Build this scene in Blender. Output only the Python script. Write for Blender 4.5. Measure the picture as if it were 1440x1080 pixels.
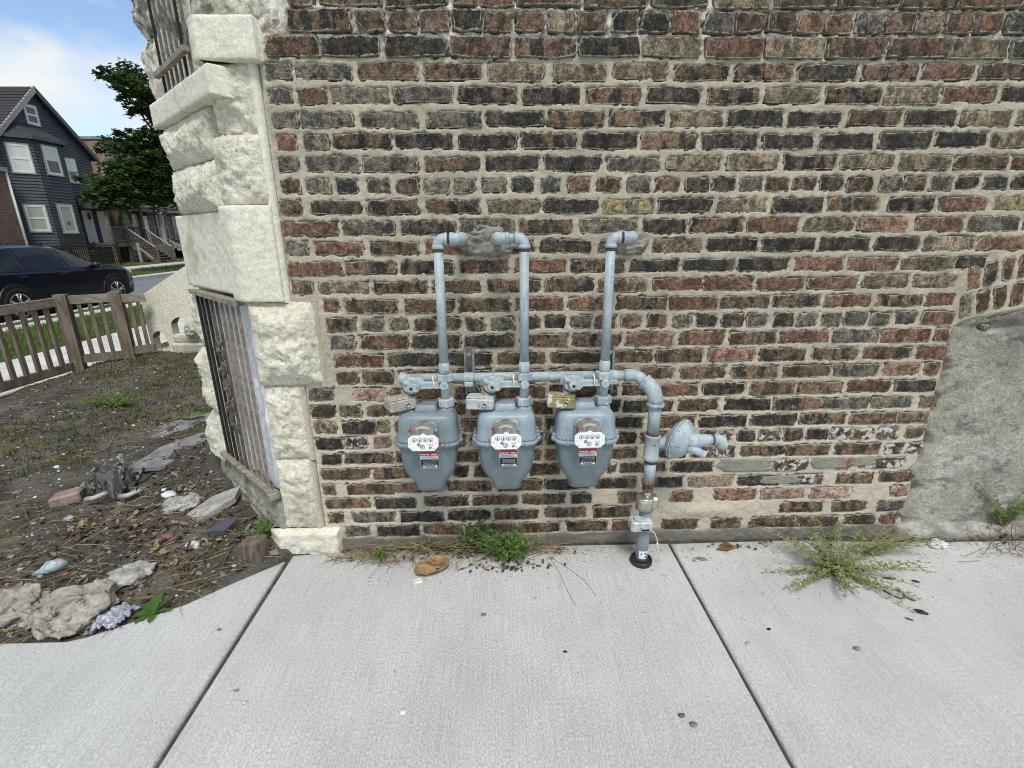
import bpy, math, random
import numpy as np
from mathutils import Vector, Matrix

for o in list(bpy.data.objects):
    bpy.data.objects.remove(o, do_unlink=True)
SC = bpy.context.scene
COL = SC.collection
rnd = random.Random(7)
R = math.radians
PI = math.pi

# ------------------------------------------------------------------ camera
PITCH, YAW, ROLL = R(17.406), R(1.606), R(-0.434)
cam_d = bpy.data.cameras.new('camera')
cam_d.sensor_fit = 'HORIZONTAL'
cam_d.sensor_width = 36.0
cam_d.lens = 16.957
cam_d.clip_start, cam_d.clip_end = 0.05, 3000.0
cam = bpy.data.objects.new('camera', cam_d)
COL.objects.link(cam)
_rt = Vector((math.cos(YAW), -math.sin(YAW), 0))
_fw = Vector((math.sin(YAW) * math.cos(PITCH), math.cos(YAW) * math.cos(PITCH), -math.sin(PITCH)))
_up = _rt.cross(_fw)
_r2 = math.cos(ROLL) * _rt + math.sin(ROLL) * _up
_u2 = -math.sin(ROLL) * _rt + math.cos(ROLL) * _up
_m = Matrix((_r2, _u2, -_fw)).transposed().to_4x4()
_m.translation = Vector((0, -1.93, 1.375))
cam.matrix_world = _m
SC.camera = cam

# ------------------------------------------------------------------ light
SUN_DIR = Vector((0.08, -0.50, 0.84)).normalized()        # towards the sun, behind thin cloud
sun_d = bpy.data.lights.new('sun', 'SUN')
sun_d.energy = 1.5
sun_d.angle = R(18)
sun_d.color = (1.0, 0.955, 0.86)
sun = bpy.data.objects.new('sun', sun_d)
COL.objects.link(sun)
sun.rotation_euler = SUN_DIR.to_track_quat('Z', 'Y').to_euler()
sun.location = (0, -5, 12)

world = bpy.data.worlds.new('World')
SC.world = world
world.use_nodes = True
wt = world.node_tree
wt.nodes.clear()
_o = wt.nodes.new('ShaderNodeOutputWorld')
_bg = wt.nodes.new('ShaderNodeBackground')
_sky = wt.nodes.new('ShaderNodeTexSky')
_sky.sky_type = 'NISHITA'
_sky.sun_disc = False
_sky.sun_elevation = math.asin(SUN_DIR.z)
_sky.sun_rotation = math.atan2(SUN_DIR.x, SUN_DIR.y)
_sky.air_density, _sky.dust_density, _sky.ozone_density = 1.0, 0.25, 1.5
_tc = wt.nodes.new('ShaderNodeTexCoord')
_mp = wt.nodes.new('ShaderNodeMapping')
_mp.inputs['Location'].default_value = (4.11, 1.33, 2.31)
_mp.inputs['Scale'].default_value = (1.0, 1.0, 1.7)
_nz = wt.nodes.new('ShaderNodeTexNoise')
_nz.inputs['Scale'].default_value = 2.6
_nz.inputs['Detail'].default_value = 7.0
_nz.inputs['Roughness'].default_value = 0.52
_rp = wt.nodes.new('ShaderNodeValToRGB')
_rp.color_ramp.elements[0].position = 0.44
_rp.color_ramp.elements[1].position = 0.58
_mx = wt.nodes.new('ShaderNodeMix')
_mx.data_type = 'RGBA'
_mx.inputs['B'].default_value = (6.2, 6.3, 6.2, 1)
_sc = wt.nodes.new('ShaderNodeMix')
_sc.data_type = 'RGBA'
_sc.blend_type = 'MULTIPLY'
_sc.inputs['Factor'].default_value = 1.0
_sc.inputs['B'].default_value = (1.25, 1.25, 1.25, 1)
L = wt.links.new
L(_tc.outputs['Generated'], _mp.inputs['Vector'])
L(_mp.outputs['Vector'], _nz.inputs['Vector'])
L(_nz.outputs['Fac'], _rp.inputs['Fac'])
L(_rp.outputs['Color'], _mx.inputs['Factor'])
L(_sky.outputs['Color'], _sc.inputs['A'])
L(_sc.outputs['Result'], _mx.inputs['A'])
L(_mx.outputs['Result'], _bg.inputs['Color'])
_bg.inputs['Strength'].default_value = 0.082
L(_bg.outputs['Background'], _o.inputs['Surface'])

SC.view_settings.view_transform = 'Standard'
SC.view_settings.look = 'None'
SC.view_settings.gamma = 1.0
SC.view_settings.exposure = 0.86
SC.render.filter_size = 1.0
SC.cycles.filter_width = 1.0
SC.view_settings.use_curve_mapping = False

# ------------------------------------------------------------------ noise (numpy)
def _hash(ix, iy, iz, seed):
    n = (ix * 374761393 + iy * 668265263 + iz * 2147483647 + seed * 1274126177) & 0xFFFFFFFF
    n = ((n ^ (n >> 13)) * 1274126177) & 0xFFFFFFFF
    n = n ^ (n >> 16)
    return (n & 0xFFFFFF) / float(0xFFFFFF)

def vnoise(x, y, z, seed=0):
    x, y, z = np.broadcast_arrays(np.asarray(x, float), np.asarray(y, float), np.asarray(z, float))
    ix, iy, iz = np.floor(x).astype(np.int64), np.floor(y).astype(np.int64), np.floor(z).astype(np.int64)
    fx, fy, fz = x - ix, y - iy, z - iz
    fx, fy, fz = (f * f * (3 - 2 * f) for f in (fx, fy, fz))
    r = 0
    for dx in (0, 1):
        for dy in (0, 1):
            for dz in (0, 1):
                w = (fx if dx else 1 - fx) * (fy if dy else 1 - fy) * (fz if dz else 1 - fz)
                r = r + w * _hash(ix + dx, iy + dy, iz + dz, seed)
    return r * 2 - 1

def fbm(x, y, z, seed=0, octv=4, gain=0.5):
    a, r, f = 1.0, 0, 1.0
    for i in range(octv):
        r = r + a * vnoise(np.asarray(x) * f, np.asarray(y) * f, np.asarray(z) * f, seed + i * 17)
        a *= gain
        f *= 2.03
    return r

def sstep(a, b, x):
    t = np.clip((x - a) / (b - a), 0, 1)
    return t * t * (3 - 2 * t)

# ------------------------------------------------------------------ mesh builder
WPOS = {}
ZMAP = None                                       # small height correction used while the meters are built

class MB:
    def __init__(s):
        s.v, s.f, s.mi, s.cur, s.sm = [], [], [], 0, []
        s.smooth = False
    def add(s, vs, fs, smooth=None):
        b = len(s.v)
        s.v.extend([tuple(map(float, p)) for p in vs])
        for f in fs:
            s.f.append(tuple(b + i for i in f))
            s.mi.append(s.cur)
            s.sm.append(s.smooth if smooth is None else smooth)
        return b
    def quad(s, a, b, c, d):
        s.add([a, b, c, d], [(0, 1, 2, 3)])
    def hexa(s, p):                       # 8 corners: bottom 4 ccw, top 4 ccw
        s.add(p, [(3, 2, 1, 0), (4, 5, 6, 7), (0, 1, 5, 4), (1, 2, 6, 5), (2, 3, 7, 6), (3, 0, 4, 7)])
    def box(s, a, b, bev=0.0, U=None, V=None, O=None):
        """axis box from a to b; optional frame O + x*U + y*V + z*Z"""
        x0, y0, z0 = a
        x1, y1, z1 = b
        if bev <= 0:
            p = [(x0, y0, z0), (x1, y0, z0), (x1, y1, z0), (x0, y1, z0), (x0, y0, z1), (x1, y0, z1), (x1, y1, z1), (x0, y1, z1)]
            fs = [(3, 2, 1, 0), (4, 5, 6, 7), (0, 1, 5, 4), (1, 2, 6, 5), (2, 3, 7, 6), (3, 0, 4, 7)]
        else:
            c = min(bev, abs(x1 - x0) * .45, abs(y1 - y0) * .45, abs(z1 - z0) * .45)
            p, idx = [], {}
            for sx in (0, 1):
                for sy in (0, 1):
                    for sz in (0, 1):
                        X, Y, Z = (x0, x1)[sx], (y0, y1)[sy], (z0, z1)[sz]
                        dx, dy, dz = (c, -c)[sx], (c, -c)[sy], (c, -c)[sz]
                        for k, q in enumerate(((X, Y + dy, Z + dz), (X + dx, Y, Z + dz), (X + dx, Y + dy, Z))):
                            idx[sx, sy, sz, k] = len(p)
                            p.append(q)
            I = idx
            fs = []
            for sx in (0, 1):
                q = [I[sx, 0, 0, 0], I[sx, 1, 0, 0], I[sx, 1, 1, 0], I[sx, 0, 1, 0]]
                fs.append(q if sx else q[::-1])
            for sy in (0, 1):
                q = [I[0, sy, 0, 1], I[1, sy, 0, 1], I[1, sy, 1, 1], I[0, sy, 1, 1]]
                fs.append(q[::-1] if sy else q)
            for sz in (0, 1):
                q = [I[0, 0, sz, 2], I[1, 0, sz, 2], I[1, 1, sz, 2], I[0, 1, sz, 2]]
                fs.append(q if sz else q[::-1])
            for sx in (0, 1):
                for sy in (0, 1):
                    q = [I[sx, sy, 0, 0], I[sx, sy, 1, 0], I[sx, sy, 1, 1], I[sx, sy, 0, 1]]
                    fs.append(q if sx == sy else q[::-1])
                for sz in (0, 1):
                    q = [I[sx, 0, sz, 0], I[sx, 0, sz, 2], I[sx, 1, sz, 2], I[sx, 1, sz, 0]]
                    fs.append(q if sx == sz else q[::-1])
            for sy in (0, 1):
                for sz in (0, 1):
                    q = [I[0, sy, sz, 1], I[1, sy, sz, 1], I[1, sy, sz, 2], I[0, sy, sz, 2]]
                    fs.append(q if sy == sz else q[::-1])
            for sx in (0, 1):
                for sy in (0, 1):
                    for sz in (0, 1):
                        q = [I[sx, sy, sz, 0], I[sx, sy, sz, 1], I[sx, sy, sz, 2]]
                        fs.append(q if (sx + sy + sz) % 2 else q[::-1])
        if U is not None:
            p = [tuple(Vector(O) + Vector(U) * q[0] + Vector(V) * q[1] + Vector((0, 0, 1)) * q[2]) for q in p]
        s.add(p, fs)
    def tube(s, pts, r, n=10, cap=True, smooth=True):
        pts = [Vector(p) for p in pts]
        rs = r if isinstance(r, (list, tuple)) else [r] * len(pts)
        vs, fs = [], []
        ref = None
        for i, p in enumerate(pts):
            t = (pts[min(i + 1, len(pts) - 1)] - pts[max(i - 1, 0)])
            t = t.normalized() if t.length > 1e-9 else Vector((0, 0, 1))
            if ref is None:
                ref = Vector((0, 0, 1)) if abs(t.z) < .9 else Vector((1, 0, 0))
            u = (ref - t * ref.dot(t))
            u = u.normalized() if u.length > 1e-6 else t.orthogonal().normalized()
            w = t.cross(u)
            ref = u
            for k in range(n):
                a = 2 * PI * k / n
                vs.append(p + (u * math.cos(a) + w * math.sin(a)) * rs[i])
        for i in range(len(pts) - 1):
            for k in range(n):
                k2 = (k + 1) % n
                fs.append((i * n + k, i * n + k2, (i + 1) * n + k2, (i + 1) * n + k))
        b = s.add(vs, fs, smooth)
        if cap:
            s.f += [tuple(b + k for k in range(n))[::-1], tuple(b + (len(pts) - 1) * n + k for k in range(n))]
            s.mi += [s.cur] * 2
            s.sm += [False] * 2
    def cyl(s, a, b, r, n=14, r2=None, smooth=True):
        s.tube([a, b], [r, r if r2 is None else r2], n, True, smooth)
    def rod(s, prof, a, d, n=20, smooth=True):
        """turned shape: prof = [(t, r)] along axis d from point a"""
        a, d = Vector(a), Vector(d).normalized()
        u = d.orthogonal().normalized()
        w = d.cross(u)
        vs, fs = [], []
        for (t, r) in prof:
            for k in range(n):
                an = 2 * PI * k / n
                vs.append(a + d * t + (u * math.cos(an) + w * math.sin(an)) * r)
        for i in range(len(prof) - 1):
            for k in range(n):
                k2 = (k + 1) % n
                fs.append((i * n + k, i * n + k2, (i + 1) * n + k2, (i + 1) * n + k))
        b = s.add(vs, fs, smooth)
        s.f += [tuple(b + k for k in range(n))[::-1], tuple(b + (len(prof) - 1) * n + k for k in range(n))]
        s.mi += [s.cur] * 2
        s.sm += [False] * 2
    def prism(s, poly, z0, z1):
        n = len(poly)
        vs = [(x, y, z0) for x, y in poly] + [(x, y, z1) for x, y in poly]
        fs = [tuple(range(n))[::-1], tuple(range(n, 2 * n))] + [(i, (i + 1) % n, n + (i + 1) % n, n + i) for i in range(n)]
        s.add(vs, fs)
    def loft(s, rings, cap=True, smooth=True, closed=True):
        n = len(rings[0])
        vs = [p for r in rings for p in r]
        fs = []
        for i in range(len(rings) - 1):
            for k in range(n if closed else n - 1):
                k2 = (k + 1) % n
                fs.append((i * n + k, i * n + k2, (i + 1) * n + k2, (i + 1) * n + k))
        b = s.add(vs, fs, smooth)
        if cap:
            s.f += [tuple(b + k for k in range(n))[::-1], tuple(b + (len(rings) - 1) * n + k for k in range(n))]
            s.mi += [s.cur] * 2
            s.sm += [False] * 2
    def ball(s, c, r, sub=1, jit=0.0, sq=(1, 1, 1), seed=0):
        t = (1 + 5 ** .5) / 2
        V = [(-1, t, 0), (1, t, 0), (-1, -t, 0), (1, -t, 0), (0, -1, t), (0, 1, t), (0, -1, -t), (0, 1, -t), (t, 0, -1), (t, 0, 1), (-t, 0, -1), (-t, 0, 1)]
        F = [(0, 11, 5), (0, 5, 1), (0, 1, 7), (0, 7, 10), (0, 10, 11), (1, 5, 9), (5, 11, 4), (11, 10, 2), (10, 7, 6), (7, 1, 8), (3, 9, 4), (3, 4, 2), (3, 2, 6), (3, 6, 8), (3, 8, 9), (4, 9, 5), (2, 4, 11), (6, 2, 10), (8, 6, 7), (9, 8, 1)]
        V = [Vector(v).normalized() for v in V]
        for _ in range(sub):
            mid, nf = {}, []
            def m(a, b):
                k = (min(a, b), max(a, b))
                if k not in mid:
                    mid[k] = len(V)
                    V.append((V[a] + V[b]).normalized())
                return mid[k]
            for a, b, c_ in F:
                ab, bc, ca = m(a, b), m(b, c_), m(c_, a)
                nf += [(a, ab, ca), (b, bc, ab), (c_, ca, bc), (ab, bc, ca)]
            F = nf
        A = np.array([tuple(v) for v in V])
        if jit:
            k = 1 + jit * fbm(A[:, 0] * 1.7 + seed * 3.1, A[:, 1] * 1.7, A[:, 2] * 1.7, seed, 3, .55)
            A = A * k[:, None]
        A = A * np.array(sq) * r + np.array(c)
        s.add(A.tolist(), F)
    def build(s, name, mat, parent=None, smooth=None, attrs=None):
        """one mesh object; its origin sits at the middle of its own box"""
        if not s.v:
            return None
        A = np.array(s.v)
        if ZMAP is not None:
            A[:, 2] = A[:, 2] + np.interp(A[:, 2], *ZMAP)
        o0 = (A.min(0) + A.max(0)) / 2
        me = bpy.data.meshes.new(name)
        me.from_pydata((A - o0).tolist(), [], s.f)
        for m in (mat if isinstance(mat, (list, tuple)) else [mat]):
            me.materials.append(m)
        if len(me.materials) > 1:
            me.polygons.foreach_set('material_index', s.mi)
        me.polygons.foreach_set('use_smooth', [bool(smooth)] * len(s.f) if smooth is not None else s.sm)
        if attrs:
            for k, vals in attrs.items():
                at = me.attributes.new(k, 'FLOAT', 'POINT')
                at.data.foreach_set('value', vals)
        me.update()
        ob = bpy.data.objects.new(name, me)
        COL.objects.link(ob)
        put(ob, Vector(o0), parent)
        return ob

def put(ob, wpos, parent=None):
    WPOS[ob] = Vector(wpos)
    if parent is not None:
        ob.parent = parent
        ob.location = Vector(wpos) - WPOS[parent]
    else:
        ob.location = wpos

def grid_mesh(name, X, Y, Z, mat, parent=None, smooth=True, keep=None, attrs=None):
    """X, Y, Z arrays [n, m]; keep = face mask [n-1, m-1]"""
    n, m = X.shape
    co = np.stack([X, Y, Z], -1).reshape(-1, 3)
    idx = np.arange(n * m).reshape(n, m)
    q = np.stack([idx[:-1, :-1], idx[:-1, 1:], idx[1:, 1:], idx[1:, :-1]], -1)
    q = q.reshape(-1, 4) if keep is None else q[keep]
    o0 = (co.min(0) + co.max(0)) / 2
    co = co - o0
    me = bpy.data.meshes.new(name)
    me.vertices.add(len(co))
    me.vertices.foreach_set('co', co.ravel())
    me.loops.add(q.size)
    me.loops.foreach_set('vertex_index', q.ravel().astype(np.int32))
    me.polygons.add(len(q))
    me.polygons.foreach_set('loop_start', (np.arange(len(q)) * 4).astype(np.int32))
    me.polygons.foreach_set('use_smooth', [smooth] * len(q))
    me.update(calc_edges=True)
    me.validate()
    me.materials.append(mat)
    if attrs:
        for k, vals in attrs.items():
            at = me.attributes.new(k, 'FLOAT', 'POINT')
            at.data.foreach_set('value', np.asarray(vals, np.float32).ravel())
    ob = bpy.data.objects.new(name, me)
    COL.objects.link(ob)
    put(ob, Vector(o0), parent)
    return ob

def tag(o, label=None, cat=None, group=None, kind=None):
    for k, v in (('label', label), ('category', cat), ('group', group), ('kind', kind)):
        if v:
            o[k] = v
    return o

def thing(name, loc, label, cat, group=None, kind=None):
    o = bpy.data.objects.new(name, None)
    o.empty_display_size = 0.1
    COL.objects.link(o)
    put(o, Vector(loc))
    return tag(o, label, cat, group, kind)

def copy_tree(o, parent=None, shift=(0, 0, 0)):
    c = o.copy()
    COL.objects.link(c)
    WPOS[c] = WPOS[o] + Vector(shift)
    if parent is not None:
        c.parent = parent
    else:
        c.location = o.location + Vector(shift)
    for ch in [x for x in WPOS if x.parent is o]:
        copy_tree(ch, c, shift)
    return c

# ------------------------------------------------------------------ materials
class NT:
    def __init__(s, name):
        s.m = bpy.data.materials.new(name)
        s.m.use_nodes = True
        s.t = s.m.node_tree
        s.b = s.t.nodes['Principled BSDF']
    def n(s, typ, **kw):
        nd = s.t.nodes.new('ShaderNode' + typ)
        for k, v in kw.items():
            if hasattr(nd, k):
                setattr(nd, k, v)
            else:
                s.set(nd, k.replace('_', ' '), v)
        return nd
    def set(s, nd, inp, v):
        i = nd.inputs[inp]
        if isinstance(v, bpy.types.NodeSocket):
            s.t.links.new(v, i)
        elif isinstance(v, (tuple, list)) and len(v) == 3 and i.type == 'RGBA':
            i.default_value = (*v, 1)
        else:
            i.default_value = v
    def noise(s, vec, scale, detail=4, rough=.55, dist=0):
        nd = s.n('TexNoise', Scale=scale, Detail=detail, Roughness=rough, Distortion=dist)
        s.set(nd, 'Vector', vec)
        return nd.outputs['Fac']
    def mapv(s, vec, scale=(1, 1, 1), loc=(0, 0, 0), rot=(0, 0, 0)):
        nd = s.n('Mapping', Scale=scale, Location=loc, Rotation=rot)
        s.set(nd, 'Vector', vec)
        return nd.outputs['Vector']
    def ramp(s, fac, a, b, lo=0., hi=1.):
        nd = s.n('MapRange')
        nd.interpolation_type = 'SMOOTHSTEP'
        s.set(nd, 'Value', fac)
        for k, v in (('From Min', a), ('From Max', b), ('To Min', lo), ('To Max', hi)):
            s.set(nd, k, v)
        return nd.outputs['Result']
    def mix(s, fac, a, b, mode='MIX'):
        nd = s.n('Mix', data_type='RGBA', blend_type=mode)
        for i, v in (('Factor', fac), ('A', a), ('B', b)):
            sock = [x for x in nd.inputs if x.name == i and x.enabled][0]
            if isinstance(v, bpy.types.NodeSocket):
                s.t.links.new(v, sock)
            elif isinstance(v, (tuple, list)):
                sock.default_value = (*v[:3], 1)
            else:
                sock.default_value = v
        return [x for x in nd.outputs if x.enabled][0]
    def math(s, op, a, b=0., c=0., clamp=False):
        nd = s.n('Math', operation=op, use_clamp=clamp)
        for i, v in enumerate((a, b, c)):
            if isinstance(v, bpy.types.NodeSocket):
                s.t.links.new(v, nd.inputs[i])
            else:
                nd.inputs[i].default_value = v
        return nd.outputs[0]
    def scale_col(s, col, val):
        """colour times a scalar socket"""
        nd = s.n('VectorMath', operation='SCALE')
        if isinstance(col, bpy.types.NodeSocket):
            s.t.links.new(col, nd.inputs[0])
        else:
            nd.inputs[0].default_value = col[:3]
        s.set(nd, 'Scale', val)
        return nd.outputs[0]
    def obj(s):
        return s.n('TexCoord').outputs['Object']
    def pos(s):
        return s.n('NewGeometry').outputs['Position']
    def bump(s, h, strength=.5, dist=.004, prev=None):
        nd = s.n('Bump', Strength=strength, Distance=dist)
        s.set(nd, 'Height', h)
        if prev is not None:
            s.set(nd, 'Normal', prev)
        return nd.outputs['Normal']
    def out(s, col, rough=.8, normal=None, metal=0., spec=.35):
        s.set(s.b, 'Base Color', col)
        s.set(s.b, 'Roughness', rough)
        s.set(s.b, 'Metallic', metal)
        s.set(s.b, 'Specular IOR Level', spec)
        if normal is not None:
            s.set(s.b, 'Normal', normal)
        return s.m

def surf(name, c1, c2, scale=8, rough=.8, bump=.4, bscale=80, bdist=.003, spots=None, sthr=.62, sscale=14, metal=0., spec=.3, stretch=(1, 1, 1), grain=.25, world=False, soft=.1):
    n = NT(name)
    v = n.mapv(n.pos() if world else n.obj(), stretch)
    col = n.mix(n.ramp(n.noise(v, scale, 5), .36, .64), c1, c2)
    g = n.noise(v, bscale, 4, .65)
    col = n.scale_col(col, n.ramp(g, .25, .75, 1 - grain, 1 + grain))
    if spots:
        for i, (sc, th) in enumerate(zip(spots, sthr if isinstance(sthr, (list, tuple)) else [sthr] * len(spots))):
            col = n.mix(n.ramp(n.noise(n.mapv(v, loc=(3.3 * i + 1, 7.1, 2.2)), sscale, 6, .65), th, th + soft), col, sc)
    return n.out(col, rough, n.bump(g, bump, bdist), metal, spec)

def plain(name, c, rough=.6, metal=0., spec=.4, coat=0.):
    n = NT(name)
    m = n.out(c, rough, None, metal, spec)
    if coat:
        n.set(n.b, 'Coat Weight', coat)
        n.set(n.b, 'Coat Roughness', .05)
    return m

# ------------------------------------------------------------------ brick and mortar
MORTAR = (.475, .424, .322)

def brick_mat(name, A, B, band=.5, speck=.25, grain=.55, island=False, Bsoft=.045, smear=1.0, paint=0.):
    n = NT(name)
    P = n.pos()
    r = n.n('NewGeometry').outputs['Random Per Island'] if island else n.n('ObjectInfo').outputs['Random']
    off = n.n('CombineXYZ')
    for k, f in zip('XYZ', (17., 9., 31.)):
        n.set(off, k, n.math('MULTIPLY', r, f))
    add = n.n('VectorMath', operation='ADD')
    n.set(add, 0, P)
    n.set(add, 1, off.outputs[0])
    V = add.outputs[0]
    b = n.noise(n.mapv(V, (1, 1, .28)), 24, 4, .55)
    bl = n.noise(V, 34, 5, .6)
    b = n.math('ADD', n.math('MULTIPLY', b, .6), n.math('MULTIPLY', bl, .4))
    col = n.mix(n.ramp(b, band - Bsoft, band + Bsoft), A, B)
    c2 = n.noise(V, 62, 6, .68)
    col = n.scale_col(col, n.ramp(c2, .28, .74, .42, 1.75))
    c3 = n.noise(V, 170, 5, .75)
    col = n.scale_col(col, n.ramp(c3, .32, .68, 1 - grain, 1 + grain))
    col = n.scale_col(col, n.math('MULTIPLY_ADD', r, .55, .75))
    # soot left in blotches, lime bloom, scuffs and scratches
    so = n.noise(n.mapv(V, loc=(3, 8, 1)), 20, 6, .7)
    col = n.mix(n.ramp(so, .54, .62, 0, .72), col, (.028, .025, .022))
    hz = n.noise(n.mapv(V, loc=(9, 2, 6)), 27, 5, .65)
    sp = n.noise(V, 140, 6, .8)
    blm = n.math('MULTIPLY', n.ramp(hz, .42, .62), n.ramp(sp, .46, .60))
    col = n.mix(n.math('MULTIPLY', blm, speck), col, (.37, .34, .275))
    scr = n.noise(n.mapv(V, (1, 1, 1), rot=(0, .8, 0)), 30, 3, .5, 1.2)
    scr = n.math('ABSOLUTE', n.math('SUBTRACT', scr, .5))
    col = n.mix(n.math('MULTIPLY', n.ramp(scr, .014, .003), n.ramp(hz, .47, .60, 0, min(1, speck * 1.5))), col, (.40, .36, .31))
    if paint:
        col = n.mix(n.math('MULTIPLY', n.ramp(n.noise(V, 38, 5, .6), .50, .58), paint), col, (.66, .64, .61))
    # mortar dragged over the arrises
    e = n.n('Attribute', attribute_name='edge').outputs['Fac']
    e = n.math('ADD', e, n.math('MULTIPLY', n.math('SUBTRACT', n.noise(V, 42, 6, .66), .5), 1.9))
    e = n.math('ADD', e, n.math('MULTIPLY', n.math('SUBTRACT', c3, .5), .7))
    col = n.mix(n.math('MULTIPLY', n.math('MULTIPLY', n.ramp(e, .70, .82), n.ramp(c2, .42, .56)), .55), col, (.50, .475, .40))
    col = n.mix(n.math('MULTIPLY', n.ramp(e, .90, 1.0), smear), col, n.mix(c2, (.33, .305, .24), MORTAR))
    nb = n.bump(c3, .8, .004)
    nb = n.bump(c2, 1.0, .008, nb)
    # rain-spattered strip low on the wall keeps a damp gloss
    z = n.n('SeparateXYZ')
    n.set(z, 0, P)
    return n.out(col, .86, nb, 0, .3)

BRICK = {}
def brick_set(island):
    s = '_mass' if island else ''
    return {
        'k': brick_mat('brick_black' + s, (.027, .0235, .0205), (.085, .060, .043), .53, .26, island=island),
        'g': brick_mat('brick_charcoal' + s, (.060, .052, .043), (.152, .128, .098), .50, .58, island=island),
        'b': brick_mat('brick_brown' + s, (.054, .036, .0255), (.155, .099, .062), .49, .24, island=island),
        'r': brick_mat('brick_red' + s, (.094, .050, .032), (.182, .102, .065), .49, .22, island=island),
        'o': brick_mat('brick_salmon' + s, (.235, .130, .084), (.120, .070, .048), .52, .28, island=island),
        't': brick_mat('brick_buff' + s, (.110, .082, .054), (.240, .185, .120), .50, .30, island=island),
        'y': brick_mat('brick_yellow' + s, (.25, .195, .095), (.10, .088, .065), .53, .4, island=island),
        'm': brick_mat('brick_banded' + s, (.026, .023, .021), (.155, .098, .062), .49, .26, Bsoft=.026, island=island),
        'w': brick_mat('brick_spattered' + s, (.045, .030, .026), (.11, .074, .056), .50, .4, island=island, paint=.85),
        's': brick_mat('brick_spalled' + s, (.25, .14, .105), (.36, .25, .19), .50, .4, island=island, smear=1.0),
    }
BRICK = brick_set(False)
BRICKM = brick_set(True)

def mortar_mat():
    n = NT('mortar')
    P = n.pos()
    z = n.n('SeparateXYZ')
    n.set(z, 0, P)
    z = z.outputs['Z']
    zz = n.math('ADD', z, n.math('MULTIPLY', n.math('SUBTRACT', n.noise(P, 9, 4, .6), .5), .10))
    col = n.mix(n.ramp(n.noise(P, 5.5, 6, .6), .34, .66), (.365, .325, .245), (.475, .424, .322))
    # older lime mortar above the repointed field, warmer below the meters
    col = n.mix(n.ramp(zz, 1.965, 1.985), col, n.mix(n.ramp(n.noise(P, 22, 5, .65), .42, .58), (.34, .30, .235), (.66, .62, .55)))
    col = n.mix(n.ramp(zz, .85, .60, 0, .75), col, (.54, .475, .375))
    col = n.mix(n.ramp(n.noise(P, 17, 5, .65), .60, .72, 0, .55), col, (.20, .19, .165))
    col = n.mix(n.ramp(n.noise(n.mapv(P, loc=(4, 0, 3)), 30, 6, .7), .57, .66, 0, .6), col, (.56, .545, .48))
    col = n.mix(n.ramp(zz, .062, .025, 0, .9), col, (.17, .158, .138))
    g = n.noise(P, 170, 5, .7)
    col = n.scale_col(col, n.ramp(g, .25, .75, .74, 1.22))
    g2 = n.noise(P, 45, 5, .6)
    nb = n.bump(g2, .5, .006, n.bump(g, .5, .002))
    return n.out(col, .93, nb, 0, .2)
M_MORTAR = mortar_mat()
M_PATCH = surf('smooth_mortar_patch', (.20, .20, .165), (.27, .26, .21), 9, .9, .3, 120, .002, [(.40, .37, .31)], .62)
M_PATCH2 = surf('grey_mortar_patch', (.20, .19, .165), (.30, .285, .245), 14, .92, .8, 60, .006, [(.42, .40, .36)], .62)
def infill_mat():
    n = NT('cement_render')
    P = n.pos()
    z = n.n('SeparateXYZ')
    n.set(z, 0, P)
    col = n.mix(n.ramp(n.noise(P, 4.2, 7, .65), .34, .66), (.34, .315, .265), (.56, .525, .45))
    col = n.mix(n.ramp(n.noise(n.mapv(P, (1, 1, 1.8), loc=(3, 1, 2)), 7, 6, .7), .52, .66, 0, .7), col, (.115, .113, .103))
    col = n.mix(n.ramp(n.noise(n.mapv(P, loc=(8, 1, 2)), 5.5, 6, .7), .55, .70, 0, .7), col, (.50, .49, .46))
    zz = n.math('ADD', z.outputs['Z'], n.math('MULTIPLY', n.math('SUBTRACT', n.noise(P, 7, 6, .65), .5), .45))
    col = n.mix(n.ramp(zz, .86, 1.06, 0, .7), col, (.125, .120, .105))
    xx = n.math('ADD', z.outputs['X'], n.math('MULTIPLY', n.math('SUBTRACT', n.noise(n.mapv(P, loc=(2, 4, 4)), 9, 6, .7), .5), .22))
    col = n.mix(n.ramp(xx, 2.00, 1.90, 0, .8), col, (.42, .395, .32))
    g = n.noise(P, 85, 6, .8)
    col = n.scale_col(col, n.ramp(g, .32, .68, .68, 1.30))
    g2 = n.noise(P, 32, 6, .68)
    return n.out(col, .93, n.bump(g2, 1.0, .02, n.bump(g, 1.0, .007)), 0, .2)
M_INFILL = infill_mat()
M_LEDGE = surf('ledge_cement', (.17, .165, .15), (.40, .385, .35), 6, .9, .5, 70, .004, [(.06, .06, .055)], .55, 10)

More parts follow.
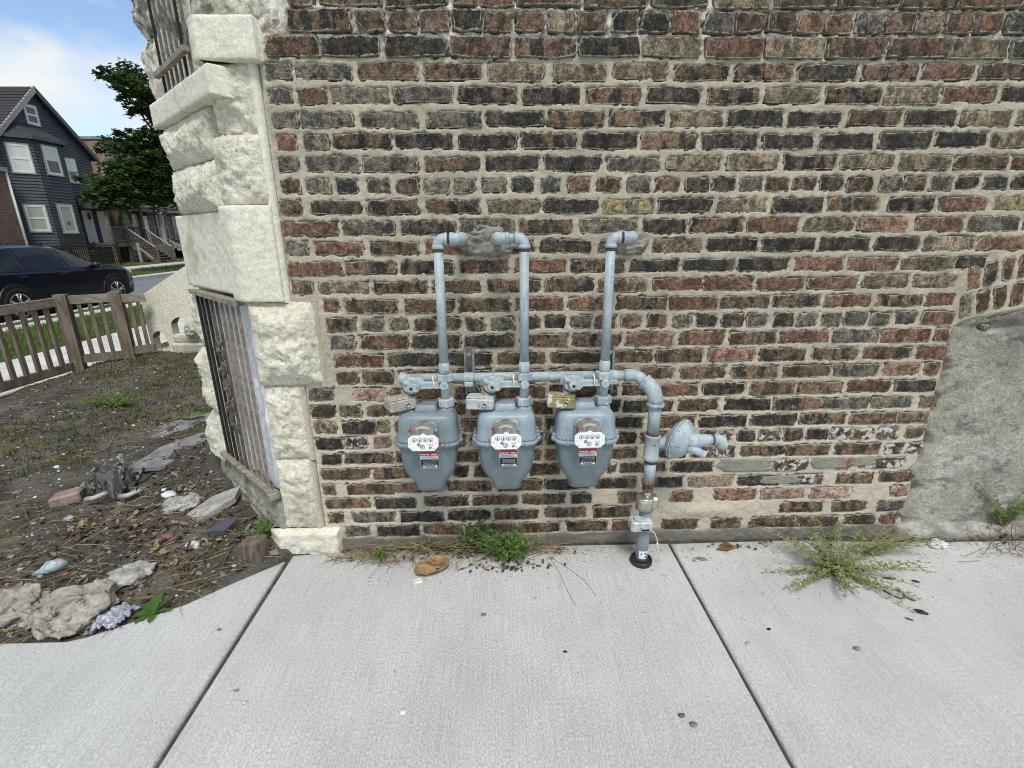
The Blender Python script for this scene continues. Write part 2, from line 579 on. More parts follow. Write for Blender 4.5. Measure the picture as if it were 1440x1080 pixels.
def stone_mat(name, c1, c2, pit=.3, bstr=.8):
    n = NT(name)
    P = n.pos()
    col = n.mix(n.ramp(n.noise(P, 5, 5, .6), .32, .68), c1, c2)
    g = n.noise(P, 120, 6, .72)
    col = n.scale_col(col, n.ramp(g, .28, .72, .82, 1.14))
    g2 = n.noise(P, 36, 6, .65)
    col = n.mix(n.ramp(g2, .43, .27, 0, min(.9, bstr)), col, (.24, .22, .16))
    col = n.mix(n.ramp(n.noise(P, 3.1, 5, .6), .57, .72, 0, .55), col, (.33, .31, .225))
    col = n.mix(n.ramp(n.noise(n.mapv(P, loc=(5.2, 1.1, 3.7)), 5.5, 4, .55), .645, .76, 0, .75), col, (.46, .27, .10))
    col = n.mix(n.ramp(n.noise(n.mapv(P, (1, 1, .25), loc=(1, 6, 2)), 9, 5, .65), .60, .74, 0, .38), col, (.30, .275, .21))
    zz = n.n('SeparateXYZ')
    n.set(zz, 0, P)
    col = n.mix(n.math('MULTIPLY', n.ramp(zz.outputs['Z'], 2.04, 2.1), n.ramp(n.noise(P, 14, 5, .6), .42, .6)), col, (.15, .145, .125))
    g4 = n.noise(P, 62, 6, .7)
    col = n.scale_col(col, n.ramp(g4, .30, .68, 1 - .34 * bstr, 1 + .14 * bstr))
    nb = n.bump(g2, .8 * bstr, .014, n.bump(g4, .9 * bstr, .007, n.bump(g, .7 * bstr, .004)))
    return n.out(col, .9, nb, 0, .2)
M_ROCK = stone_mat('rock_faced_limestone', (.71, .665, .525), (.80, .76, .635))
M_ASHLAR = stone_mat('dressed_limestone', (.72, .68, .55), (.79, .755, .64), bstr=.34)

def concrete_mat():
    n = NT('broomed_concrete')
    P = n.pos()
    broom = n.noise(n.mapv(P, (170, 5, 1)), 1.0, 3, .65)
    broom2 = n.noise(n.mapv(P, (420, 5, 1), loc=(3, 1, 0)), 1.0, 3, .7)
    big = n.noise(P, 1.7, 5, .6)
    col = n.mix(n.ramp(big, .30, .70), (.445, .448, .438), (.535, .538, .525))
    col = n.scale_col(col, n.ramp(broom, .26, .74, .88, 1.08))
    g = n.noise(n.mapv(P, (1, .5, 1)), 240, 2, .6)
    col = n.scale_col(col, n.ramp(g, .28, .72, .74, 1.22))
    g3 = n.noise(P, 150, 3, .65)
    col = n.mix(n.ramp(g3, .66, .72, 0, .55), col, (.22, .215, .20))
    col = n.mix(n.ramp(n.noise(n.mapv(P, loc=(5, 5, 0)), 130, 3, .65), .68, .74, 0, .5), col, (.78, .78, .76))
    col = n.mix(n.ramp(n.noise(n.mapv(P, (60, 4, 1), loc=(2, 0, 0)), 1, 5, .6), .60, .78, 0, .25), col, (.30, .29, .27))
    sy = n.n('SeparateXYZ')
    n.set(sy, 0, P)
    dirt = n.math('ADD', sy.outputs['Y'], n.math('MULTIPLY', n.math('SUBTRACT', n.noise(P, 14, 5, .6), .5), .22))
    col = n.mix(n.ramp(dirt, -.14, -.03, 0, .40), col, (.22, .20, .175))
    col = n.mix(n.ramp(n.noise(n.mapv(P, (1, .6, 1), loc=(7, 3, 0)), 5, 6, .65), .55, .75, 0, .35), col, (.40, .40, .385))
    nb = n.bump(broom2, .35, .0012, n.bump(broom, .5, .0025, n.bump(g, .25, .001)))
    return n.out(col, .88, nb, 0, .25)
M_CONC = concrete_mat()
M_CONC2 = surf('old_concrete', (.50, .49, .46), (.62, .61, .58), 3, .9, .3, 60, .004, world=True)
M_KERB = surf('kerb_concrete', (.50, .49, .46), (.60, .59, .56), 3, .9, .3, 60, .004, world=True)
M_JOINT = surf('joint_dirt', (.045, .042, .036), (.09, .085, .07), 30, .95, .6, 90, .004)
M_ASPHALT = surf('asphalt', (.13, .135, .15), (.18, .185, .20), .8, .85, .4, 40, .004, world=True, stretch=(1, .25, 1))
M_LAWN = surf('lawn_soil', (.055, .085, .022), (.085, .115, .035), 2.5, .95, .8, 30, .02, world=True)
M_EARTH = surf('far_ground', (.06, .07, .035), (.09, .085, .05), .2, .95, .3, 3, .02, world=True)

def soil_mat():
    n = NT('bare_soil')
    P = n.pos()
    col = n.mix(n.ramp(n.noise(P, 3.2, 6, .62), .34, .66), (.055, .050, .043), (.135, .123, .107))
    g = n.noise(P, 70, 6, .72)
    col = n.scale_col(col, n.ramp(g, .25, .75, .55, 1.5))
    col = n.mix(n.ramp(n.noise(P, 160, 3, .6), .66, .72, 0, .7), col, (.30, .28, .25))
    col = n.mix(n.ramp(n.noise(n.mapv(P, (1, 3, 1), rot=(0, 0, .6)), 70, 4, .6), .62, .70, 0, .5), col, (.20, .155, .10))
    col = n.mix(n.ramp(n.noise(P, 1.9, 4, .6), .54, .64, 0, .5), col, (.075, .075, .035))
    nb = n.bump(n.noise(P, 22, 6, .7), .9, .02, n.bump(g, .8, .006))
    return n.out(col, .95, nb, 0, .15)
M_SOIL = soil_mat()

def paint_mat(name, c1, c2, rust=.10, wear=.3, rough=.5, rs=(.21, .10, .035)):
    n = NT(name)
    P = n.obj()
    W = n.pos()
    col = n.mix(n.ramp(n.noise(n.mapv(W, (1, 1, .35)), 28, 5, .6), .35, .65), c1, c2)
    g = n.noise(W, 150, 5, .7)
    col = n.scale_col(col, n.ramp(g, .25, .75, .86, 1.10))
    col = n.mix(n.ramp(n.noise(W, 60, 6, .7), .575, .66, 0, wear), col, (.10, .115, .12))
    col = n.mix(n.ramp(n.noise(n.mapv(W, loc=(4, 2, 8)), 95, 5, .7), .60, .68, 0, wear), col, (.60, .61, .58))
    col = n.mix(n.ramp(n.noise(n.mapv(W, (1, 1, .3), loc=(6, 1, 9)), 24, 6, .7), .56, .72, 0, wear), col, (.17, .185, .19))
    if rust:
        col = n.mix(n.ramp(n.noise(n.mapv(W, loc=(1, 5, 2)), 32, 6, .65), .685 - rust, .75 - rust, 0, .85), col, rs)
    return n.out(col, n.ramp(g, .3, .7, rough - .08, rough + .12), n.bump(g, .25, .0012), 0, .45)
M_PIPE = paint_mat('blue_grey_pipe_paint', (.315, .380, .405), (.43, .49, .505), .06, .5, .5)
M_NUT = paint_mat('blue_grey_fitting_paint', (.305, .365, .39), (.46, .51, .515), .095, .55, .5)
M_RUSTRING = surf('rusty_thread', (.085, .05, .03), (.19, .12, .07), 60, .85, .6, 200, .001, [(.33, .36, .38)], .56, 40)
M_CASE = paint_mat('grey_meter_paint', (.185, .230, .25), (.222, .268, .285), .0, .25, .42)
M_CASEB = paint_mat('pale_blue_meter_paint', (.245, .312, .35), (.305, .372, .405), .0, .28, .42)
M_CASELOW = paint_mat('shaded_lower_case_paint', (.145, .182, .195), (.172, .210, .220), -.01, .16, .40)  # shade of the downward taper put into the colour, darker than the upper case
M_GALV = surf('weathered_galvanised', (.20, .215, .21), (.33, .34, .32), 30, .5, .3, 120, .001, [(.09, .09, .08)], .62, 20, metal=.55, spec=.5)
M_STEEL = surf('bright_steel', (.42, .40, .35), (.55, .53, .47), 18, .35, .15, 150, .001, [(.2, .16, .1)], .66, 24, metal=.8, spec=.5)
M_TANLOCK = surf('tan_lock_paint', (.34, .31, .25), (.42, .39, .33), 30, .55, .3, 120, .001, [(.62, .62, .60), (.13, .12, .10)], [.60, .68], 30)
M_GREYLOCK = surf('worn_grey_lock_paint', (.40, .42, .42), (.50, .52, .51), 30, .5, .3, 120, .001, [(.20, .17, .11), (.70, .70, .68)], [.58, .66], 28)
M_BRASSLOCK = surf('peeling_lock_paint', (.30, .245, .11), (.24, .19, .085), 30, .5, .3, 120, .001, [(.66, .66, .63)], .52, 34)
M_PLASTIC = plain('smoky_clear_plastic', (.16, .165, .15), .22, 0, .5)
M_PLASTICD = surf('dusty_index_cover', (.17, .175, .155), (.26, .265, .24), 40, .4, .2, 160, .001, spec=.5)
M_BEIGE = plain('beige_plate', (.52, .49, .38), .5)
M_WHITE = plain('white_dial_plate', (.78, .79, .78), .45)
M_INK = plain('black_ink', (.015, .015, .016), .6)
M_REDINK = plain('red_ink', (.42, .035, .035), .5)
M_PINK = plain('pale_red_ink', (.62, .25, .25), .5)
M_REDSEAL = plain('red_seal', (.45, .02, .035), .35)
M_BLKLABEL = plain('black_label', (.022, .022, .024), .4)
M_SILVER = plain('silver_label_edge', (.52, .53, .53), .4, .4)
M_WIRE = plain('white_wire_seal', (.74, .74, .70), .5)
M_CREAMWIRE = plain('cream_tracer_wire', (.66, .60, .38), .5)
M_BLACKPL = surf('black_plastic_sleeve', (.012, .012, .013), (.03, .03, .03), 40, .35, .2, 120, .001, [(.3, .28, .25)], .68, 40, spec=.5)
M_SLEEVE = paint_mat('grey_riser_coating', (.20, .235, .27), (.25, .285, .32), -.03, .15, .5)

M_IRONBLK = surf('black_iron', (.016, .015, .014), (.035, .03, .026), 40, .55, .3, 150, .001, [(.14, .08, .04)], .66, 40)
M_IRONGREY = surf('grey_iron', (.11, .108, .10), (.20, .195, .18), 26, .6, .4, 120, .001, [(.15, .09, .05), (.03, .03, .028)], [.64, .6], 26)
M_IRONTAN = surf('rusting_tan_iron', (.20, .165, .125), (.30, .265, .215), 22, .7, .4, 120, .001, [(.15, .075, .03), (.10, .085, .07)], [.58, .62], 24)
M_IRONBRN = surf('brown_iron', (.085, .07, .058), (.15, .125, .10), 26, .7, .4, 120, .001, [(.17, .08, .035), (.03, .027, .024)], [.60, .6], 26)
M_CLOTH = surf('white_sheeting', (.66, .68, .72), (.76, .77, .80), 9, .6, .2, 40, .002)
M_DARK = plain('dark_interior', (.02, .02, .022), .9)
M_GLASSDK = plain('dark_glass', (.03, .035, .04), .08, 0, .6)
M_BLIND = plain('pale_blind', (.62, .64, .60), .35, 0, .5)
M_BLINDG = plain('green_grey_blind', (.40, .43, .36), .35, 0, .5)
M_WHITETRIM = surf('white_trim', (.70, .70, .69), (.78, .78, .77), 6, .55, .1, 60, .001)
M_GREYTRIM = surf('weathered_grey_trim', (.26, .25, .235), (.36, .35, .33), 9, .8, .3, 60, .002)
M_RENDER = surf('cream_stucco', (.66, .625, .50), (.73, .695, .58), 4, .92, .5, 70, .004, [(.45, .41, .30)], .66, 7, world=True)
M_PLINTH = surf('stained_plinth', (.22, .205, .165), (.36, .34, .28), 6, .93, .8, 45, .008, [(.10, .095, .08), (.58, .56, .47)], [.56, .62], 9, world=True)
M_OLDSTONE = surf('old_step_stone', (.40, .375, .30), (.52, .49, .41), 6, .93, .8, 45, .01, [(.14, .13, .11)], .6, 9, world=True)
M_WOODF = surf('weathered_fence_wood', (.14, .108, .080), (.235, .19, .148), 7, .85, .5, 60, .002, [(.25, .225, .19), (.07, .05, .038)], [.60, .64], 9, stretch=(3, 3, .6))
M_WOODR = surf('weathered_rail_wood', (.23, .195, .155), (.34, .305, .255), 7, .85, .5, 60, .002, [(.33, .30, .26), (.10, .07, .05)], [.60, .66], 9, stretch=(.6, 3, 3))

def foliage(name, c1, c2, c3=None, trans=.25):
    n = NT(name)
    r = n.n('NewGeometry').outputs['Random Per Island']
    col = n.mix(r, c1, c2)
    if c3:
        col = n.mix(n.ramp(n.math('FRACT', n.math('MULTIPLY', r, 7.31)), .62, .7), col, c3)
    n.set(n.b, 'Transmission Weight', 0.0)
    d = n.n('BsdfDiffuse')
    t = n.n('BsdfTranslucent')
    m = n.n('MixShader')
    n.set(m, 0, trans)
    n.set(d, 'Color', col)
    n.set(t, 'Color', col)
    n.t.links.new(d.outputs[0], m.inputs[1])
    n.t.links.new(t.outputs[0], m.inputs[2])
    o = [x for x in n.t.nodes if x.type == 'OUTPUT_MATERIAL'][0]
    n.t.links.new(m.outputs[0], o.inputs['Surface'])
    return n.m
M_LEAFTREE = foliage('maple_leaves', (.030, .066, .026), (.060, .110, .034), (.115, .165, .040), .30)
M_GRASS = foliage('lawn_grass', (.075, .15, .025), (.13, .21, .05), (.20, .20, .09))
M_GRASSDRY = foliage('yard_grass', (.09, .13, .035), (.17, .18, .08), (.24, .20, .11))
M_WEED = foliage('weed_green', (.075, .16, .03), (.13, .24, .05), (.20, .27, .08))
M_WEEDPALE = foliage('pale_weed_green', (.17, .22, .07), (.25, .30, .11), (.32, .33, .17))
M_STRAW = foliage('dry_straw', (.26, .195, .105), (.40, .32, .19), (.17, .115, .06), .1)
M_TWIG = surf('twig', (.085, .062, .045), (.17, .13, .095), 20, .9, .3, 80, .001)
M_DEADLEAF = foliage('dead_leaves', (.060, .045, .033), (.125, .092, .062), (.30, .225, .13), .1)
M_MULCH = foliage('dark_litter', (.040, .036, .031), (.105, .092, .077), (.24, .215, .18), .05)
M_RUBBLE = surf('broken_concrete', (.27, .245, .205), (.40, .37, .32), 9, .95, .9, 60, .008, [(.10, .09, .075), (.47, .445, .40)], [.55, .62], 20)
M_RUBBLEG = surf('grey_rubble', (.30, .295, .28), (.42, .41, .39), 9, .95, .8, 60, .006, [(.15, .14, .13)], .6, 16)
def pebble_mat():
    n = NT('pebbles')
    r = n.n('NewGeometry').outputs['Random Per Island']
    col = n.mix(r, (.10, .095, .088), (.42, .405, .38))
    col = n.mix(n.ramp(n.math('FRACT', n.math('MULTIPLY', r, 5.7)), .86, .9), col, (.66, .66, .63))
    col = n.mix(n.ramp(n.math('FRACT', n.math('MULTIPLY', r, 9.1)), .88, .92), col, (.25, .12, .075))
    return n.out(col, .9)
M_PEBBLE = pebble_mat()

# ================================================================== THE CORNER BUILDING
bld = thing('corner_building', (0, 0.6, 0), 'old corner building with a dark brick side wall and a cream rock-faced stone bay', 'building')
wall = thing('brick_wall', (0.6, 0, 1.2), None, None)
put(wall, (0.6, 0, 1.2), bld)

# course number, then left edge, right edge (mm along the wall) and the kind of each brick
ROWS = [
    (-1, '-676,-592,r -578,-372,b -358,-150,k -133,69,b 83,296,b 311,516,b 545,727,k 749,942,t 957,1166,b 1184,1387,b 1397,1594,b 1607,1821,r 1839,2036,b'),
    (0, '-686,-483,m -454,-366,b -352,-261,b -247,-153,b -137,-43,k -31,61,b 76,172,b 187,274,t 287,382,b 406,492,k 506,597,k 617,703,r 725,822,g 832,931,b 943,1036,b 1048,1133,r 1146,1238,b 1253,1349,g 1359,1452,b 1463,1556,t 1571,1663,b 1678,1767,r 1783,1875,g 1890,1982,b 1998,2085,k'),
    (1, '-773,-594,b -587,-392,k -368,-157,k -147,60,b 75,282,m 292,504,k 517,716,t 734,937,r 945,1154,t 1165,1373,b 1386,1599,b 1604,1813,t 1831,2034,k'),
    (2, '-785,-698,g -683,-493,g -469,-268,b -241,-47,m -19,174,t 207,389,t 419,608,t 631,826,m 851,1055,m 1076,1287,k 1307,1507,m 1525,1713,o 1736,1941,b 1962,2165,k'),
    (3, '-787,-708,g -684,-585,r -570,-375,g -353,-149,g -126,77,m 100,299,k 322,520,m 543,735,k 761,946,m 970,1167,t 1190,1391,m 1407,1604,t 1623,1819,o 1837,2032,k'),
    (4, '-783,-699,g -684,-497,g -477,-273,g -243,-51,g -30,174,k 191,391,m 415,613,m 632,824,t 842,1041,k 1065,1260,k 1289,1482,b 1498,1690,k 1709,1897,t 1921,2124,t'),
    (5, '-779,-711,r -684,-598,g -583,-375,m -357,-155,k -132,76,k 94,294,m 314,515,k 536,736,m 757,960,k 984,1168,k 1194,1395,k 1419,1613,k 1632,1827,k 1844,2049,t'),
    (6, '-785,-709,g -688,-499,g -481,-283,g -259,-57,b -36,157,k 181,386,k 412,605,g 632,832,t 858,1049,t 1073,1273,m 1292,1490,t 1514,1706,t 1725,1929,b 1945,2148,r'),
    (7, '-786,-719,b -696,-610,g -584,-509,k -475,-392,g -366,-285,b -264,-172,g -156,-77,g -51,36,g 57,139,k 166,240,g 267,349,b 378,464,b 491,574,g 598,687,b 711,800,k 814,900,k 919,1001,g 1017,1101,b 1120,1208,b 1227,1315,k 1331,1427,b 1455,1538,g 1549,1632,b 1654,1737,g 1751,1837,k 1860,1949,k 1968,2061,k 2080,2170,b'),
    (8, '-802,-721,b -690,-503,k -480,-290,m -260,-61,m -32,161,t 180,385,k 403,596,y 618,820,k 841,1028,t 1053,1246,k 1268,1466,m 1502,1681,m 1704,1895,o 1923,2127,y'),
    (9, '-805,-599,r -580,-385,g -359,-157,k -136,64,g 88,287,b 317,536,g 561,726,k 745,950,m 967,1165,r 1190,1384,t 1398,1599,o 1632,1823,o 1843,2043,g 2060,2267,r'),
    (10, '-803,-720,g -690,-510,r -483,-299,m -272,-92,r -65,140,r 168,364,k 391,572,g 605,795,t 817,1014,k 1039,1243,k 1262,1459,k 1487,1662,k 1682,1887,t 1901,2104,r'),
    (11, '-805,-599,r -585,-392,m -370,-172,k -144,41,m 69,269,r 288,496,m 521,713,k 732,934,k 951,1153,k 1179,1374,o 1394,1594,o 1608,1823,t 1832,1952,k'),
    (12, '-805,-720,b -698,-508,t -483,-278,m -253,-66,b -38,167,b 186,378,m 401,591,t 617,811,r 820,1021,r 1035,1226,r 1243,1447,o 1467,1652,t 1678,1846,t'),
    (13, '-685,-627,r -601,-398,b -367,-173,b -156,45,b 71,259,r 281,456,o 476,678,m 692,886,r 895,1096,b 1113,1307,m 1327,1519,r 1542,1733,m 1747,1863,r'),
    (14, '-683,-567,m -545,-460,g -432,-361,g -335,-250,b -230,-150,b -130,-53,b -30,65,g 88,171,k 188,269,k 292,376,g 393,478,k 498,582,k 603,684,b 710,790,g 807,892,k 913,1001,k 1016,1101,g 1128,1208,k 1225,1309,g 1329,1407,g 1421,1517,g 1532,1613,g 1637,1724,g 1748,1883,r'),
    (15, '-677,-581,g -558,-366,r -346,-153,k -136,64,k 90,283,m 306,502,m 523,718,o 744,931,r 954,1149,b 1163,1371,r 1385,1585,g 1599,1800,r 1821,1879,r'),
    (16, '-669,-473,r -449,-243,k -223,-30,k -4,193,b 217,424,k 453,635,b 658,847,b 877,1067,o 1093,1287,m 1317,1510,b 1533,1739,b 1763,1893,r'),
    (17, '-672,-581,r -561,-435,b -414,-212,b -188,-35,k -11,188,b 212,406,b 430,562,b 592,734,b 761,956,b 980,1178,m 1202,1405,b 1423,1612,g 1642,1791,o 1819,1875,b'),
    (18, '-792,-689,g -606,-474,s -453,-408,r -387,-215,b -185,-78,k -54,99,k 120,192,b 213,410,k 434,500,k 522,659,b 683,842,r 863,1051,k 1072,1264,b 1276,1472,m 1490,1684,r 1699,1885,k'),
    (19, '-792,-692,b -677,-584,g -557,-414,b -387,-219,b -195,-143,b -122,114,b 138,227,k 251,450,k 471,517,k 529,671,k 689,745,k 766,943,b 968,1170,k 1182,1393,m 1401,1601,g 1612,1794,g 1831,1904,b'),
    (20, '-790,-700,t -670,-531,k -525,-471,t -446,-192,b -164,-97,b -70,176,b 200,438,k 500,618,k 689,846,k 867,1072,k 1093,1296,k 1311,1515,m 1536,1738,k 1740,1888,b'),
    (21, '-793,-678,k -669,-572,w -544,-471,s -446,-348,k -324,-226,b -201,-149,b -130,-41,w -16,83,b 108,183,k 201,301,k 326,420,b 441,495,k 510,598,k 617,724,b 755,853,b 879,948,b 964,1024,w 1046,1126,k 1142,1238,w 1253,1337,k 1356,1452,k 1465,1558,w 1571,1658,w 1674,1768,w 1806,1881,k'),
    (22, '-778,-692,k -680,-468,m -455,-223,b -192,-95,b -67,121,b 149,177,b 199,249,o 271,461,b 492,606,b 635,823,k 848,1044,w 1069,1276,m 1281,1473,b 1498,1704,b 1729,1900,w'),
    (23, '-784,-573,b -561,-358,m -326,-226,b -207,-141,k -113,108,b 133,264,b 289,449,b 474,516,w 535,737,b 766,953,k 1229,1386,w 1523,1592,s 1627,1830,w'),
    (24, '-790,-734,k -683,-480,b -470,-258,b -239,-39,m -13,185,r 195,400,k 426,611,m 685,825,k 847,1054,s 1079,1267,k 1296,1468,w 1534,1704,m 1733,1890,b'),
    (25, '-786,-590,b -568,-383,k -345,-150,m -127,73,r 102,293,b 319,410,k 537,622,o 776,878,o 977,1169,o 1195,1395,s 1428,1616,s 1804,1885,s'),
    (26, '-783,-716,b -674,-482,g -456,-262,k -243,-51,k -29,170,b 200,387,b 426,594,m 1296,1496,b 1542,1702,b 1756,1886,g'),
    (27, '-711,-604,g -571,-374,k -360,-181,r -164,69,r 75,274,k 300,493,b 516,633,r 746,917,b 981,1120,b 1166,1374,b 1383,1578,b 1608,1763,b'),
]
COURSE = 0.0735
def course_z(n):
    return 2.0574 - COURSE * n
INF_X0, INF_X1, INF_TOP = 1.885, 2.93, 1.045

br = random.Random(3)
bricks = []                                     # x0, x1, z0, z1, kind, front
for n_, s_ in ROWS:
    zc = course_z(n_)
    old = n_ <= 1
    hh = 0.0325 if old else (0.0282 if n_ < 14 else 0.0302)
    last = -9
    for w_ in s_.split():
        a_, b_, k_ = w_.split(',')
        x0, x1 = int(a_) / 1000 - .0042, int(b_) / 1000 + .0042
        z0 = zc - hh + br.uniform(-.003, .003)
        if n_ >= 13 and k_ == 'k' and br.random() < .22:
            k_ = 'b'
        z1 = zc + hh + br.uniform(-.003, .003)
        if n_ == 12 and x0 > 1.86 and zc < 1.2:
            continue
        if n_ == 11 and k_ == 'k' and x0 > 1.84:
            x1 = 1.99
            z0 += .018
        bricks.append((x0, x1, z0, z1, k_, br.uniform(.002, .006) + (.007 if old else 0)))
        last = max(last, x1)
NAMED = list(bricks)
extra = []
def arch_z(x):                                  # soffit of the flat arch over the blocked window
    m = (INF_X0 + INF_X1) / 2
    h = (INF_X1 - INF_X0) / 2
    return 1.012 + .072 * (1 - ((x - m) / h) ** 2)
kinds = 'kkkggbbbmmrrtto'
for n_ in range(-9, 28):                        # the wall goes on above and to the right of the photograph
    zc = course_z(n_)
    if n_ >= -1:
        row = [b for b in bricks if abs((b[2] + b[3]) / 2 - zc) < .025]
        x = max([b[1] for b in row] + [-.8]) + .014
    else:
        x = -.70
    hh = .0325 if n_ <= 1 else .030
    header = n_ % 7 == 0
    while x < 3.7:
        w_ = (.094 if header else .203) * br.uniform(.95, 1.04)
        x1 = x + w_
        blocked = False
        if x1 > INF_X0 - .02 and x < INF_X1 + .02:
            if zc < 1.02:
                blocked = True
            else:
                xm = min(max((x + x1) / 2, INF_X0), INF_X1)
                if zc - .03 < arch_z(xm) + .235:
                    blocked = True
        if blocked:
            if x < INF_X0 - .06 - .02:
                x1 = INF_X0 - .015
                if x1 - x > .04:
                    extra.append((x, x1, zc - hh, zc + hh, br.choice(kinds), br.uniform(.002, .006)))
                x = INF_X1 + .02
            else:
                x += .03
            continue
        extra.append((x, x1, zc - hh + br.uniform(-.003, .003), zc + hh + br.uniform(-.003, .003), br.choice(kinds), br.uniform(.002, .006) + (.007 if n_ <= 1 else 0)))
        x = x1 + br.uniform(.010, .022)

def brick_outline(rg, w, h, chip=.0035):
    """10 points round the front, a little uneven and chipped"""
    p = [(-w, -h), (-w * .33, -h), (w * .33, -h), (w, -h), (w, 0), (w, h), (w * .33, h), (-w * .33, h), (-w, h), (-w, 0)]
    out = []
    for i, (x, z) in enumerate(p):
        k = chip * (2.0 if i in (0, 3, 5, 8) else 1.0)
        out.append((x - math.copysign(abs(rg.gauss(0, k)), x) + rg.gauss(0, .0012) if x else x, z - math.copysign(min(abs(rg.gauss(0, k)), h * .3), z) if z else rg.gauss(0, .001)))
    return out

def brick_geo(rg, w, h, proud, tilt=None):
    """48 triangles: front with inner ring, worn arris, sides running back into the bed"""
    o = brick_outline(rg, w, h)
    n = len(o)
    a = rg.gauss(0, .006)
    vs, ed = [], []
    def y(x, z):
        return a * x
    m = min(w, h)
    for x, z in o:
        s_ = 1 - (m * .36) / max(abs(x), 1e-4) if abs(x) > m * .5 else .64
        s_ = max(.3, s_)
        vs.append((x * s_, -proud + y(x, z) - rg.uniform(0, .0012), z * .62))
        ed.append(0.)
    for x, z in o:
        vs.append((x, -proud + .0012 + y(x, z), z))
        ed.append(1.)
    for x, z in o:
        vs.append((x * 1.0 + math.copysign(.002, x), .016, z * 1.03))
        ed.append(1.1)
    fs = [tuple(range(n))]
    for k in range(n):
        k2 = (k + 1) % n
        fs.append((k, n + k, n + k2, k2))
        fs.append((n + k, 2 * n + k, 2 * n + k2, n + k2))
    # orient the front towards -y
    return vs, fs, ed

def brick_object(b, rg):
    x0, x1, z0, z1, k, pr = b
    vs, fs, ed = brick_geo(rg, (x1 - x0) / 2, (z1 - z0) / 2, pr)
    m = MB()
    m.add(vs, [f[::-1] for f in fs] if False else fs)
    return m, ed

# the 300 that show largest are parts; the rest is one joined piece
def hidden(b):                                  # behind the meters, so least of it shows
    xm, zm = (b[0] + b[1]) / 2, (b[2] + b[3]) / 2
    return .40 < zm < .95 and any(abs(xm - c) < .13 for c in (-.29, .02, .335))
def shown(b):
    vis = max(0, min(b[1], 2.02) - max(b[0], -.80))
    return vis * (b[3] - b[2]) * (1 + .3 * b[3]) * (.25 if hidden(b) else 1)
ARCH = []
mth = (INF_X0 + INF_X1) / 2
for ring in (0, 1):
    x = INF_X0 + .012
    while x < INF_X1 - .03:
        zc = arch_z(x) + .012 + ring * .113
        slope = -.072 * 2 * (x - mth) / ((INF_X1 - INF_X0) / 2) ** 2
        ARCH.append((x + .024, zc + .05, math.atan(slope) * .8, br.choice('grbrkr'), ring))
        x += .068 + br.uniform(-.003, .004)
order = sorted(NAMED, key=shown, reverse=True)
parts, rest = order[:288], order[288:] + extra
for b in parts:
    rg = random.Random(hash((round(b[0] * 1e3), round(b[2] * 1e3))) & 0xffff)
    vs, fs, ed = brick_geo(rg, (b[1] - b[0]) / 2, (b[3] - b[2]) / 2, b[5])
    m = MB()
    cx, cz = (b[0] + b[1]) / 2, (b[2] + b[3]) / 2
    m.add([(x + cx, y, z + cz) for x, y, z in vs], fs)
    m.build('brick', BRICK[b[4]], wall, smooth=False, attrs={'edge': ed})
keys = list(BRICKM)
mass, edm = MB(), []
for b in rest:
    rg = random.Random(hash((round(b[0] * 1e3), round(b[2] * 1e3), 5)) & 0xffff)
    vs, fs, ed = brick_geo(rg, (b[1] - b[0]) / 2, (b[3] - b[2]) / 2, b[5])
    cx, cz = (b[0] + b[1]) / 2, (b[2] + b[3]) / 2
    mass.cur = keys.index(b[4])
    mass.add([(x + cx, y, z + cz) for x, y, z in vs], fs)
    edm += ed
ob = mass.build('brickwork', [BRICKM[k] for k in keys], wall, smooth=False, attrs={'edge': edm})
tag(ob, kind='stuff')
na = 0
for (x, zc, ang, k, ring) in ARCH:
    if x > 2.25:
        mat_ = BRICK[k]
    rg = random.Random(int(x * 977) + ring)
    vs, fs, ed = brick_geo(rg, .0255, .049, .004 + rg.uniform(0, .003))
    ca, sa = math.cos(-ang), math.sin(-ang)
    m = MB()
    m.add([(x + px * ca + pz * sa, py, zc - px * sa + pz * ca) for px, py, pz in vs], fs)
    if x < 2.25 and na < 11:
        na += 1
        m.build('arch_brick', BRICK[k], wall, smooth=False, attrs={'edge': ed})
    else:
        m.build('arch_brick', BRICK[k], wall, smooth=False, attrs={'edge': ed})

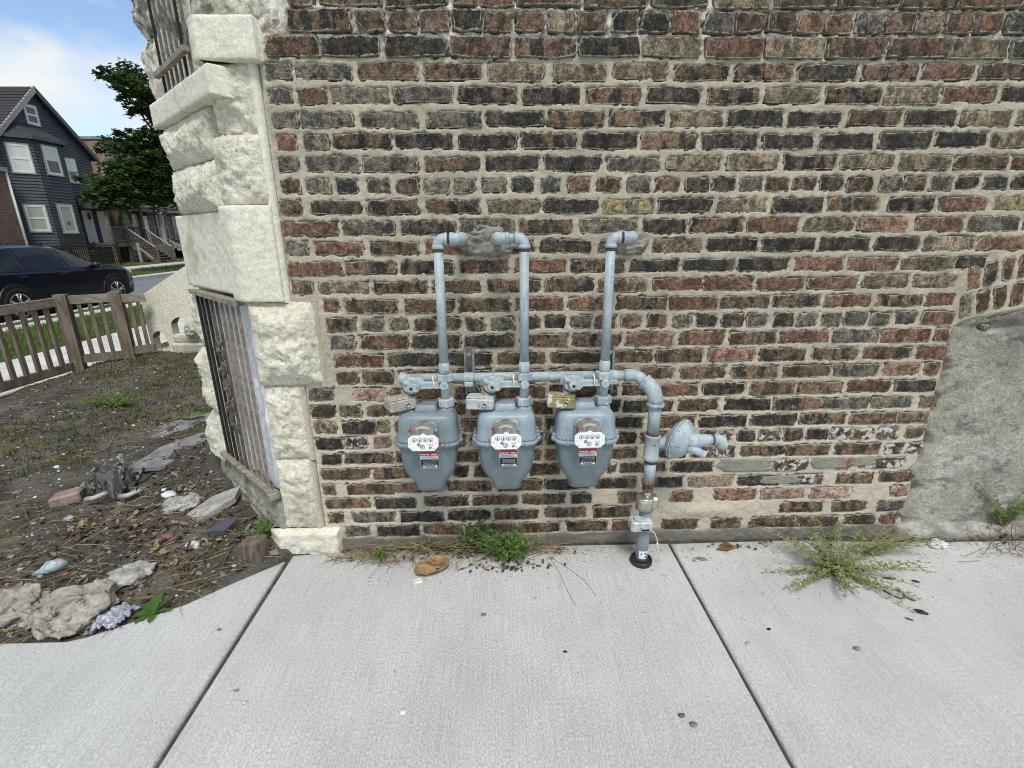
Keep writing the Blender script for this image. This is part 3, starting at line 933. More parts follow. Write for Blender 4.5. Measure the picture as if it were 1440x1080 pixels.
# mortar: a real height field, dragged up over the arrises and struck back behind each brick
def mortar_field(x0, x1, z0, z1, step):
    X, Z = np.meshgrid(np.arange(x0, x1 + 1e-6, step), np.arange(z0, z1 + 1e-6, step))
    base = .0015 + .0018 * fbm(X * 9, 0 * X, Z * 14, 3, 3) + .0028 * fbm(X * 45, 0 * X, Z * 45, 5, 4, .6) * .75
    lim = 1.985 + .02 * fbm(X * 3, 0 * X, Z * 0, 9, 2)
    t = sstep(lim - .008, lim + .012, Z)
    base = base * (1 - t) + t * (.0005 + .0065 * fbm(X * 42, 0 * X, Z * 42, 8, 4, .65))
    H = base.copy()
    rag = .0058 * fbm(X * 60, 0 * X, Z * 60, 21, 4, .62) + .0042 * fbm(X * 17, 0 * X, Z * 17, 23, 2)
    for b in NAMED + extra:
        bx0, bx1, bz0, bz1 = b[:4]
        i0, i1 = int((bx0 - x0) / step) - 2, int((bx1 - x0) / step) + 3
        j0, j1 = int((bz0 - z0) / step) - 2, int((bz1 - z0) / step) + 3
        if i1 < 0 or j1 < 0 or i0 >= X.shape[1] or j0 >= X.shape[0]:
            continue
        sl = (slice(max(j0, 0), max(j1, 0)), slice(max(i0, 0), max(i1, 0)))
        xs, zs = X[sl], Z[sl]
        d = np.minimum(np.minimum(xs - bx0, bx1 - xs), np.minimum(zs - bz0, bz1 - zs)) + rag[sl] - (.0045 if bz0 < 2 else .001)
        H[sl] = H[sl] - sstep(-.002, .005, d) * .022
    for (ax, az, ang, k, ring) in ARCH:
        sl = (slice(max(0, int((az - .07 - z0) / step)), int((az + .07 - z0) / step)), slice(max(0, int((ax - .06 - x0) / step)), int((ax + .06 - x0) / step)))
        xs, zs = X[sl] - ax, Z[sl] - az
        ca, sa = math.cos(ang), math.sin(ang)
        u, w = xs * ca + zs * sa, -xs * sa + zs * ca
        d = np.minimum(.0255 - np.abs(u), .049 - np.abs(w)) + rag[sl] - .004
        H[sl] = H[sl] - sstep(-.002, .005, d) * .022
    # smeared low courses right of the riser
    sm = np.exp(-((Z - .145) / .035) ** 2) * sstep(.70, .8, X) * sstep(1.12, 1.0, X) * .012
    H = np.maximum(H, -.03) + sm
    inf = sstep(INF_X0 - .01, INF_X0 + .05, X) * sstep(INF_X1 + .01, INF_X1 - .05, X) * sstep(arch_z(np.clip(X, INF_X0, INF_X1)) + .0, arch_z(np.clip(X, INF_X0, INF_X1)) - .05, Z)
    H = H * (1 - inf) - .03 * inf
    return X, -H, Z
X_, Y_, Z_ = mortar_field(-.80, 3.0, -.05, 2.34, .0062)
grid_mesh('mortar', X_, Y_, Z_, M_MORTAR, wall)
mb = MB()
mb.box((-.80, .004, 2.34), (3.75, .05, 2.80))
mb.box((3.0, .004, -.05), (3.75, .05, 2.34))
mb.build('mortar', M_MORTAR, wall)

def lump(name, cx, cz, rx, rz, h, mat, parent, seed=1, n=26, edge=.25, y0=0.0, pw=2.):
    """a trowelled patch lying on the wall"""
    u = np.linspace(-1.25, 1.25, n)
    U, V = np.meshgrid(u, u)
    rr = (np.abs(U) ** pw + np.abs(V) ** pw) ** (1 / pw) + edge * fbm(U * 1.6 + seed * 5, V * 1.6, 0 * U, seed, 4, .6)
    Hh = h * sstep(1.05, .72, rr) * (1 + (.45 if pw < 3 else .12) * fbm(U * 3, V * 3, 0 * U, seed + 4, 3)) - .014 * sstep(.9, 1.1, rr)
    X, Z = cx + U * rx, cz + V * rz
    grid_mesh(name, X, y0 - Hh, Z, mat, parent)
lump('mortar_patch', -.035, 1.335, .12, .062, .026, M_PATCH2, wall, 3)
lump('mortar_patch', -.045, 1.375, .055, .03, .022, M_PATCH2, wall, 9)
lump('mortar_patch', .512, 1.338, .075, .05, .020, M_PATCH2, wall, 5)
def flat_patch(x0, x1, z0, z1, seed):
    lump('mortar_patch', (x0 + x1) / 2, (z0 + z1) / 2, (x1 - x0) / 2 * 1.05, (z1 - z0) / 2 * 1.0, .0085, M_PATCH, wall, seed, 44, .10, 0., 7.)
flat_patch(.97, 1.235, .335, .405, 11)
flat_patch(1.40, 1.56, .345, .405, 12)
flat_patch(1.58, 1.70, .355, .40, 14)
flat_patch(1.18, 1.36, .275, .315, 13)

# rendered infill of the old basement window
def infill():
    step = .012
    X, Z = np.meshgrid(np.arange(1.80, 3.0, step), np.arange(-.03, 1.26, step))
    edge_l = INF_X0 + .034 * fbm(X * 0, Z * 9, X * 0, 4, 4, .6)
    top = np.minimum(arch_z(np.clip(X, INF_X0, INF_X1)) + .004, 1.20) + .018 * fbm(X * 12, X * 0, X * 0, 5, 4, .6) + .020 * fbm(X * 40, X * 0, Z * 40, 6, 3) - .02 * sstep(2.06, 1.9, X)
    inside = sstep(0, .02, X - edge_l) * sstep(0, .02, top - Z)
    H = .007 + .006 * fbm(X * 3.5, X * 0, Z * 3.5, 31, 3) + .0035 * fbm(X * 15, X * 0, Z * 15, 33, 4, .6)
    pits = sstep(.55, .8, fbm(X * 11, X * 0, Z * 16, 37, 3)) * .010
    hole = np.exp(-(((X - 2.07) / .10) ** 2 + ((Z - .985) / .018) ** 2)) * .035
    crack = np.exp(-((Z - .585 - .01 * fbm(X * 8, X * 0, X * 0, 40, 2)) / .004) ** 2) * sstep(2.03, 2.1, X) * .006
    H = H - pits - hole - crack
    Y = -(H * inside - .03 * (1 - inside))
    grid_mesh('cement_infill', X, Y, Z, M_INFILL, wall)
infill()
lump('exposed_brick_end', 2.035, .985, .034, .015, .016, BRICK['t'], wall, 6, 14, .2, .016)
# low cement ledge under the infill
def ledge():
    xs = np.arange(1.86, 3.6, .02)
    prof = [(-.02, -.05), (-.062, -.045), (-.064, .012), (-.056, .026), (-.043, .035), (.0, .046), (.03, .056)]
    P = np.array(prof)
    X = np.repeat(xs[:, None], len(P), 1)
    Y = np.repeat(P[None, :, 0], len(xs), 0) + .012 * fbm(X * 7, 0 * X, 0 * X + np.arange(len(P))[None] * .3, 51, 3) * (P[None, :, 0] < -.03)
    Z = np.repeat(P[None, :, 1], len(xs), 0) + .007 * fbm(X * 9, 0 * X, 0 * X + np.arange(len(P))[None] * .3, 52, 3)
    Y[0, :] = .02
    grid_mesh('ledge', X, Y, Z, M_LEDGE, wall)
ledge()

# ------------------------------------------------------------------ stone bay: the corner pier and the canted face at 45 degrees
CX = -0.97
S45 = math.sqrt(.5)
def F(x, out=0.0):
    return (x, -out)
def S(s, out=0.0):                               # a point on the canted face, s metres from the corner
    return (CX - s * S45 - out * S45, s * S45 - out * S45)
bay = thing('stone_bay', (-1.2, .3, 1), None, None)
put(bay, (-1.2, .3, 1.0), bld)

def path_block(name, path, z0, z1, mat, proud=0., bulge=0., amp=.004, seed=0, freq=9., step=.009, depth=.12, drop=None, label=None, margin=.03, nsm=2):
    """a stone whose face follows a plan path (seen from outside, left end last); rock-faced when bulge > 0"""
    P = [Vector((x, y)) for x, y in path]
    seg = [(P[i + 1] - P[i]).length for i in range(len(P) - 1)]
    Ltot = sum(seg)
    n = max(6, int(Ltot / step))
    pts, nrm, us = [], [], []
    for k in range(n + 1):
        d = Ltot * k / n
        acc = 0
        for i, l in enumerate(seg):
            if d <= acc + l + 1e-9 or i == len(seg) - 1:
                t = (d - acc) / l
                pts.append(P[i].lerp(P[i + 1], t))
                e = (P[i + 1] - P[i]).normalized()
                nrm.append(Vector((-e.y, e.x)))
                break
            acc += l
        us.append(d)
    # outward is -y for a path running to -x
    N = []
    for k in range(n + 1):
        v = Vector((0, 0))
        for q in range(max(0, k - nsm), min(n, k + nsm) + 1):
            v += nrm[q]
        v.normalize()
        N.append(v)
    out_sign = -1 if (N[0].y > 0) else 1
    m = max(6, int((z1 - z0) / step))
    u = np.array(us)[:, None]
    px = np.array([p.x for p in pts])[:, None]
    py = np.array([p.y for p in pts])[:, None]
    nx = np.array([v.x * out_sign for v in N])[:, None]
    ny = np.array([v.y * out_sign for v in N])[:, None]
    w = np.linspace(0, 1, m + 1)[None, :]
    Z = z0 + (z1 - z0) * w + 0 * u
    ed = np.minimum(np.minimum(u, Ltot - u), np.minimum(Z - z0, z1 - Z))
    if bulge:
        win = sstep(0, .07, ed) * .75 + .25 * sstep(0, .15, ed)
        rough = fbm(px * freq + seed, py * freq, Z * freq, seed, 5, .55)
        big = fbm(px * freq * .4 + seed * 3, py * freq * .4, Z * freq * .45, seed + 5, 2)
        facet = np.abs(fbm(px * freq * 1.1 + seed * 2, py * freq * 1.1, Z * freq * 1.1, seed + 9, 3))
        D = proud + bulge * win * (1 + .35 * big) + amp * .55 * rough * (.3 + .7 * win) - amp * .6 * facet * win
        grit = fbm(px * 42 + seed, py * 42, Z * 42, seed + 13, 4, .62)
        chis = np.abs(fbm(px * 34 + Z * 22 + seed, py * 34 - Z * 9, Z * 15, seed + 17, 4, .6))
        D = D - .009 * chis * win + .0055 * np.maximum(0, fbm(px * 15, py * 15, Z * 17 + seed * 2, seed + 19, 4, .65)) * win
        D = D + .0055 * grit * (.35 + .65 * win) + .006 * np.abs(fbm(px * 24, py * 24, Z * 24 + seed, seed + 15, 3)) * win
        D = D - .012 * sstep(.016, 0, ed) * (1 + .8 * fbm(px * 25, py * 25, Z * 25, seed + 2, 3))
    else:
        D = proud + amp * fbm(px * freq, py * freq, Z * freq, seed, 4, .6) - .0035 * sstep(.009, 0, ed)
    if drop is not None:
        D = D + drop(u / Ltot, w)
    zj = .006 * fbm(px * 14, py * 14, Z * 4, seed + 7, 2) * (1 if bulge else .2)
    X, Y = px + nx * D, py + ny * D
    Zf = Z + zj * sstep(0, .05, np.minimum(Z - z0, z1 - Z)) + 0 * u
    # returns at the top, bottom and both ends, run back into the wall
    X = np.concatenate([px - nx * depth + 0 * Z[:, :1], X, px - nx * depth + 0 * Z[:, :1]], 1)
    Y = np.concatenate([py - ny * depth + 0 * Z[:, :1], Y, py - ny * depth + 0 * Z[:, :1]], 1)
    Zf = np.concatenate([Zf[:, :1], Zf, Zf[:, -1:]], 1)
    bx = (px - nx * depth) + 0 * X
    by = (py - ny * depth) + 0 * X
    X = np.concatenate([bx[:1], X, bx[-1:]], 0)
    Y = np.concatenate([by[:1], Y, by[-1:]], 0)
    Zf = np.concatenate([Zf[:1], Zf, Zf[-1:]], 0)
    ob = grid_mesh(name, X, Y, Zf, mat, bay)
    if label:
        ob['label'] = label
    return ob

# the pier at the corner, from the ground up
base_block = path_block('base_stone', [F(-.735), F(-1.0), (-1.0, .10)], -.08, .098, M_ASHLAR, .05, 0, .006, 2, 16, .007, nsm=0)
path_block('quoin_stone', [F(-.812), F(CX), S(.016)], .098, .440, M_ROCK, .008, .020, .016, 11, 12)
path_block('quoin_stone', [F(-.805), F(CX), S(.016)], .446, .772, M_ROCK, .008, .022, .016, 12, 12)
path_block('quoin_stone', [F(-.715), F(CX), S(.016)], .779, 1.122, M_ROCK, .012, .040, .022, 13, 10, label='large rock-faced quoin stone reaching into the brickwork')
path_block('smooth_quoin', [F(-.828), F(CX), S(.09)], 1.126, 1.478, M_ASHLAR, .030, 0, .0020, 14, 26, .007, nsm=0, label='dressed quoin stone with an orange rust stain')
path_block('quoin_stone', [F(-.822), F(CX), S(.10)], 1.482, 1.715, M_ROCK, .010, .016, .014, 15, 13)
path_block('quoin_stone', [F(-.818), F(CX), S(.05)], 1.720, 1.946, M_ROCK, .002, .016, .014, 16, 12,
           drop=lambda u, w: -.022 * np.exp(-((w - .18) / .16) ** 2) * sstep(.2, .5, u) * sstep(1, .7, u))
path_block('belt_stone', [F(-.790), F(-.985), (-.985, .12)], 1.934, 2.062, M_ASHLAR, .042, 0, .0016, 17, 28, .006, nsm=0)
path_block('quoin_stone', [F(-.715), F(CX), S(.09)], 2.068, 2.72, M_ROCK, .004, .018, .014, 18, 9, label='weathered dark stone above the belt stone')
# canted face, right to left
path_block('face_stone', [S(.095), S(.800)], 1.140, 1.462, M_ASHLAR, .006, 0, .0020, 21, 24, .007, nsm=0)
path_block('face_stone', [S(.105), S(.695)], 1.466, 1.648, M_ROCK, .010, .034, .024, 22, 9)
path_block('face_stone', [S(.105), S(.685)], 1.653, 1.826, M_ROCK, .008, .030, .022, 23, 9)
path_block('window_sill', [S(-.062), S(.735)], 1.826, 1.918, M_ASHLAR, .034, 0, .0014, 24, 26, .007, depth=.16, nsm=0)
path_block('jamb_stone', [S(.475), S(.685), S(.71, -.08)], 1.918, 2.150, M_ROCK, .012, .030, .020, 25, 9)
path_block('jamb_stone', [S(.475), S(.685), S(.71, -.08)], 2.154, 2.72, M_ROCK, .012, .032, .022, 26, 8)
path_block('jamb_stone', [S(.665), S(.765), S(.79, -.08)], .835, 1.138, M_ROCK, .004, .026, .018, 27, 10)
path_block('jamb_stone', [S(.675), S(.785), S(.81, -.08)], .470, .830, M_ROCK, .010, .045, .016, 28, 9)
path_block('jamb_stone', [S(.690), S(.850), S(.88, -.08)], .17, .466, M_ROCK, .012, .042, .016, 29, 9)
path_block('plinth_stone', [S(.005), S(.83)], -.10, .225, M_PLINTH, .022, .012, .012, 30, 10)
# strip of lime mortar between the pier and the brickwork
def seam(path_x, z0, z1, seed):
    zs = np.arange(z0, z1, .012)
    us = np.linspace(0, 1, 6)
    U, Zs = np.meshgrid(us, zs)
    X = path_x - .016 + U * .036 + .0015 * fbm(Zs * 5, U * 0, U * 0, seed, 3)
    H = -.006 + .016 * np.abs(np.sin(U * PI)) ** .35 + .0012 * fbm(X * 40, 0 * X, Zs * 30, seed, 3)
    grid_mesh('mortar_seam', X, -H, Zs, M_ASHLAR if z0 > 1.1 else M_MORTAR, bay)
seam(-.832, 1.12, 1.94, 1)
seam(-.725, .775, 1.125, 2)
seam(-.820, .44, .775, 3)
seam(-.826, .095, .44, 4)
seam(-.80, 1.94, 2.06, 5)
seam(-.73, 2.06, 2.7, 6)
# the next face of the bay, running away along the front, and the house above
for i, (z0, z1) in enumerate([(-.1, .46), (.46, .83), (.83, 1.14), (1.14, 1.46), (1.46, 1.83), (1.83, 2.2), (2.2, 2.72)]):
    path_block('front_stone', [S(.66, -.05), (S(.66)[0] + .03, 1.5)], z0, z1 - .004, M_ROCK if i not in (3,) else M_ASHLAR, -.02, .02, .015, 40 + i, 8, .03)
mb = MB()
mb.prism([(-.70, .06), (-.9, .06), S(.05, -.06), S(.62, -.07), (S(.62)[0] + .1, 1.5), (-.70, 1.5)], 2.70, 7.2)
mb.prism([(-.75, .10), (-.93, .10), S(.62, -.16), (S(.62)[0] + .2, 1.5), (-.75, 1.5)], -.1, .10)
mb.prism([(-.70, .012), (-.960, .012), S(.03, -.022), (-.93, .32), (-.70, .32)], .10, 2.70)
mb.build('upper_bay', M_ROCK, bay)
mb = MB()
mb.box((-.78, .052, 2.80), (9.0, .35, 7.2))
mb.box((3.75, .02, -.1), (9.0, .35, 2.80))
mb.build('upper_wall', BRICK['b'], wall)
mb = MB()
mb.box((-.78, .36, -.2), (9.0, 36, 7.1))  # run on far out of view so the car side reflects a dark mass
mb.build('unseen_extended_core', BRICK['b'], bld)

# ------------------------------------------------------------------ lower window: grille, sheeting and dark room behind
win = thing('basement_window', (-1.2, .26, .7), None, None)
put(win, (-1.2, .26, .7), bld)
def S3(s, out, z):
    x, y = S(s, out)
    return Vector((x, y, z))
def sbar(mb, s, out, z0, z1, w=.010, d=.010, lean=0.):
    """square upright on the canted face"""
    p = []
    for z, o in ((z0, out), (z1, out + lean)):
        for ds, do in ((-w, -d), (w, -d), (w, d), (-w, d)):
            p.append(S3(s + ds, o + do, z))
    mb.hexa([p[3], p[2], p[1], p[0], p[7], p[6], p[5], p[4]])
def rail(mb, s0, s1, out, za, zb, w=.012, d=.012):
    p = []
    for z in (0, 1):
        for s, zc in ((s0, za), (s1, zb)):
            for do in ((-d, d) if s == s0 else (d, -d)):
                p.append(S3(s, out + do, zc + (-w if z == 0 else w)))
    mb.hexa(p)
mb = MB()
mb.quad(S3(-.02, -.22, .15), S3(.78, -.22, .15), S3(.78, -.22, 1.2), S3(-.02, -.22, 1.2))  # dark sheet standing in for the unlit room
mb.build('unlit_room_sheet', M_DARK, win)
mb = MB()                                        # lintel recess seen over the top rail
mb.box((0, 0, 0), (.64, .02, .045), .002, Vector((-S45, S45, 0)), Vector((S45, S45, 0)), S3(.04, -.09, 1.085))
mb.build('lintel_board', M_GREYTRIM, win)
# sheeting tied behind the bars and bellying out beside them
u, v = np.meshgrid(np.linspace(0, 1, 46), np.linspace(0, 1, 70))
zz = .245 + v * .865
ss = .004 + u * .63
belly = .030 * np.exp(-((u - .05) / .10) ** 2) * np.exp(-((zz - .50) / .22) ** 2)
oo = -.028 + belly + .010 * fbm(u * 9, v * 2.2, u * 0, 61, 3) + .012 * np.sin(v * 17 + u * 3) * np.exp(-((u - .05) / .12) ** 2) * (zz < .8)
ss = ss - .010 * np.exp(-((zz - .47) / .10) ** 2) * (1 - u) - .004 * (1 - u) * np.sin(zz * 19)
gx, gy = CX - ss * S45 - oo * S45, ss * S45 - oo * S45
grid_mesh('white_sheeting', gx, gy, zz, M_CLOTH, win)
gr = thing('window_grille', S3(.37, .02, .68), None, None)
put(gr, S3(.37, .02, .68), bld)
gr['label'] = 'rusting basement window grille with a scroll ornament'
NB = 9
for i in range(NB):
    s = .668 - i * .0690
    mb = MB()
    sbar(mb, s, .012, .195, 1.100, .0065, .0055)
    mb.build('bar', M_IRONBLK if i < 3 else (M_IRONBRN if i < 5 else M_IRONTAN), gr)
mb = MB()
rail(mb, .085, .700, .014, 1.112, 1.118, .010, .022)
mb.build('top_rail', M_IRONTAN, gr)
mb = MB()
rail(mb, .075, .700, .030, .268, .262, .006, .014)
mb.build('bottom_rail', M_IRONTAN, gr)
mb = MB()
mb.box((0, 0, 0), (.045, .05, .035), .004, Vector((-S45, S45, 0)), Vector((-S45, -S45, 0)), S3(.02, .0, .245))
mb.build('bracket', M_IRONTAN, gr)
mb = MB()                                        # cast scroll panel between the middle bars
def scroll(cx, cz, r0, turns, dirn, start, lead):
    pts = []
    for k in range(26):
        t = k / 25
        a = start + dirn * turns * 2 * PI * t
        r = r0 * (1 - .82 * t)
        pts.append(S3(cx + math.cos(a) * r, .022, cz + math.sin(a) * r))
    mb.tube(pts, [.0065 * (1 - .3 * k / 25) for k in range(26)], 6)
sc_ = .435
for zc, fl in ((.885, 1), (.79, -1), (.70, 1), (.60, -1), (.52, 1)):
    scroll(sc_ + .022 * fl, zc, .034, 1.35, fl, PI / 2 * fl, 0)
    scroll(sc_ - .026 * fl, zc - .035, .024, 1.2, -fl, -PI / 2 * fl, 0)
    mb.ball(S3(sc_ - .012 * fl, .028, zc - .02), .013, 1)
mb.tube([S3(sc_ + .02 * math.sin(t * 9), .02, .93 - t * .47) for t in np.linspace(0, 1, 24)], .0075, 6)
for q in np.linspace(.5, .9, 9):
    mb.ball(S3(sc_ + rnd.uniform(-.04, .04), .026, q), .010, 1, 0, (1, 1, 1.4))
mb.build('scroll_ornament', M_IRONBRN, gr)

# ------------------------------------------------------------------ upper window over the stone sill
uw = thing('upper_window', S3(.34, -.08, 2.3), None, None)
put(uw, S3(.34, -.08, 2.3), bld)
mb = MB()
mb.box((0, 0, 0), (.47, .02, .85), 0, Vector((-S45, S45, 0)), Vector((S45, S45, 0)), S3(.06, -.15, 1.93))
mb.build('pane', M_GLASSDK, uw)
mb = MB()
for s0, s1 in ((.05, .12), (.27, .33), (.46, .53)):
    mb.box((0, 0, 0), (s1 - s0, .04, .85), .003, Vector((-S45, S45, 0)), Vector((S45, S45, 0)), S3(s0, -.11, 1.93))
mb.box((0, 0, 0), (.48, .04, .05), .003, Vector((-S45, S45, 0)), Vector((S45, S45, 0)), S3(.05, -.108, 1.925))
mb.build('frame', M_WHITETRIM, uw)
gr2 = thing('window_grille', S3(.34, .03, 2.3), None, None)
put(gr2, S3(.34, .03, 2.3), bld)
gr2['label'] = 'plain barred grille standing on the stone window sill'
for i in range(7):
    s = .462 - i * .0600
    mb = MB()
    sbar(mb, s, .028, 1.918, 2.74, .0042, .0045)
    mb.build('bar', M_IRONBLK if i in (0, 5) else M_IRONGREY, gr2)
mb = MB()
rail(mb, .085, .505, .040, 1.990, 1.985, .009, .010)
mb.build('bottom_rail', M_IRONTAN, gr2)

# ------------------------------------------------------------------ stuccoed side wall of the front steps
st = thing('step_wall', (-3.7, 3.75, .5), None, None)
put(st, (-3.7, 3.75, .5), bld)
def arch_poly(cx, z0, w, h, n=9):
    return [(cx - w, z0)] + [(cx - w * math.cos(PI * k / n), z0 + h * .45 + h * .55 * math.sin(PI * k / n)) for k in range(n + 1)] + [(cx + w, z0)]
def stair_wall(y0, y1):
    """side wall with two arched weep openings: columns of quads around the arches"""
    xs = np.arange(-3.99, -2.2, .01)
    m = MB()
    def top(x):
        return min(.765 + (x + 3.93) * .575, 1.72)
    def gaps(x):
        for cx, zb, w, h in ((-3.880, .118, .085, .215), (-3.615, .288, .110, .20)):
            t = (x - cx) / w
            if abs(t) < 1:
                return zb, zb + h * .35 + h * .65 * math.sqrt(1 - t * t)
        return None
    for y in (y0, y1):
        fl = y == y0
        for a, b in zip(xs[:-1], xs[1:]):
            c = (a + b) / 2
            g = gaps(c)
            spans = [(-.1, top(c))] if g is None else [(-.1, g[0]), (g[1], top(c))]
            for k, (q0, q1) in enumerate(spans):
                t0, t1 = (top(a), top(b)) if k == len(spans) - 1 else (q1, q1)
                q = [(a, y, q0), (b, y, q0), (b, y, t1), (a, y, t0)]
                m.quad(*(q if fl else q[::-1]))
    for a, b in zip(xs[:-1], xs[1:]):
        m.quad((a, y0, top(a)), (b, y0, top(b)), (b, y1, top(b)), (a, y1, top(a)))
        g0 = gaps((a + b) / 2)
        if g0:
            m.quad((a, y0, g0[1]), (a, y1, g0[1]), (b, y1, g0[1]), (b, y0, g0[1]))
            m.quad((a, y0, g0[0]), (b, y0, g0[0]), (b, y1, g0[0]), (a, y1, g0[0]))
            for e in (a, b):
                if gaps(e + (-.005 if e == a else .005)) is None:
                    m.quad((e, y0, g0[0]), (e, y1, g0[0]), (e, y1, g0[1]), (e, y0, g0[1]))
    m.quad((xs[0], y0, -.1), (xs[0], y0, top(xs[0])), (xs[0], y1, top(xs[0])), (xs[0], y1, -.1))
    return m
stair_wall(3.62, 3.74).build('stucco_wall', M_RENDER, st)
mb = MB()
mb.box((-4.0, 3.58, -.1), (-3.72, 3.90, .115), .02)
mb.build('footing_stone', M_OLDSTONE, st)
mb = MB()
mb.box((-3.745, 3.57, -.1), (-3.38, 3.92, .20), .025)
mb.build('footing_stone', M_OLDSTONE, st)
mb = MB()
mb.box((-3.72, 3.60, .20), (-3.36, 3.90, .285), .015)
mb.build('footing_stone', M_OLDSTONE, st)
mb = MB()
mb.ball((-3.44, 3.60, .36), .11, 2, .22, (1, .8, .9), 5)
mb.build('footing_stone', M_OLDSTONE, st)
for k in range(7):
    mb = MB()
    mb.box((-3.9 + k * .25, 3.75, -.05), (-2.0, 4.9, .14 * (k + 1)), .01)
    mb.build('step', M_OLDSTONE, st)

# ================================================================== GAS METERS AND PIPEWORK
def arc(c, a, b, r, t0, t1, n=9):
    """points on an arc centre c in the plane of unit vectors a, b"""
    c, a, b = Vector(c), Vector(a), Vector(b)
    return [c + a * math.cos(t0 + (t1 - t0) * k / n) * r + b * math.sin(t0 + (t1 - t0) * k / n) * r for k in range(n + 1)]
def hexnut(mb, c, d, r, h, n=6):
    c, d = Vector(c), Vector(d).normalized()
    mb.rod([(-h / 2, r * .88), (-h / 2 + .003, r), (h / 2 - .003, r), (h / 2, r * .88)], c, d, n, False)
def elbow(mb, corner, a, b, r, rr, ends=.010):
    """90 degree fitting turning from direction a to direction b at a corner point, with beaded ends"""
    corner, a, b = Vector(corner), Vector(a).normalized(), Vector(b).normalized()
    c = corner + (a + b) * rr
    pts = [corner + a * (rr + ends)]
    for k in range(11):
        t = PI / 2 * k / 10
        pts.append(c - b * rr * math.cos(t) - a * rr * math.sin(t))
    pts.append(corner + b * (rr + ends))
    mb.tube(pts, r, 16)
    for e, d in ((pts[0], a), (pts[-1], b)):
        mb.rod([(-.008, r * 1.0), (-.006, r * 1.12), (.003, r * 1.12), (.005, r * 1.02)], e, d, 18)
RISX = (-.2065, .0965, .4035)
PY = -.165                                        # plane of the risers
MY, MZ = -.110, .833                              # header pipe
gp = thing('gas_pipework', (.2, -.12, .85), 'pale blue grey gas pipework with three tall risers on the brick wall', 'gas pipes')
X, Y, Zv = Vector((1, 0, 0)), Vector((0, 1, 0)), Vector((0, 0, 1))
TOPZ = 1.356
for i, x in enumerate(RISX):
    mb = MB()
    mb.cyl((x, PY, .895), (x, PY, TOPZ - .040), .0172, 16)
    mb.build('riser_pipe', M_PIPE, gp)
    mb = MB()
    mb.cyl((x, PY, TOPZ - .044), (x, PY, TOPZ - .034), .0180, 16)
    mb.build('rusty_thread', M_RUSTRING, gp)
    mb = MB()
    mb.cyl((x, PY, .905), (x, PY, .912), .0178, 16)
    mb.build('rusty_thread', M_RUSTRING, gp)
    sx = -1 if i == 1 else 1
    mb = MB()
    elbow(mb, (x, PY, TOPZ), -Zv, X * sx, .0197, .023, .006)
    mb.build('elbow', M_PIPE, gp)
    gap = .016 if i == 1 else .004
    mb = MB()
    mb.cyl((x + sx * .036, PY, TOPZ), (x + sx * (.046 + gap), PY, TOPZ), .0175, 16)
    mb.build('nipple', M_RUSTRING if i != 1 else M_NUT, gp)
    x2 = x + sx * (.046 + gap + .031)
    mb = MB()
    elbow(mb, (x2, PY, TOPZ), -X * sx, Y, .0205, .024, .010)
    mb.build('elbow', M_PIPE, gp)
    mb = MB()
    mb.cyl((x2, PY + .04, TOPZ), (x2, .02, TOPZ), .0168, 14)
    mb.build('wall_stub', M_PIPE, gp)
    # union in front of the header, then down to the outlet nut of the meter
    mb = MB()
    mb.rod([(0, .0185), (.004, .0215), (.034, .0215), (.036, .019), (.044, .019)], (x, PY, .868), Zv, 16)
    mb.build('coupling', M_PIPE, gp)
    mb = MB()
    hexnut(mb, (x, PY, .853), Zv, .0325, .030)
    mb.build('union_nut', M_NUT, gp)
# header pipe with its three outlets
mb = MB()
mb.cyl((-.372, MY, MZ), (.505, MY, MZ), .0195, 16)
mb.build('header_pipe', M_PIPE, gp)
mb = MB()
mb.ball((-.374, MY, MZ), .024, 2)
mb.rod([(0, .025), (.012, .025), (.014, .021)], (-.372, MY, MZ), -X, 16)
mb.build('end_cap', M_PIPE, gp)
for cx in (-.118, .447):                           # channel struts and clamps holding the header
    mb = MB()
    w = .021
    for z0, z1 in ((.745, .935),):
        mb.box((cx - w, -.018, z0), (cx + w, -.014, z1))
        mb.box((cx - w, -.055, z0), (cx - w + .004, -.014, z1))
        mb.box((cx + w - .004, -.055, z0), (cx + w, -.014, z1))
        mb.box((cx - w, -.057, z0), (cx - w + .010, -.054, z1))
        mb.box((cx + w - .010, -.057, z0), (cx + w, -.054, z1))
    so = mb.build('strut', M_GALV, gp)
    mb = MB()
    mb.tube([(cx, MY + .0215 * math.cos(t), MZ + .0225 * math.sin(t)) for t in np.linspace(-PI * .5 - .9, PI * .5 + .9 - 2 * PI * 0, 2)], .001, 4)
    mb = MB()
    for t in np.linspace(0, 2 * PI, 19)[:-1]:
        t2 = t + 2 * PI / 18
        a = [(cx + q, MY + .0225 * math.cos(tt), MZ + .0225 * math.sin(tt)) for q, tt in ((-.018, t), (.018, t), (.018, t2), (-.018, t2))]
        mb.add(a, [(0, 1, 2, 3)], True)
    mb.box((cx - .018, MY - .030, MZ - .030), (cx + .018, MY - .018, MZ - .010), .004)
    mb.build('clamp', M_PIPE, gp)
    mb = MB()
    hexnut(mb, (cx, -.062, .918), Y, .010, .010)
    mb.build('bolt', M_GALV, gp)
    mb = MB()
    hexnut(mb, (cx, -.062, .766), Y, .009, .009)
    mb.build('bolt', M_GALV, gp)
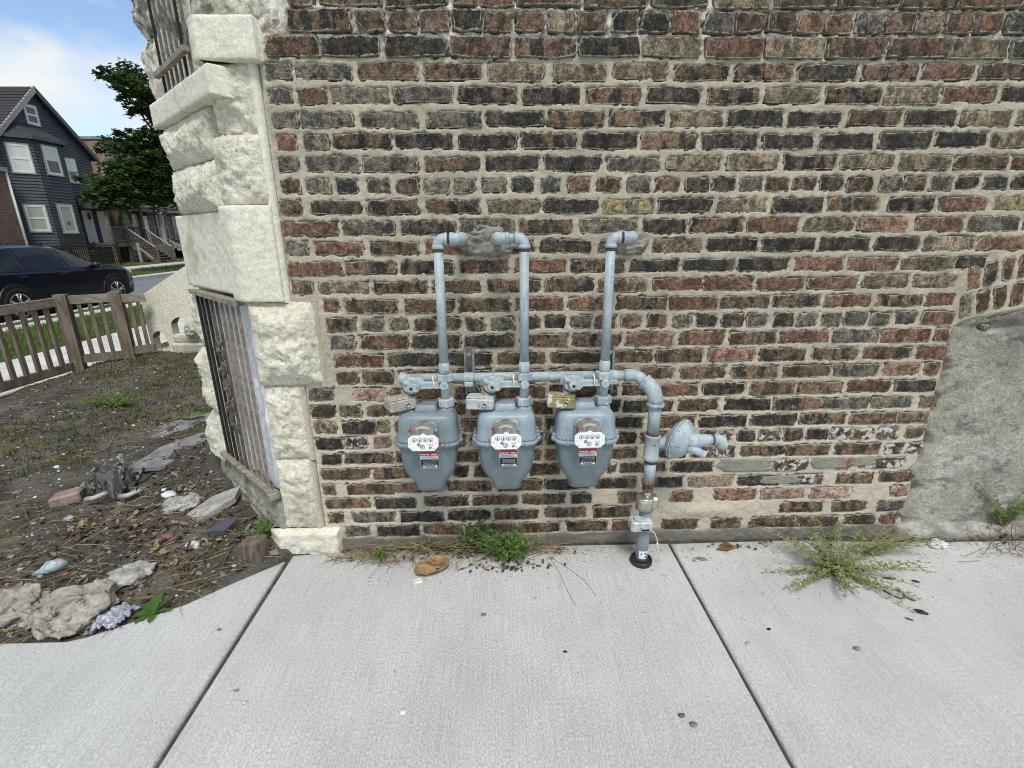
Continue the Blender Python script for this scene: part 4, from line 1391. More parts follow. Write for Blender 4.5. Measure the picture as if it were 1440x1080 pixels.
# the drop on the right: tee, swept elbow, riser from the ground
mb = MB()
mb.rod([(-.012, .023), (-.009, .0255), (.022, .0255), (.025, .022)], (.508, MY, MZ), X, 16)
mb.build('coupling', M_PIPE, gp)
RX, RY = .612, -.165
mb = MB()
pts = [Vector((.520, MY, MZ)), Vector((.535, MY, MZ)), Vector((.553, MY - .012, MZ - .006)), Vector((.572, -.140, MZ - .020))]
mb.tube(pts, [.022, .024, .024, .023], 16)
mb.rod([(-.006, .025), (.006, .025)], pts[1], X, 16)
mb.build('street_elbow', M_PIPE, gp)
mb = MB()
c0 = Vector((.572, -.140, MZ - .020))
pts = [c0, Vector((.588, -.152, MZ - .032)), Vector((.602, -.160, MZ - .052)), Vector((.610, -.165, MZ - .080)), Vector((.612, -.165, MZ - .105))]
mb.tube(pts, [.030, .0305, .0305, .030, .030], 18)
mb.rod([(-.008, .030), (-.006, .0345), (.006, .0345), (.008, .030)], pts[-1], Zv, 18)
mb.rod([(-.006, .030), (-.004, .0335), (.004, .0335), (.006, .030)], pts[0], (pts[1] - pts[0]), 18)
mb.build('elbow', M_NUT, gp)
mb = MB()
mb.cyl((RX, RY, .605), (RX, RY, .742), .0245, 18)
mb.build('drop_pipe', M_PIPE, gp)
mb = MB()
mb.cyl((RX, RY, .600), (RX, RY, .612), .0265, 18)
mb.build('rusty_thread', M_RUSTRING, gp)
mb = MB()
mb.cyl((RX, RY, .478), (RX, RY, .486), .026, 18)
mb.build('rusty_thread', M_RUSTRING, gp)
mb = MB()
mb.rod([(0, .0295), (.004, .033), (.016, .033), (.020, .0295), (.098, .0295), (.101, .031), (.108, .031), (.111, .029)], (RX, RY, .490), Zv, 18)
mb.rod([(0, .022), (.018, .022), (.020, .026), (.030, .026)], (RX + .024, RY, .562), X, 16)
mb.build('tee', M_PIPE, gp)
mb = MB()
mb.cyl((RX, RY, .395), (RX, RY, .480), .0235, 18)
mb.build('drop_pipe', M_PIPE, gp)
mb = MB()
mb.rod([(0, .016), (.006, .023), (.014, .023), (.018, .018), (.026, .018), (.030, .025), (.040, .025), (.044, .028), (.050, .028), (.053, .024)], (RX - .002, RY, .345), Zv, 14)
mb.build('rusty_union', M_RUSTRING, gp)
mb = MB()
mb.cyl((RX - .002, RY, .315), (RX - .002, RY, .350), .016, 14)
mb.build('brass_neck', M_STEEL, gp)
mb = MB()                                          # lock shell over the stop valve
mb.rod([(0, .030), (.003, .037), (.058, .037), (.061, .032)], (RX - .010, RY, .262), Zv, 20)
mb.box((RX - .006, RY - .020, .264), (RX + .045, RY + .035, .321), .008)
mb.build('valve_lock', M_STEEL, gp)
mb = MB()
mb.cyl((RX - .002, RY, .165), (RX - .002, RY, .262), .026, 18)
mb.build('riser_sleeve', M_SLEEVE, gp)
mb = MB()
mb.box((RX - .072, RY - .050, .178), (RX + .018, RY + .012, .226), .007)
mb.cyl((RX - .040, RY - .028, .226), (RX - .040, RY - .028, .237), .017, 14)
mb.box((RX - .045, RY - .044, .226), (RX + .014, RY - .008, .232), .002)
mb.build('meter_lock', M_GREYLOCK, gp)
mb = MB()
mb.box((RX - .030, RY - .0512, .186), (RX + .004, RY - .0500, .194))
mb.build('lock_slot', M_INK, gp)
mb = MB()
mb.rod([(-.05, .0265), (.118, .0265), (.140, .0255), (.160, .020), (.185, .016)], (RX - .004, RY, 0), Zv, 18)
mb.build('riser_sleeve', M_SLEEVE, gp)
mb = MB()
for a in np.linspace(-.75, .75, 7)[:-1]:
    a2 = a + .25
    q = [(RX - .004 + .0268 * math.sin(t), RY - .0268 * math.cos(t), z) for t, z in ((a, .030), (a2, .030), (a2, .068), (a, .068))]
    mb.add(q, [(0, 1, 2, 3)], True)
tg = mb.build('paper_tag', M_WHITE, gp)
mb = MB()
for k, (a, z) in enumerate(((.25, .058), (.45, .050), (.30, .040), (.5, .038), (-.35, .055))):
    p = Vector((RX - .004 + .0272 * math.sin(a), RY - .0272 * math.cos(a), z))
    mb.box((p.x - .003, p.y - .0006, p.z - .003), (p.x + .003, p.y, p.z + .003))
mb.build('tag_print', M_INK, tg)
mb = MB()
mb.rod([(-.05, .045), (.020, .046), (.022, .0415), (.004, .041), (-.012, .0405), (-.03, .040)], (RX - .006, RY - .006, 0), Zv, 26)
mb.rod([(.007, .0475), (.015, .0475)], (RX - .006, RY - .006, 0), Zv, 26)
sl = mb.build('ground_sleeve', M_BLACKPL, gp)
mb = MB()
w0 = Vector((RX + .018, RY - .01, .165))
mb.tube([w0, w0 + Vector((.020, -.005, -.012)), w0 + Vector((.034, -.008, -.045)), w0 + Vector((.036, -.012, -.080)), w0 + Vector((.046, -.014, -.120)), w0 + Vector((.052, -.016, -.150))], .0022, 6)
mb.ball(w0 + Vector((.036, -.010, -.065)), .006, 1)
mb.build('tracer_wire', M_CREAMWIRE, gp)

# pressure regulator on the tee
rg_ = thing('pressure_regulator', (.72, -.17, .575), 'pale blue gas pressure regulator with a flanged disc and vent spout beside the drop pipe', 'regulator')
ax = Vector((.68, -.68, -.20)).normalized()          # the disc faces right and out
dc = Vector((.716, -.170, .582))
mb = MB()
mb.rod([(-.034, .030), (-.030, .050), (-.018, .070), (-.008, .078), (-.006, .085), (.000, .086)], dc, ax, 30)
mb.build('lower_body', M_PIPE, rg_)
mb = MB()
mb.rod([(-.0005, .0825), (.0018, .0825)], dc, ax, 30)  # dark ring put in for the gap line between the flanges
mb.build('flange_gap_line', M_INK, rg_)
mb = MB()
mb.rod([(.0018, .086), (.007, .086), (.008, .080), (.014, .079), (.026, .073), (.038, .063), (.048, .048), (.054, .038)], dc, ax, 30)
mb.build('diaphragm_cover', M_PIPE, rg_)
uu = ax.orthogonal().normalized()
vv = ax.cross(uu)
for k in range(8):
    mb = MB()
    t = 2 * PI * k / 8
    p = dc + (uu * math.cos(t) + vv * math.sin(t)) * .0800
    hexnut(mb, p + ax * .009, ax, .0075, .008)
    mb.build('flange_bolt', M_NUT, rg_)
mb = MB()
mb.cyl((RX + .05, RY, .562), (.705, -.165, .570), .022, 16)
mb.rod([(-.02, .024), (-.018, .029), (.0, .029), (.002, .026)], (RX + .072, RY, .562), X, 6, False)
mb.build('inlet_union', M_NUT, rg_)
b0 = dc + ax * .036 + Vector((0, 0, .004))
mb = MB()
mb.tube([b0 + Vector((-.01, 0, .008)), b0 + Vector((.025, -.01, .010)), b0 + Vector((.058, -.012, .012)), b0 + Vector((.082, -.014, .014)), b0 + Vector((.094, -.014, .014))], [.037, .032, .025, .021, .020], 16)
mb.build('spring_case', M_PIPE, rg_)
mb = MB()
mb.tube([b0 + Vector((.0, -.01, -.012)), b0 + Vector((.030, -.028, -.026)), b0 + Vector((.052, -.038, -.036))], [.026, .017, .0155], 14)
mb.rod([(0, .017), (.012, .017), (.014, .012)], b0 + Vector((.050, -.037, -.035)), Vector((.6, -.3, -.3)), 8, False)
mb.build('adjuster_stem', M_PIPE, rg_)
mb = MB()
mb.cyl(b0 + Vector((.092, -.014, .014)), b0 + Vector((.098, -.014, .014)), .0225, 16)
mb.build('vent_ring', M_RUSTRING, rg_)
mb = MB()
e0 = b0 + Vector((.110, -.014, .014))
mb.tube([e0 + Vector((-.014, 0, 0)), e0 + Vector((.004, 0, .001)), e0 + Vector((.018, -.002, -.004)), e0 + Vector((.024, -.004, -.018)), e0 + Vector((.024, -.005, -.036))], [.022, .0235, .024, .023, .022], 16)
mb.build('vent_spout', M_PIPE, rg_)

# ------------------------------------------------------------------ one meter, then copies
def rr_ring(cx, cy, z, hw, d0, d1, r, n=5):
    """rounded rectangle in plan, front at cy-d1, back at cy+d0"""
    r = min(r, hw * .95, (d0 + d1) * .48)
    pts = []
    for (sx, yy, a0) in ((1, cy + d0 - r, 0), (-1, cy + d0 - r, PI / 2), (-1, cy - d1 + r, PI), (1, cy - d1 + r, 1.5 * PI)):
        for k in range(n + 1):
            a = a0 + PI / 2 * k / n
            pts.append((cx + sx * (hw - r) + r * math.cos(a), yy + r * math.sin(a), z))
    return pts
def gas_meter(mx, my, lab, case, lockmat, lockturn, lockdx, seal2, grp):
    global ZMAP
    ZMAP = ([.46, .56, .66, .72], [-.011, 0, 0, -.012])
    g = thing('gas_meter', (mx, my, .6), lab, 'gas meter', grp)
    yb = my                                          # middle of the body
    # lower case
    prof = [(.4105, .054, .046, .024), (.4135, .058, .050, .026), (.440, .0605, .052, .028), (.456, .072, .057, .032), (.484, .094, .064, .036), (.512, .103, .068, .036), (.560, .1095, .071, .036), (.598, .1105, .073, .036), (.604, .112, .074, .036)]
    mb = MB()
    mb.loft([rr_ring(mx, yb, z, hw, d, d, r) for z, hw, d, r in prof])
    mb.build('lower_case', M_CASELOW, g)
    mb = MB()
    mb.loft([rr_ring(mx, yb, z, hw, d, d, .045) for z, hw, d in ((.602, .121, .083), (.604, .124, .086), (.614, .124, .086), (.617, .121, .083))])
    mb.build('flange', case, g)
    prof = [(.616, .120, .080, .045), (.626, .119, .079, .045), (.640, .1145, .075, .044), (.670, .1125, .073, .042), (.705, .110, .070, .040), (.722, .1055, .066, .038), (.732, .097, .058, .034), (.7375, .080, .044, .03), (.7390, .055, .028, .02)]
    mb = MB()
    mb.loft([rr_ring(mx, yb, z, hw, d, d, r) for z, hw, d, r in prof])
    mb.build('upper_case', case, g)
    for k, (bx, by) in enumerate(((-.075, -.088), (.075, -.088), (-.123, -.03), (.123, -.03), (-.123, .04), (.123, .04))):
        mb = MB()
        mb.rod([(-.010, .011), (.004, .011), (.007, .008)], (mx + bx, yb + by + .008 * (by < -.05), .612), Zv, 10)
        hexnut(mb, (mx + bx, yb + by + .008 * (by < -.05), .625), Zv, .0075, .010)
        mb.build('flange_bolt', case, g)
    mb = MB()                                        # valve cap between the two necks
    mb.loft([rr_ring(mx - .004, yb + .004, z, hw, d, d, .012) for z, hw, d in ((.728, .047, .046), (.752, .040, .036), (.762, .037, .032), (.765, .034, .029))])
    mb.box((mx - .012, yb - .046, .733), (mx + .004, yb - .038, .742), .002)
    mb.build('top_cap', case, g)
    # outlet neck, nut and stub up to the union
    ox, ix = mx + .0705, mx - .0705
    mb = MB()
    mb.rod([(0, .034), (.012, .030), (.030, .026)], (ox, PY, .722), Zv, 16)
    mb.build('neck', case, g)
    mb = MB()
    mb.rod([(0, .034), (.012, .030), (.024, .026)], (ix, PY, .718), Zv, 16)
    mb.build('neck', case, g)
    mb = MB()
    hexnut(mb, (ox, PY, .766), Zv, .0335, .032)
    mb.build('outlet_nut', M_NUT, g)
    mb = MB()
    mb.cyl((ox, PY, .776), (ox, PY, .862), .0175, 14)
    mb.build('outlet_pipe', M_PIPE, g)
    mb = MB()
    mb.cyl((ix, PY, .742), (ix, PY, .838), .0165, 14)
    mb.cyl((ix - .004, PY + .016, .838), (ix - .004, PY + .05, .838), .020, 14)
    mb.build('inlet_pipe', M_PIPE, g)
    # stop valve lying in front of the header
    vx = ix + .016
    mb = MB()
    mb.rod([(-.060, .022), (-.024, .027), (-.020, .034), (-.006, .035), (-.002, .031), (.004, .030)], (vx, PY - .018, .836), -Y, 20)
    mb.tube([(vx - .028, PY - .012, .862), (vx - .024, PY - .02, .852), (vx, PY - .016, .842)], [.010, .011, .012], 8)
    mb.cyl((vx, PY + .01, .836), (vx + .045, PY + .02, .842), .022, 12)
    mb.build('stop_valve', M_PIPE, g)
    mb = MB()
    hexnut(mb, (vx + .002, PY - .032, .834), Y, .018, .022, 6)
    mb.cyl((vx + .002, PY - .045, .834), (vx + .002, PY - .043, .834), .011, 12)
    mb.build('valve_plug', M_NUT, g)
    mb = MB()
    mb.cyl((vx + .002, PY - .0456, .834), (vx + .002, PY - .0450, .834), .006, 10)
    mb.build('plug_socket', M_INK, g)
    mb = MB()
    mb.tube([(vx + .034 * math.cos(t), PY - .017, .836 + .034 * math.sin(t)) for t in np.linspace(PI, 2 * PI, 10)], .0026, 6)
    mb.build('rust_rim', M_RUSTRING, g)
    # bypass bracket between valve and outlet
    mb = MB()
    mb.box((mx - .030, PY - .014, .827), (ox - .012, PY + .006, .849), .003)
    mb.box((mx - .030, PY - .018, .824), (ox - .006, PY - .008, .830), .002)
    mb.rod([(0, .024), (.012, .026), (.030, .022)], (mx - .045, PY + .012, .840), X, 14)
    mb.build('bypass_bar', M_PIPE, g)
    mb = MB()
    hexnut(mb, (mx - .034, PY - .034, .836), Y, .0185, .022)
    mb.build('test_plug', M_NUT, g)
    mb = MB()
    mb.rod([(0, .0165), (.014, .0165), (.016, .013)], (ox, PY - .020, .838), -Y, 16)
    mb.build('test_plug', M_NUT, g)
    mb = MB()
    wx = mx + .026
    mb.tube([(wx, PY - .010, .872), (wx + .003, PY - .022, .862), (wx + .005, PY - .024, .845), (wx + .003, PY - .022, .831), (wx, PY - .016, .826)], .0024, 6)
    mb.build('wire_seal', M_WIRE, g)
    # barrel lock clamped on the inlet nut
    lx = ix + lockdx
    ca, sa = math.cos(lockturn), math.sin(lockturn)
    U, V = Vector((ca, sa, 0)), Vector((-sa, ca, 0))
    mb = MB()
    mb.box((-.054, -.038, 0), (.052, .038, .046), .006, U, V, Vector((lx, PY - .012, .746)))
    mb.box((-.052, -.036, .046), (.050, .002, .050), .002, U, V, Vector((lx, PY - .012, .746)))
    lk = mb.build('inlet_lock', lockmat, g)
    fx, fy = (.030, -.036) if lockdx > -.01 else (.020, -.036)
    if lockdx < -.028:
        fx, fy = .012, -.036
    c = Vector((lx, PY - .012, .770)) + U * fx + V * fy
    mb = MB()
    mb.rod([(0, .010), (.008, .010), (.009, .006), (.002, .006)], c, -V, 14)
    mb.build('lock_barrel', M_STEEL if lockmat is not M_GREYLOCK else M_GREYLOCK, lk)
    # index with its four dials
    fy = yb - .073
    UP = .021
    mb = MB()
    mb.loft([rr_ring(mx - .003, fy, z, hw, .002, d, .010, 3) for z, hw, d in ((.640, .051, .022), (.705, .050, .024), (.718, .044, .022), (.724, .036, .018))])
    mb.build('index_mount', case, g)
    ring0 = []
    mb = MB()
    rings = []
    for yy, k in ((fy - .010, 1.06), (fy - .026, 1.04), (fy - .052, .97), (fy - .056, .93)):
        ring = [(mx - .004 + .0420 * k, yy, .645), (mx - .004 + .0420 * k, yy, .700)]
        ring += [(mx - .004 + .0420 * k * math.cos(t), yy,   .700 + .024 * k * math.sin(t)) for t in np.linspace(.1, PI - .1, 9)]
        ring += [(mx - .004 - .0420 * k, yy, .700), (mx - .004 - .0420 * k, yy, .645)]
        rings.append(ring)
    mb.loft(rings)
    idx = mb.build('index_cover', M_PLASTICD, g)
    mb = MB()
    for t0, t1 in zip(np.linspace(.55, PI - .55, 8)[:-1], np.linspace(.55, PI - .55, 8)[1:]):
        q = []
        for t, rrr in ((t0, .026), (t1, .026), (t1, .014), (t0, .014)):
            q.append((mx - .004 + (.030 if rrr > .02 else .026) * math.cos(t), fy - .0572, .696 + rrr * math.sin(t)))
        mb.add(q, [(0, 1, 2, 3)])
    mb.build('maker_plate', M_BEIGE, idx)
    # octagonal dial plate tipped a little upward
    mb = MB()
    dz, dx, ch = .0255, .0475, .013
    pc = Vector((mx - .003, fy - .062, .647))
    oc = [(-dx + ch, -dz), (dx - ch, -dz), (dx, -dz + ch), (dx, dz - ch), (dx - ch, dz), (.010, dz), (.005, dz + .006), (-.005, dz + .006), (-.010, dz), (-dx + ch, dz), (-dx, dz - ch), (-dx, -dz + ch)]
    def dp(a, b, o=0.):
        a, b = a * 1.15, b * 1.15
        return pc + Vector((a, -.10 * b * -1 - o, b))
    vs = [dp(a, b, .004) for a, b in oc] + [dp(a * 1.03, b * 1.03, -.002) for a, b in oc]
    n = len(oc)
    mb.add(vs, [tuple(range(n)), tuple(range(n, 2 * n))[::-1]] + [(i + n, (i + 1) % n + n, (i + 1) % n, i) for i in range(n)])
    dpl = mb.build('dial_plate', M_WHITE, g)
    mb = MB()
    mb.box((mx - .048, fy - .060, .622), (mx + .042, fy - .004, .674), .008)
    mb.build('index_box', M_PLASTICD, g)
    def ringflat(mb, a, b, r0, r1, n=12, o=.0052):
        for k in range(n):
            t, t2 = 2 * PI * k / n, 2 * PI * (k + 1) / n
            mb.add([dp(a + r0 * math.cos(t), b + r0 * math.sin(t), o), dp(a + r1 * math.cos(t), b + r1 * math.sin(t), o), dp(a + r1 * math.cos(t2), b + r1 * math.sin(t2), o), dp(a + r0 * math.cos(t2), b + r0 * math.sin(t2), o)], [(0, 1, 2, 3)])
    for k in range(4):
        a = -.0275 + k * .0175
        mb = MB()
        ringflat(mb, a, .0115, .0069, .0078)
        for j in range(10):
            t = 2 * PI * j / 10
            p = dp(a + .0052 * math.cos(t), .0115 + .0052 * math.sin(t), .0054)
            mb.box((p.x - .0004, p.y - .0002, p.z - .0004), (p.x + .0004, p.y, p.z + .0004))
        an = (1.7, 1.2, 2.0, 1.5)[k]
        tip = (a + .0050 * math.cos(an), .0115 + .0050 * math.sin(an))
        mb.add([dp(a - .0025, .0075, .0058), dp(a + .0025, .0075, .0058), dp(*tip, .0058)], [(0, 1, 2)])
        mb.build('dial', M_INK, dpl)
    mb = MB()
    ringflat(mb, -.013, -.005, .0045, .0055)
    ringflat(mb, -.002, -.0125, .0060, .0073)
    mb.add([dp(-.0175, -.004, .006), dp(-.0145, -.0005, .006), dp(-.009, -.0085, .006)], [(0, 1, 2)])
    mb.add([dp(-.0055, -.0125, .006), dp(-.003, -.0155, .006), dp(.0015, -.008, .006)], [(0, 1, 2)])
    mb.build('test_dial', M_INK, dpl)
    mb = MB()
    for q in range(2):
        for w in range(3):
            p = dp(.016 + w * .0055 + q * .001, -.004 - q * .003, .0055)
            mb.box((p.x, p.y - .0002, p.z), (p.x + .004, p.y, p.z + .0016))
    mb.build('red_print', M_PINK, dpl)
    mb = MB()
    for q in range(3):
        p = dp(.018, -.0125 - q * .003, .0055)
        mb.box((p.x, p.y - .0002, p.z), (p.x + .012 - q * .002, p.y, p.z + .0014))
    for a, b in ((-.041, -.002), (.040, .0), (-.036, -.017), (.032, -.017)):
        p = dp(a, b, .0055)
        mb.box((p.x - .0012, p.y - .0004, p.z - .0012), (p.x + .0012, p.y, p.z + .0012))
    mb.build('small_print', M_INK, dpl)
    mb = MB()
    mb.rod([(0, .0075), (.006, .0075), (.008, .005)], (mx - .050, fy - .040, .695), -Y, 12)
    mb.build('red_seal', M_REDSEAL, g)
    if seal2:
        mb = MB()
        mb.rod([(0, .0065), (.006, .0065), (.008, .004)], (mx + .052, fy - .030, .628), -Y, 12)
        mb.build('red_seal', M_REDSEAL, g)
    mb = MB()
    hexnut(mb, (mx + .041, fy - .030, .688), Y, .006, .012)
    mb.build('index_screw', M_SILVER, g)
    # labels on the lower case
    def lab_box(mb, x0, x1, z0, z1, o):
        def yq(z):
            return yb - float(np.interp(z, [.484, .512, .560, .598], [.0642, .0682, .0712, .0734])) - o - .0006
        mb.add([(x0, yq(z0), z0), (x1, yq(z0), z0), (x1, yq(z1), z1), (x0, yq(z1), z1), (x0, yq(z0) + .002 + o, z0), (x1, yq(z0) + .002 + o, z0), (x1, yq(z1) + .002 + o, z1), (x0, yq(z1) + .002 + o, z1)],
               [(0, 1, 2, 3), (0, 4, 5, 1), (1, 5, 6, 2), (2, 6, 7, 3), (3, 7, 4, 0)])
    lx0, lx1 = mx - .030, mx + .040
    mb = MB()
    lab_box(mb, lx0, lx1, .552, .584, .0008)
    rl = mb.build('warning_label', M_WHITE, g)
    mb = MB()
    lab_box(mb, lx0 + .001, lx1 - .001, .565, .583, .0014)
    mb.build('red_band', M_REDINK, rl)
    mb = MB()
    for (a, b) in ((.004, .022), (.025, .036), (.044, .064)):
        lab_box(mb, lx0 + a, lx0 + b, .568, .573, .0018)
    mb.build('label_print', M_WHITE, rl)
    mb = MB()
    for q in range(2):
        lab_box(mb, lx0 + .006, lx1 - .006 - q * .012, .555 + q * .004, .5565 + q * .004, .0014)
    mb.build('label_small_print', M_GREYTRIM, rl)
    mb = MB()
    lab_box(mb, lx0 + .001, lx1 + .002, .514, .551, .0008)
    bl = mb.build('data_label', M_SILVER, g)
    mb = MB()
    lab_box(mb, lx0 + .003, lx1, .516, .549, .0014)
    mb.build('black_panel', M_BLKLABEL, bl)
    mb = MB()
    lab_box(mb, lx0 + .008, lx1 - .005, .518, .526, .0018)
    mb.build('barcode_strip', M_WHITE, bl)
    mb = MB()
    rq = random.Random(5)
    xx = lx0 + .018
    while xx < lx1 - .016:
        w = rq.uniform(.0006, .0018)
        lab_box(mb, xx, xx + w, .519, .525, .0022)
        xx += w + rq.uniform(.0006, .0016)
    mb.build('barcode', M_INK, bl)
    mb = MB()
    for q in range(4):
        xx = lx0 + .008 + rq.uniform(0, .006)
        while xx < lx1 - .008:
            w = rq.uniform(.003, .009)
            lab_box(mb, xx, min(xx + w, lx1 - .006), .530 + q * .0045, .5318 + q * .0045, .0018)
            xx += w + .002
    mb.build('label_print', M_SILVER, bl)
    ZMAP = None
    return g
GY = -.172
GRP = 'gas meters hanging in a row under the header pipe'
gas_meter(RISX[0] - .0705, GY, 'dull grey gas meter hanging nearest the stone corner, with a tan lock block', M_CASE, M_TANLOCK, .55, -.030, True, GRP)
gas_meter(RISX[1] - .0705, GY, 'pale blue gas meter between the two other meters, with a worn grey lock block', M_CASEB, M_GREYLOCK, -.12, -.026, False, GRP)
gas_meter(RISX[2] - .0705, GY, 'pale blue gas meter nearest the regulator, with a peeling yellowish lock block', M_CASEB, M_BRASSLOCK, -.20, -.022, False, GRP)

# ================================================================== GROUND
def soil_h(x, y):
    """yard surface: nearly level, banked against the bay and the steps, falling to the street walk"""
    x, y = np.asarray(x, float), np.asarray(y, float)
    ax, ay, bx, by = -1.15, .18, -1.75, .9
    dx, dy = bx - ax, by - ay
    t = np.clip(((x - ax) * dx + (y - ay) * dy) / (dx * dx + dy * dy), 0, 1)
    d = np.hypot(x - ax - t * dx, y - ay - t * dy)
    z = .17 * np.exp(-(d / .45) ** 2) * (.35 + .65 * t)
    z = z + .10 * np.exp(-(np.hypot(x + 3.7, y - 3.7) / .8) ** 2)
    z = z - .10 * sstep(-4.35, -4.85, x)
    z = z + .016 * fbm(x * 2.2, y * 2.2, 0 * x, 71, 3) + .012 * fbm(x * 9, y * 9, 0 * x, 72, 4, .6)
    return z - .004
EDGE = [(-.957, -.100), (-1.111, -.226), (-1.239, -.346), (-1.405, -.443), (-1.498, -.497), (-1.555, -.515), (-1.80, -.514), (-2.68, -.50), (-4.80, -.47)]
def edge_y(x):
    xs = [-p[0] for p in EDGE]
    return np.interp(-np.asarray(x, float), xs, [p[1] for p in EDGE], left=-.03)

earth = MB()
earth.quad((-600, -600, -.42), (600, -600, -.42), (600, 600, -.42), (-600, 600, -.42))
tag(earth.build('ground', M_EARTH), kind='structure')

sw = thing('sidewalk', (.4, -1.6, 0), None, None, kind='structure')
mb = MB()
mb.quad((-1.0, -3.6, -.018), (5, -3.6, -.018), (5, .04, -.018), (-1.0, .04, -.018))
mb.add([(-5, -3.4, -.05), (-1.0, .04, -.05), (-1.02, -.2, -.05), (-1.4, -.55, -.05), (-5, -.55, -.05)], [(0, 1, 2, 3, 4)])
mb.build('joint_filler', M_JOINT, sw)
def slab(poly):
    """poured slab with tooled, rounded edges (ccw outline)"""
    n = len(poly)
    P = [Vector(p) for p in poly]
    rings = []
    for inset, z in ((0, -.10), (0, -.010), (.003, -.004), (.010, 0)):
        r = []
        for i in range(n):
            a, b, c = P[i - 1], P[i], P[(i + 1) % n]
            e1, e2 = (b - a).normalized(), (c - b).normalized()
            nn = (Vector((-e1.y, e1.x)) + Vector((-e2.y, e2.x)))
            nn.normalize()
            k = 1 / max(.5, nn.dot(Vector((-e1.y, e1.x))))
            q = b + nn * inset * k
            r.append((q.x, q.y, z))
        rings.append(r)
    m = MB()
    m.loft(rings, True, False)
    return m.build('slab', M_CONC, sw, smooth=False)
G = .0055
J = [-.953, .776, 2.505, 4.23]
YB = -2.02
slab([(J[0] + G, YB + G), (J[1] - G, YB + G), (J[1] - G, -.040), (.2, -.034), (-.35, -.050), (-.70, -.045), (-.94, -.060)][:7])
slab([(J[1] + G, YB + G), (J[2] - G, YB + G), (J[2] - G, -.085), (1.9, -.075), (1.3, -.038), (J[1] + G, -.042)])
slab([(J[2] + G, YB + G), (J[3] - G, YB + G), (J[3] - G, -.085), (J[2] + G, -.085)])
e_ = [(x, y) for x, y in EDGE if x > -2.67]
slab([(-2.68 + G, YB + G), (J[0] - G, YB + G), (J[0] - G, -.098)] + e_[1:] + [(-2.68 + G, -.502)])
slab([(-4.80, YB + G), (-2.68 - G, YB + G), (-2.68 - G, -.50), (-4.80, -.47)])
for a, b in ((-4.80, -2.68), (-2.68, J[0]), (J[0], J[1]), (J[1], J[2]), (J[2], J[3])):
    slab([(a + G, -3.5), (b - G, -3.5), (b - G, YB - G), (a + G, YB - G)])

# bare front yard
step = .026
X, Y = np.meshgrid(np.arange(-4.95, -.86, step), np.arange(-.62, 4.9, step))
Z = soil_h(X, Y)
d = Y - edge_y(X)
Z = np.where(d < -.035, np.minimum(Z, -.06), Z - .004 * sstep(.14, .02, d))
Z = np.where((d >= -.035) & (d < .01), np.minimum(Z, -.006), Z)
keep_pt = (d > -.10)
km = keep_pt[:-1, :-1] & keep_pt[1:, 1:]
tag(grid_mesh('yard_soil', X, Y, Z, M_SOIL, None, True, km), kind='structure')

def box_struct(name, a, b, mat, bev=.01):
    m = MB()
    m.box(a, b, bev)
    return tag(m.build(name, mat), kind='structure')
# the front walk, parkway, kerb and street running away on the left
fw_ = thing('front_walk', (-5.45, 10, -.1), None, None, kind='structure')
for k in range(-4, 24):
    m = MB()
    m.box((-6.05, -3.4 + k * 1.5 + .006, -.25), (-4.80, -3.4 + (k + 1) * 1.5 - .006, -.085), .01)
    m.build('slab', M_CONC2, fw_)
m = MB()
m.quad((-6.06, -9, -.10), (-4.79, -9, -.10), (-4.79, 32, -.10), (-6.06, 32, -.10))
m.build('joint_filler', M_JOINT, fw_)
def lawn_strip(name, x0, x1, y0, y1, za, zb, blades, hgt, seed, ymaxb=None):
    X, Y = np.meshgrid(np.linspace(x0, x1, 24), np.arange(y0, y1, .35))
    t = (X - x0) / (x1 - x0)
    Z = za + (zb - za) * t + .02 * fbm(X * 1.3, Y * 1.3, 0 * X, seed, 3)
    o = tag(grid_mesh(name, X, Y, Z, M_LAWN), kind='structure')
    rg = np.random.RandomState(seed)
    m = MB()
    ym = ymaxb or y1
    bx = rg.uniform(x0, x1, blades)
    by = y0 + (ym - y0) * rg.uniform(0, 1, blades) ** 1.5
    bz = za + (zb - za) * (bx - x0) / (x1 - x0) + .02 * fbm(bx * 1.3, by * 1.3, 0 * bx, seed, 3)
    dens = fbm(bx * .8, by * .8, 0 * bx, seed + 3, 3)
    vs, fs = [], []
    for i in range(blades):
        h = hgt * (.6 + .6 * rg.rand()) * (1 + .35 * dens[i])
        a = rg.rand() * 6.283
        w = .004 + .006 * rg.rand() + .0006 * by[i]
        lx, ly = math.cos(a) * h * .5, math.sin(a) * h * .5
        b = len(vs)
        vs += [(bx[i] - w * ly / h, by[i] + w * lx / h, bz[i] - .01), (bx[i] + w * ly / h, by[i] - w * lx / h, bz[i] - .01), (bx[i] + lx, by[i] + ly, bz[i] + h)]
        fs.append((b, b + 1, b + 2))
    m.add(vs, fs)
    tag(m.build('grass', M_GRASS), kind='stuff')
lawn_strip('parkway_lawn', -8.25, -6.05, 1.5, 32, -.16, -.10, 26000, .075, 5, 14)
box_struct('carriage_walk', (-8.62, 1.5, -.30), (-8.25, 32, -.140), M_CONC2)
lawn_strip('verge_lawn', -9.05, -8.62, 1.5, 32, -.17, -.155, 5000, .06, 6, 14)
box_struct('kerb', (-9.22, 1.5, -.40), (-9.05, 40, -.155), M_KERB, .02)
m = MB()
m.quad((-14.1, -30, -.29), (-9.2, -30, -.29), (-9.2, 140, -.29), (-14.1, 140, -.29))
tag(m.build('street', M_ASPHALT), kind='structure')
box_struct('far_kerb', (-14.45, -20, -.40), (-14.1, 140, -.155), M_KERB, .02)
lawn_strip('far_parkway_lawn', -17.4, -14.45, 8, 60, -.16, -.17, 9000, .09, 7, 40)
box_struct('far_walk', (-19.2, 0, -.40), (-17.4, 60, -.16), M_CONC2)
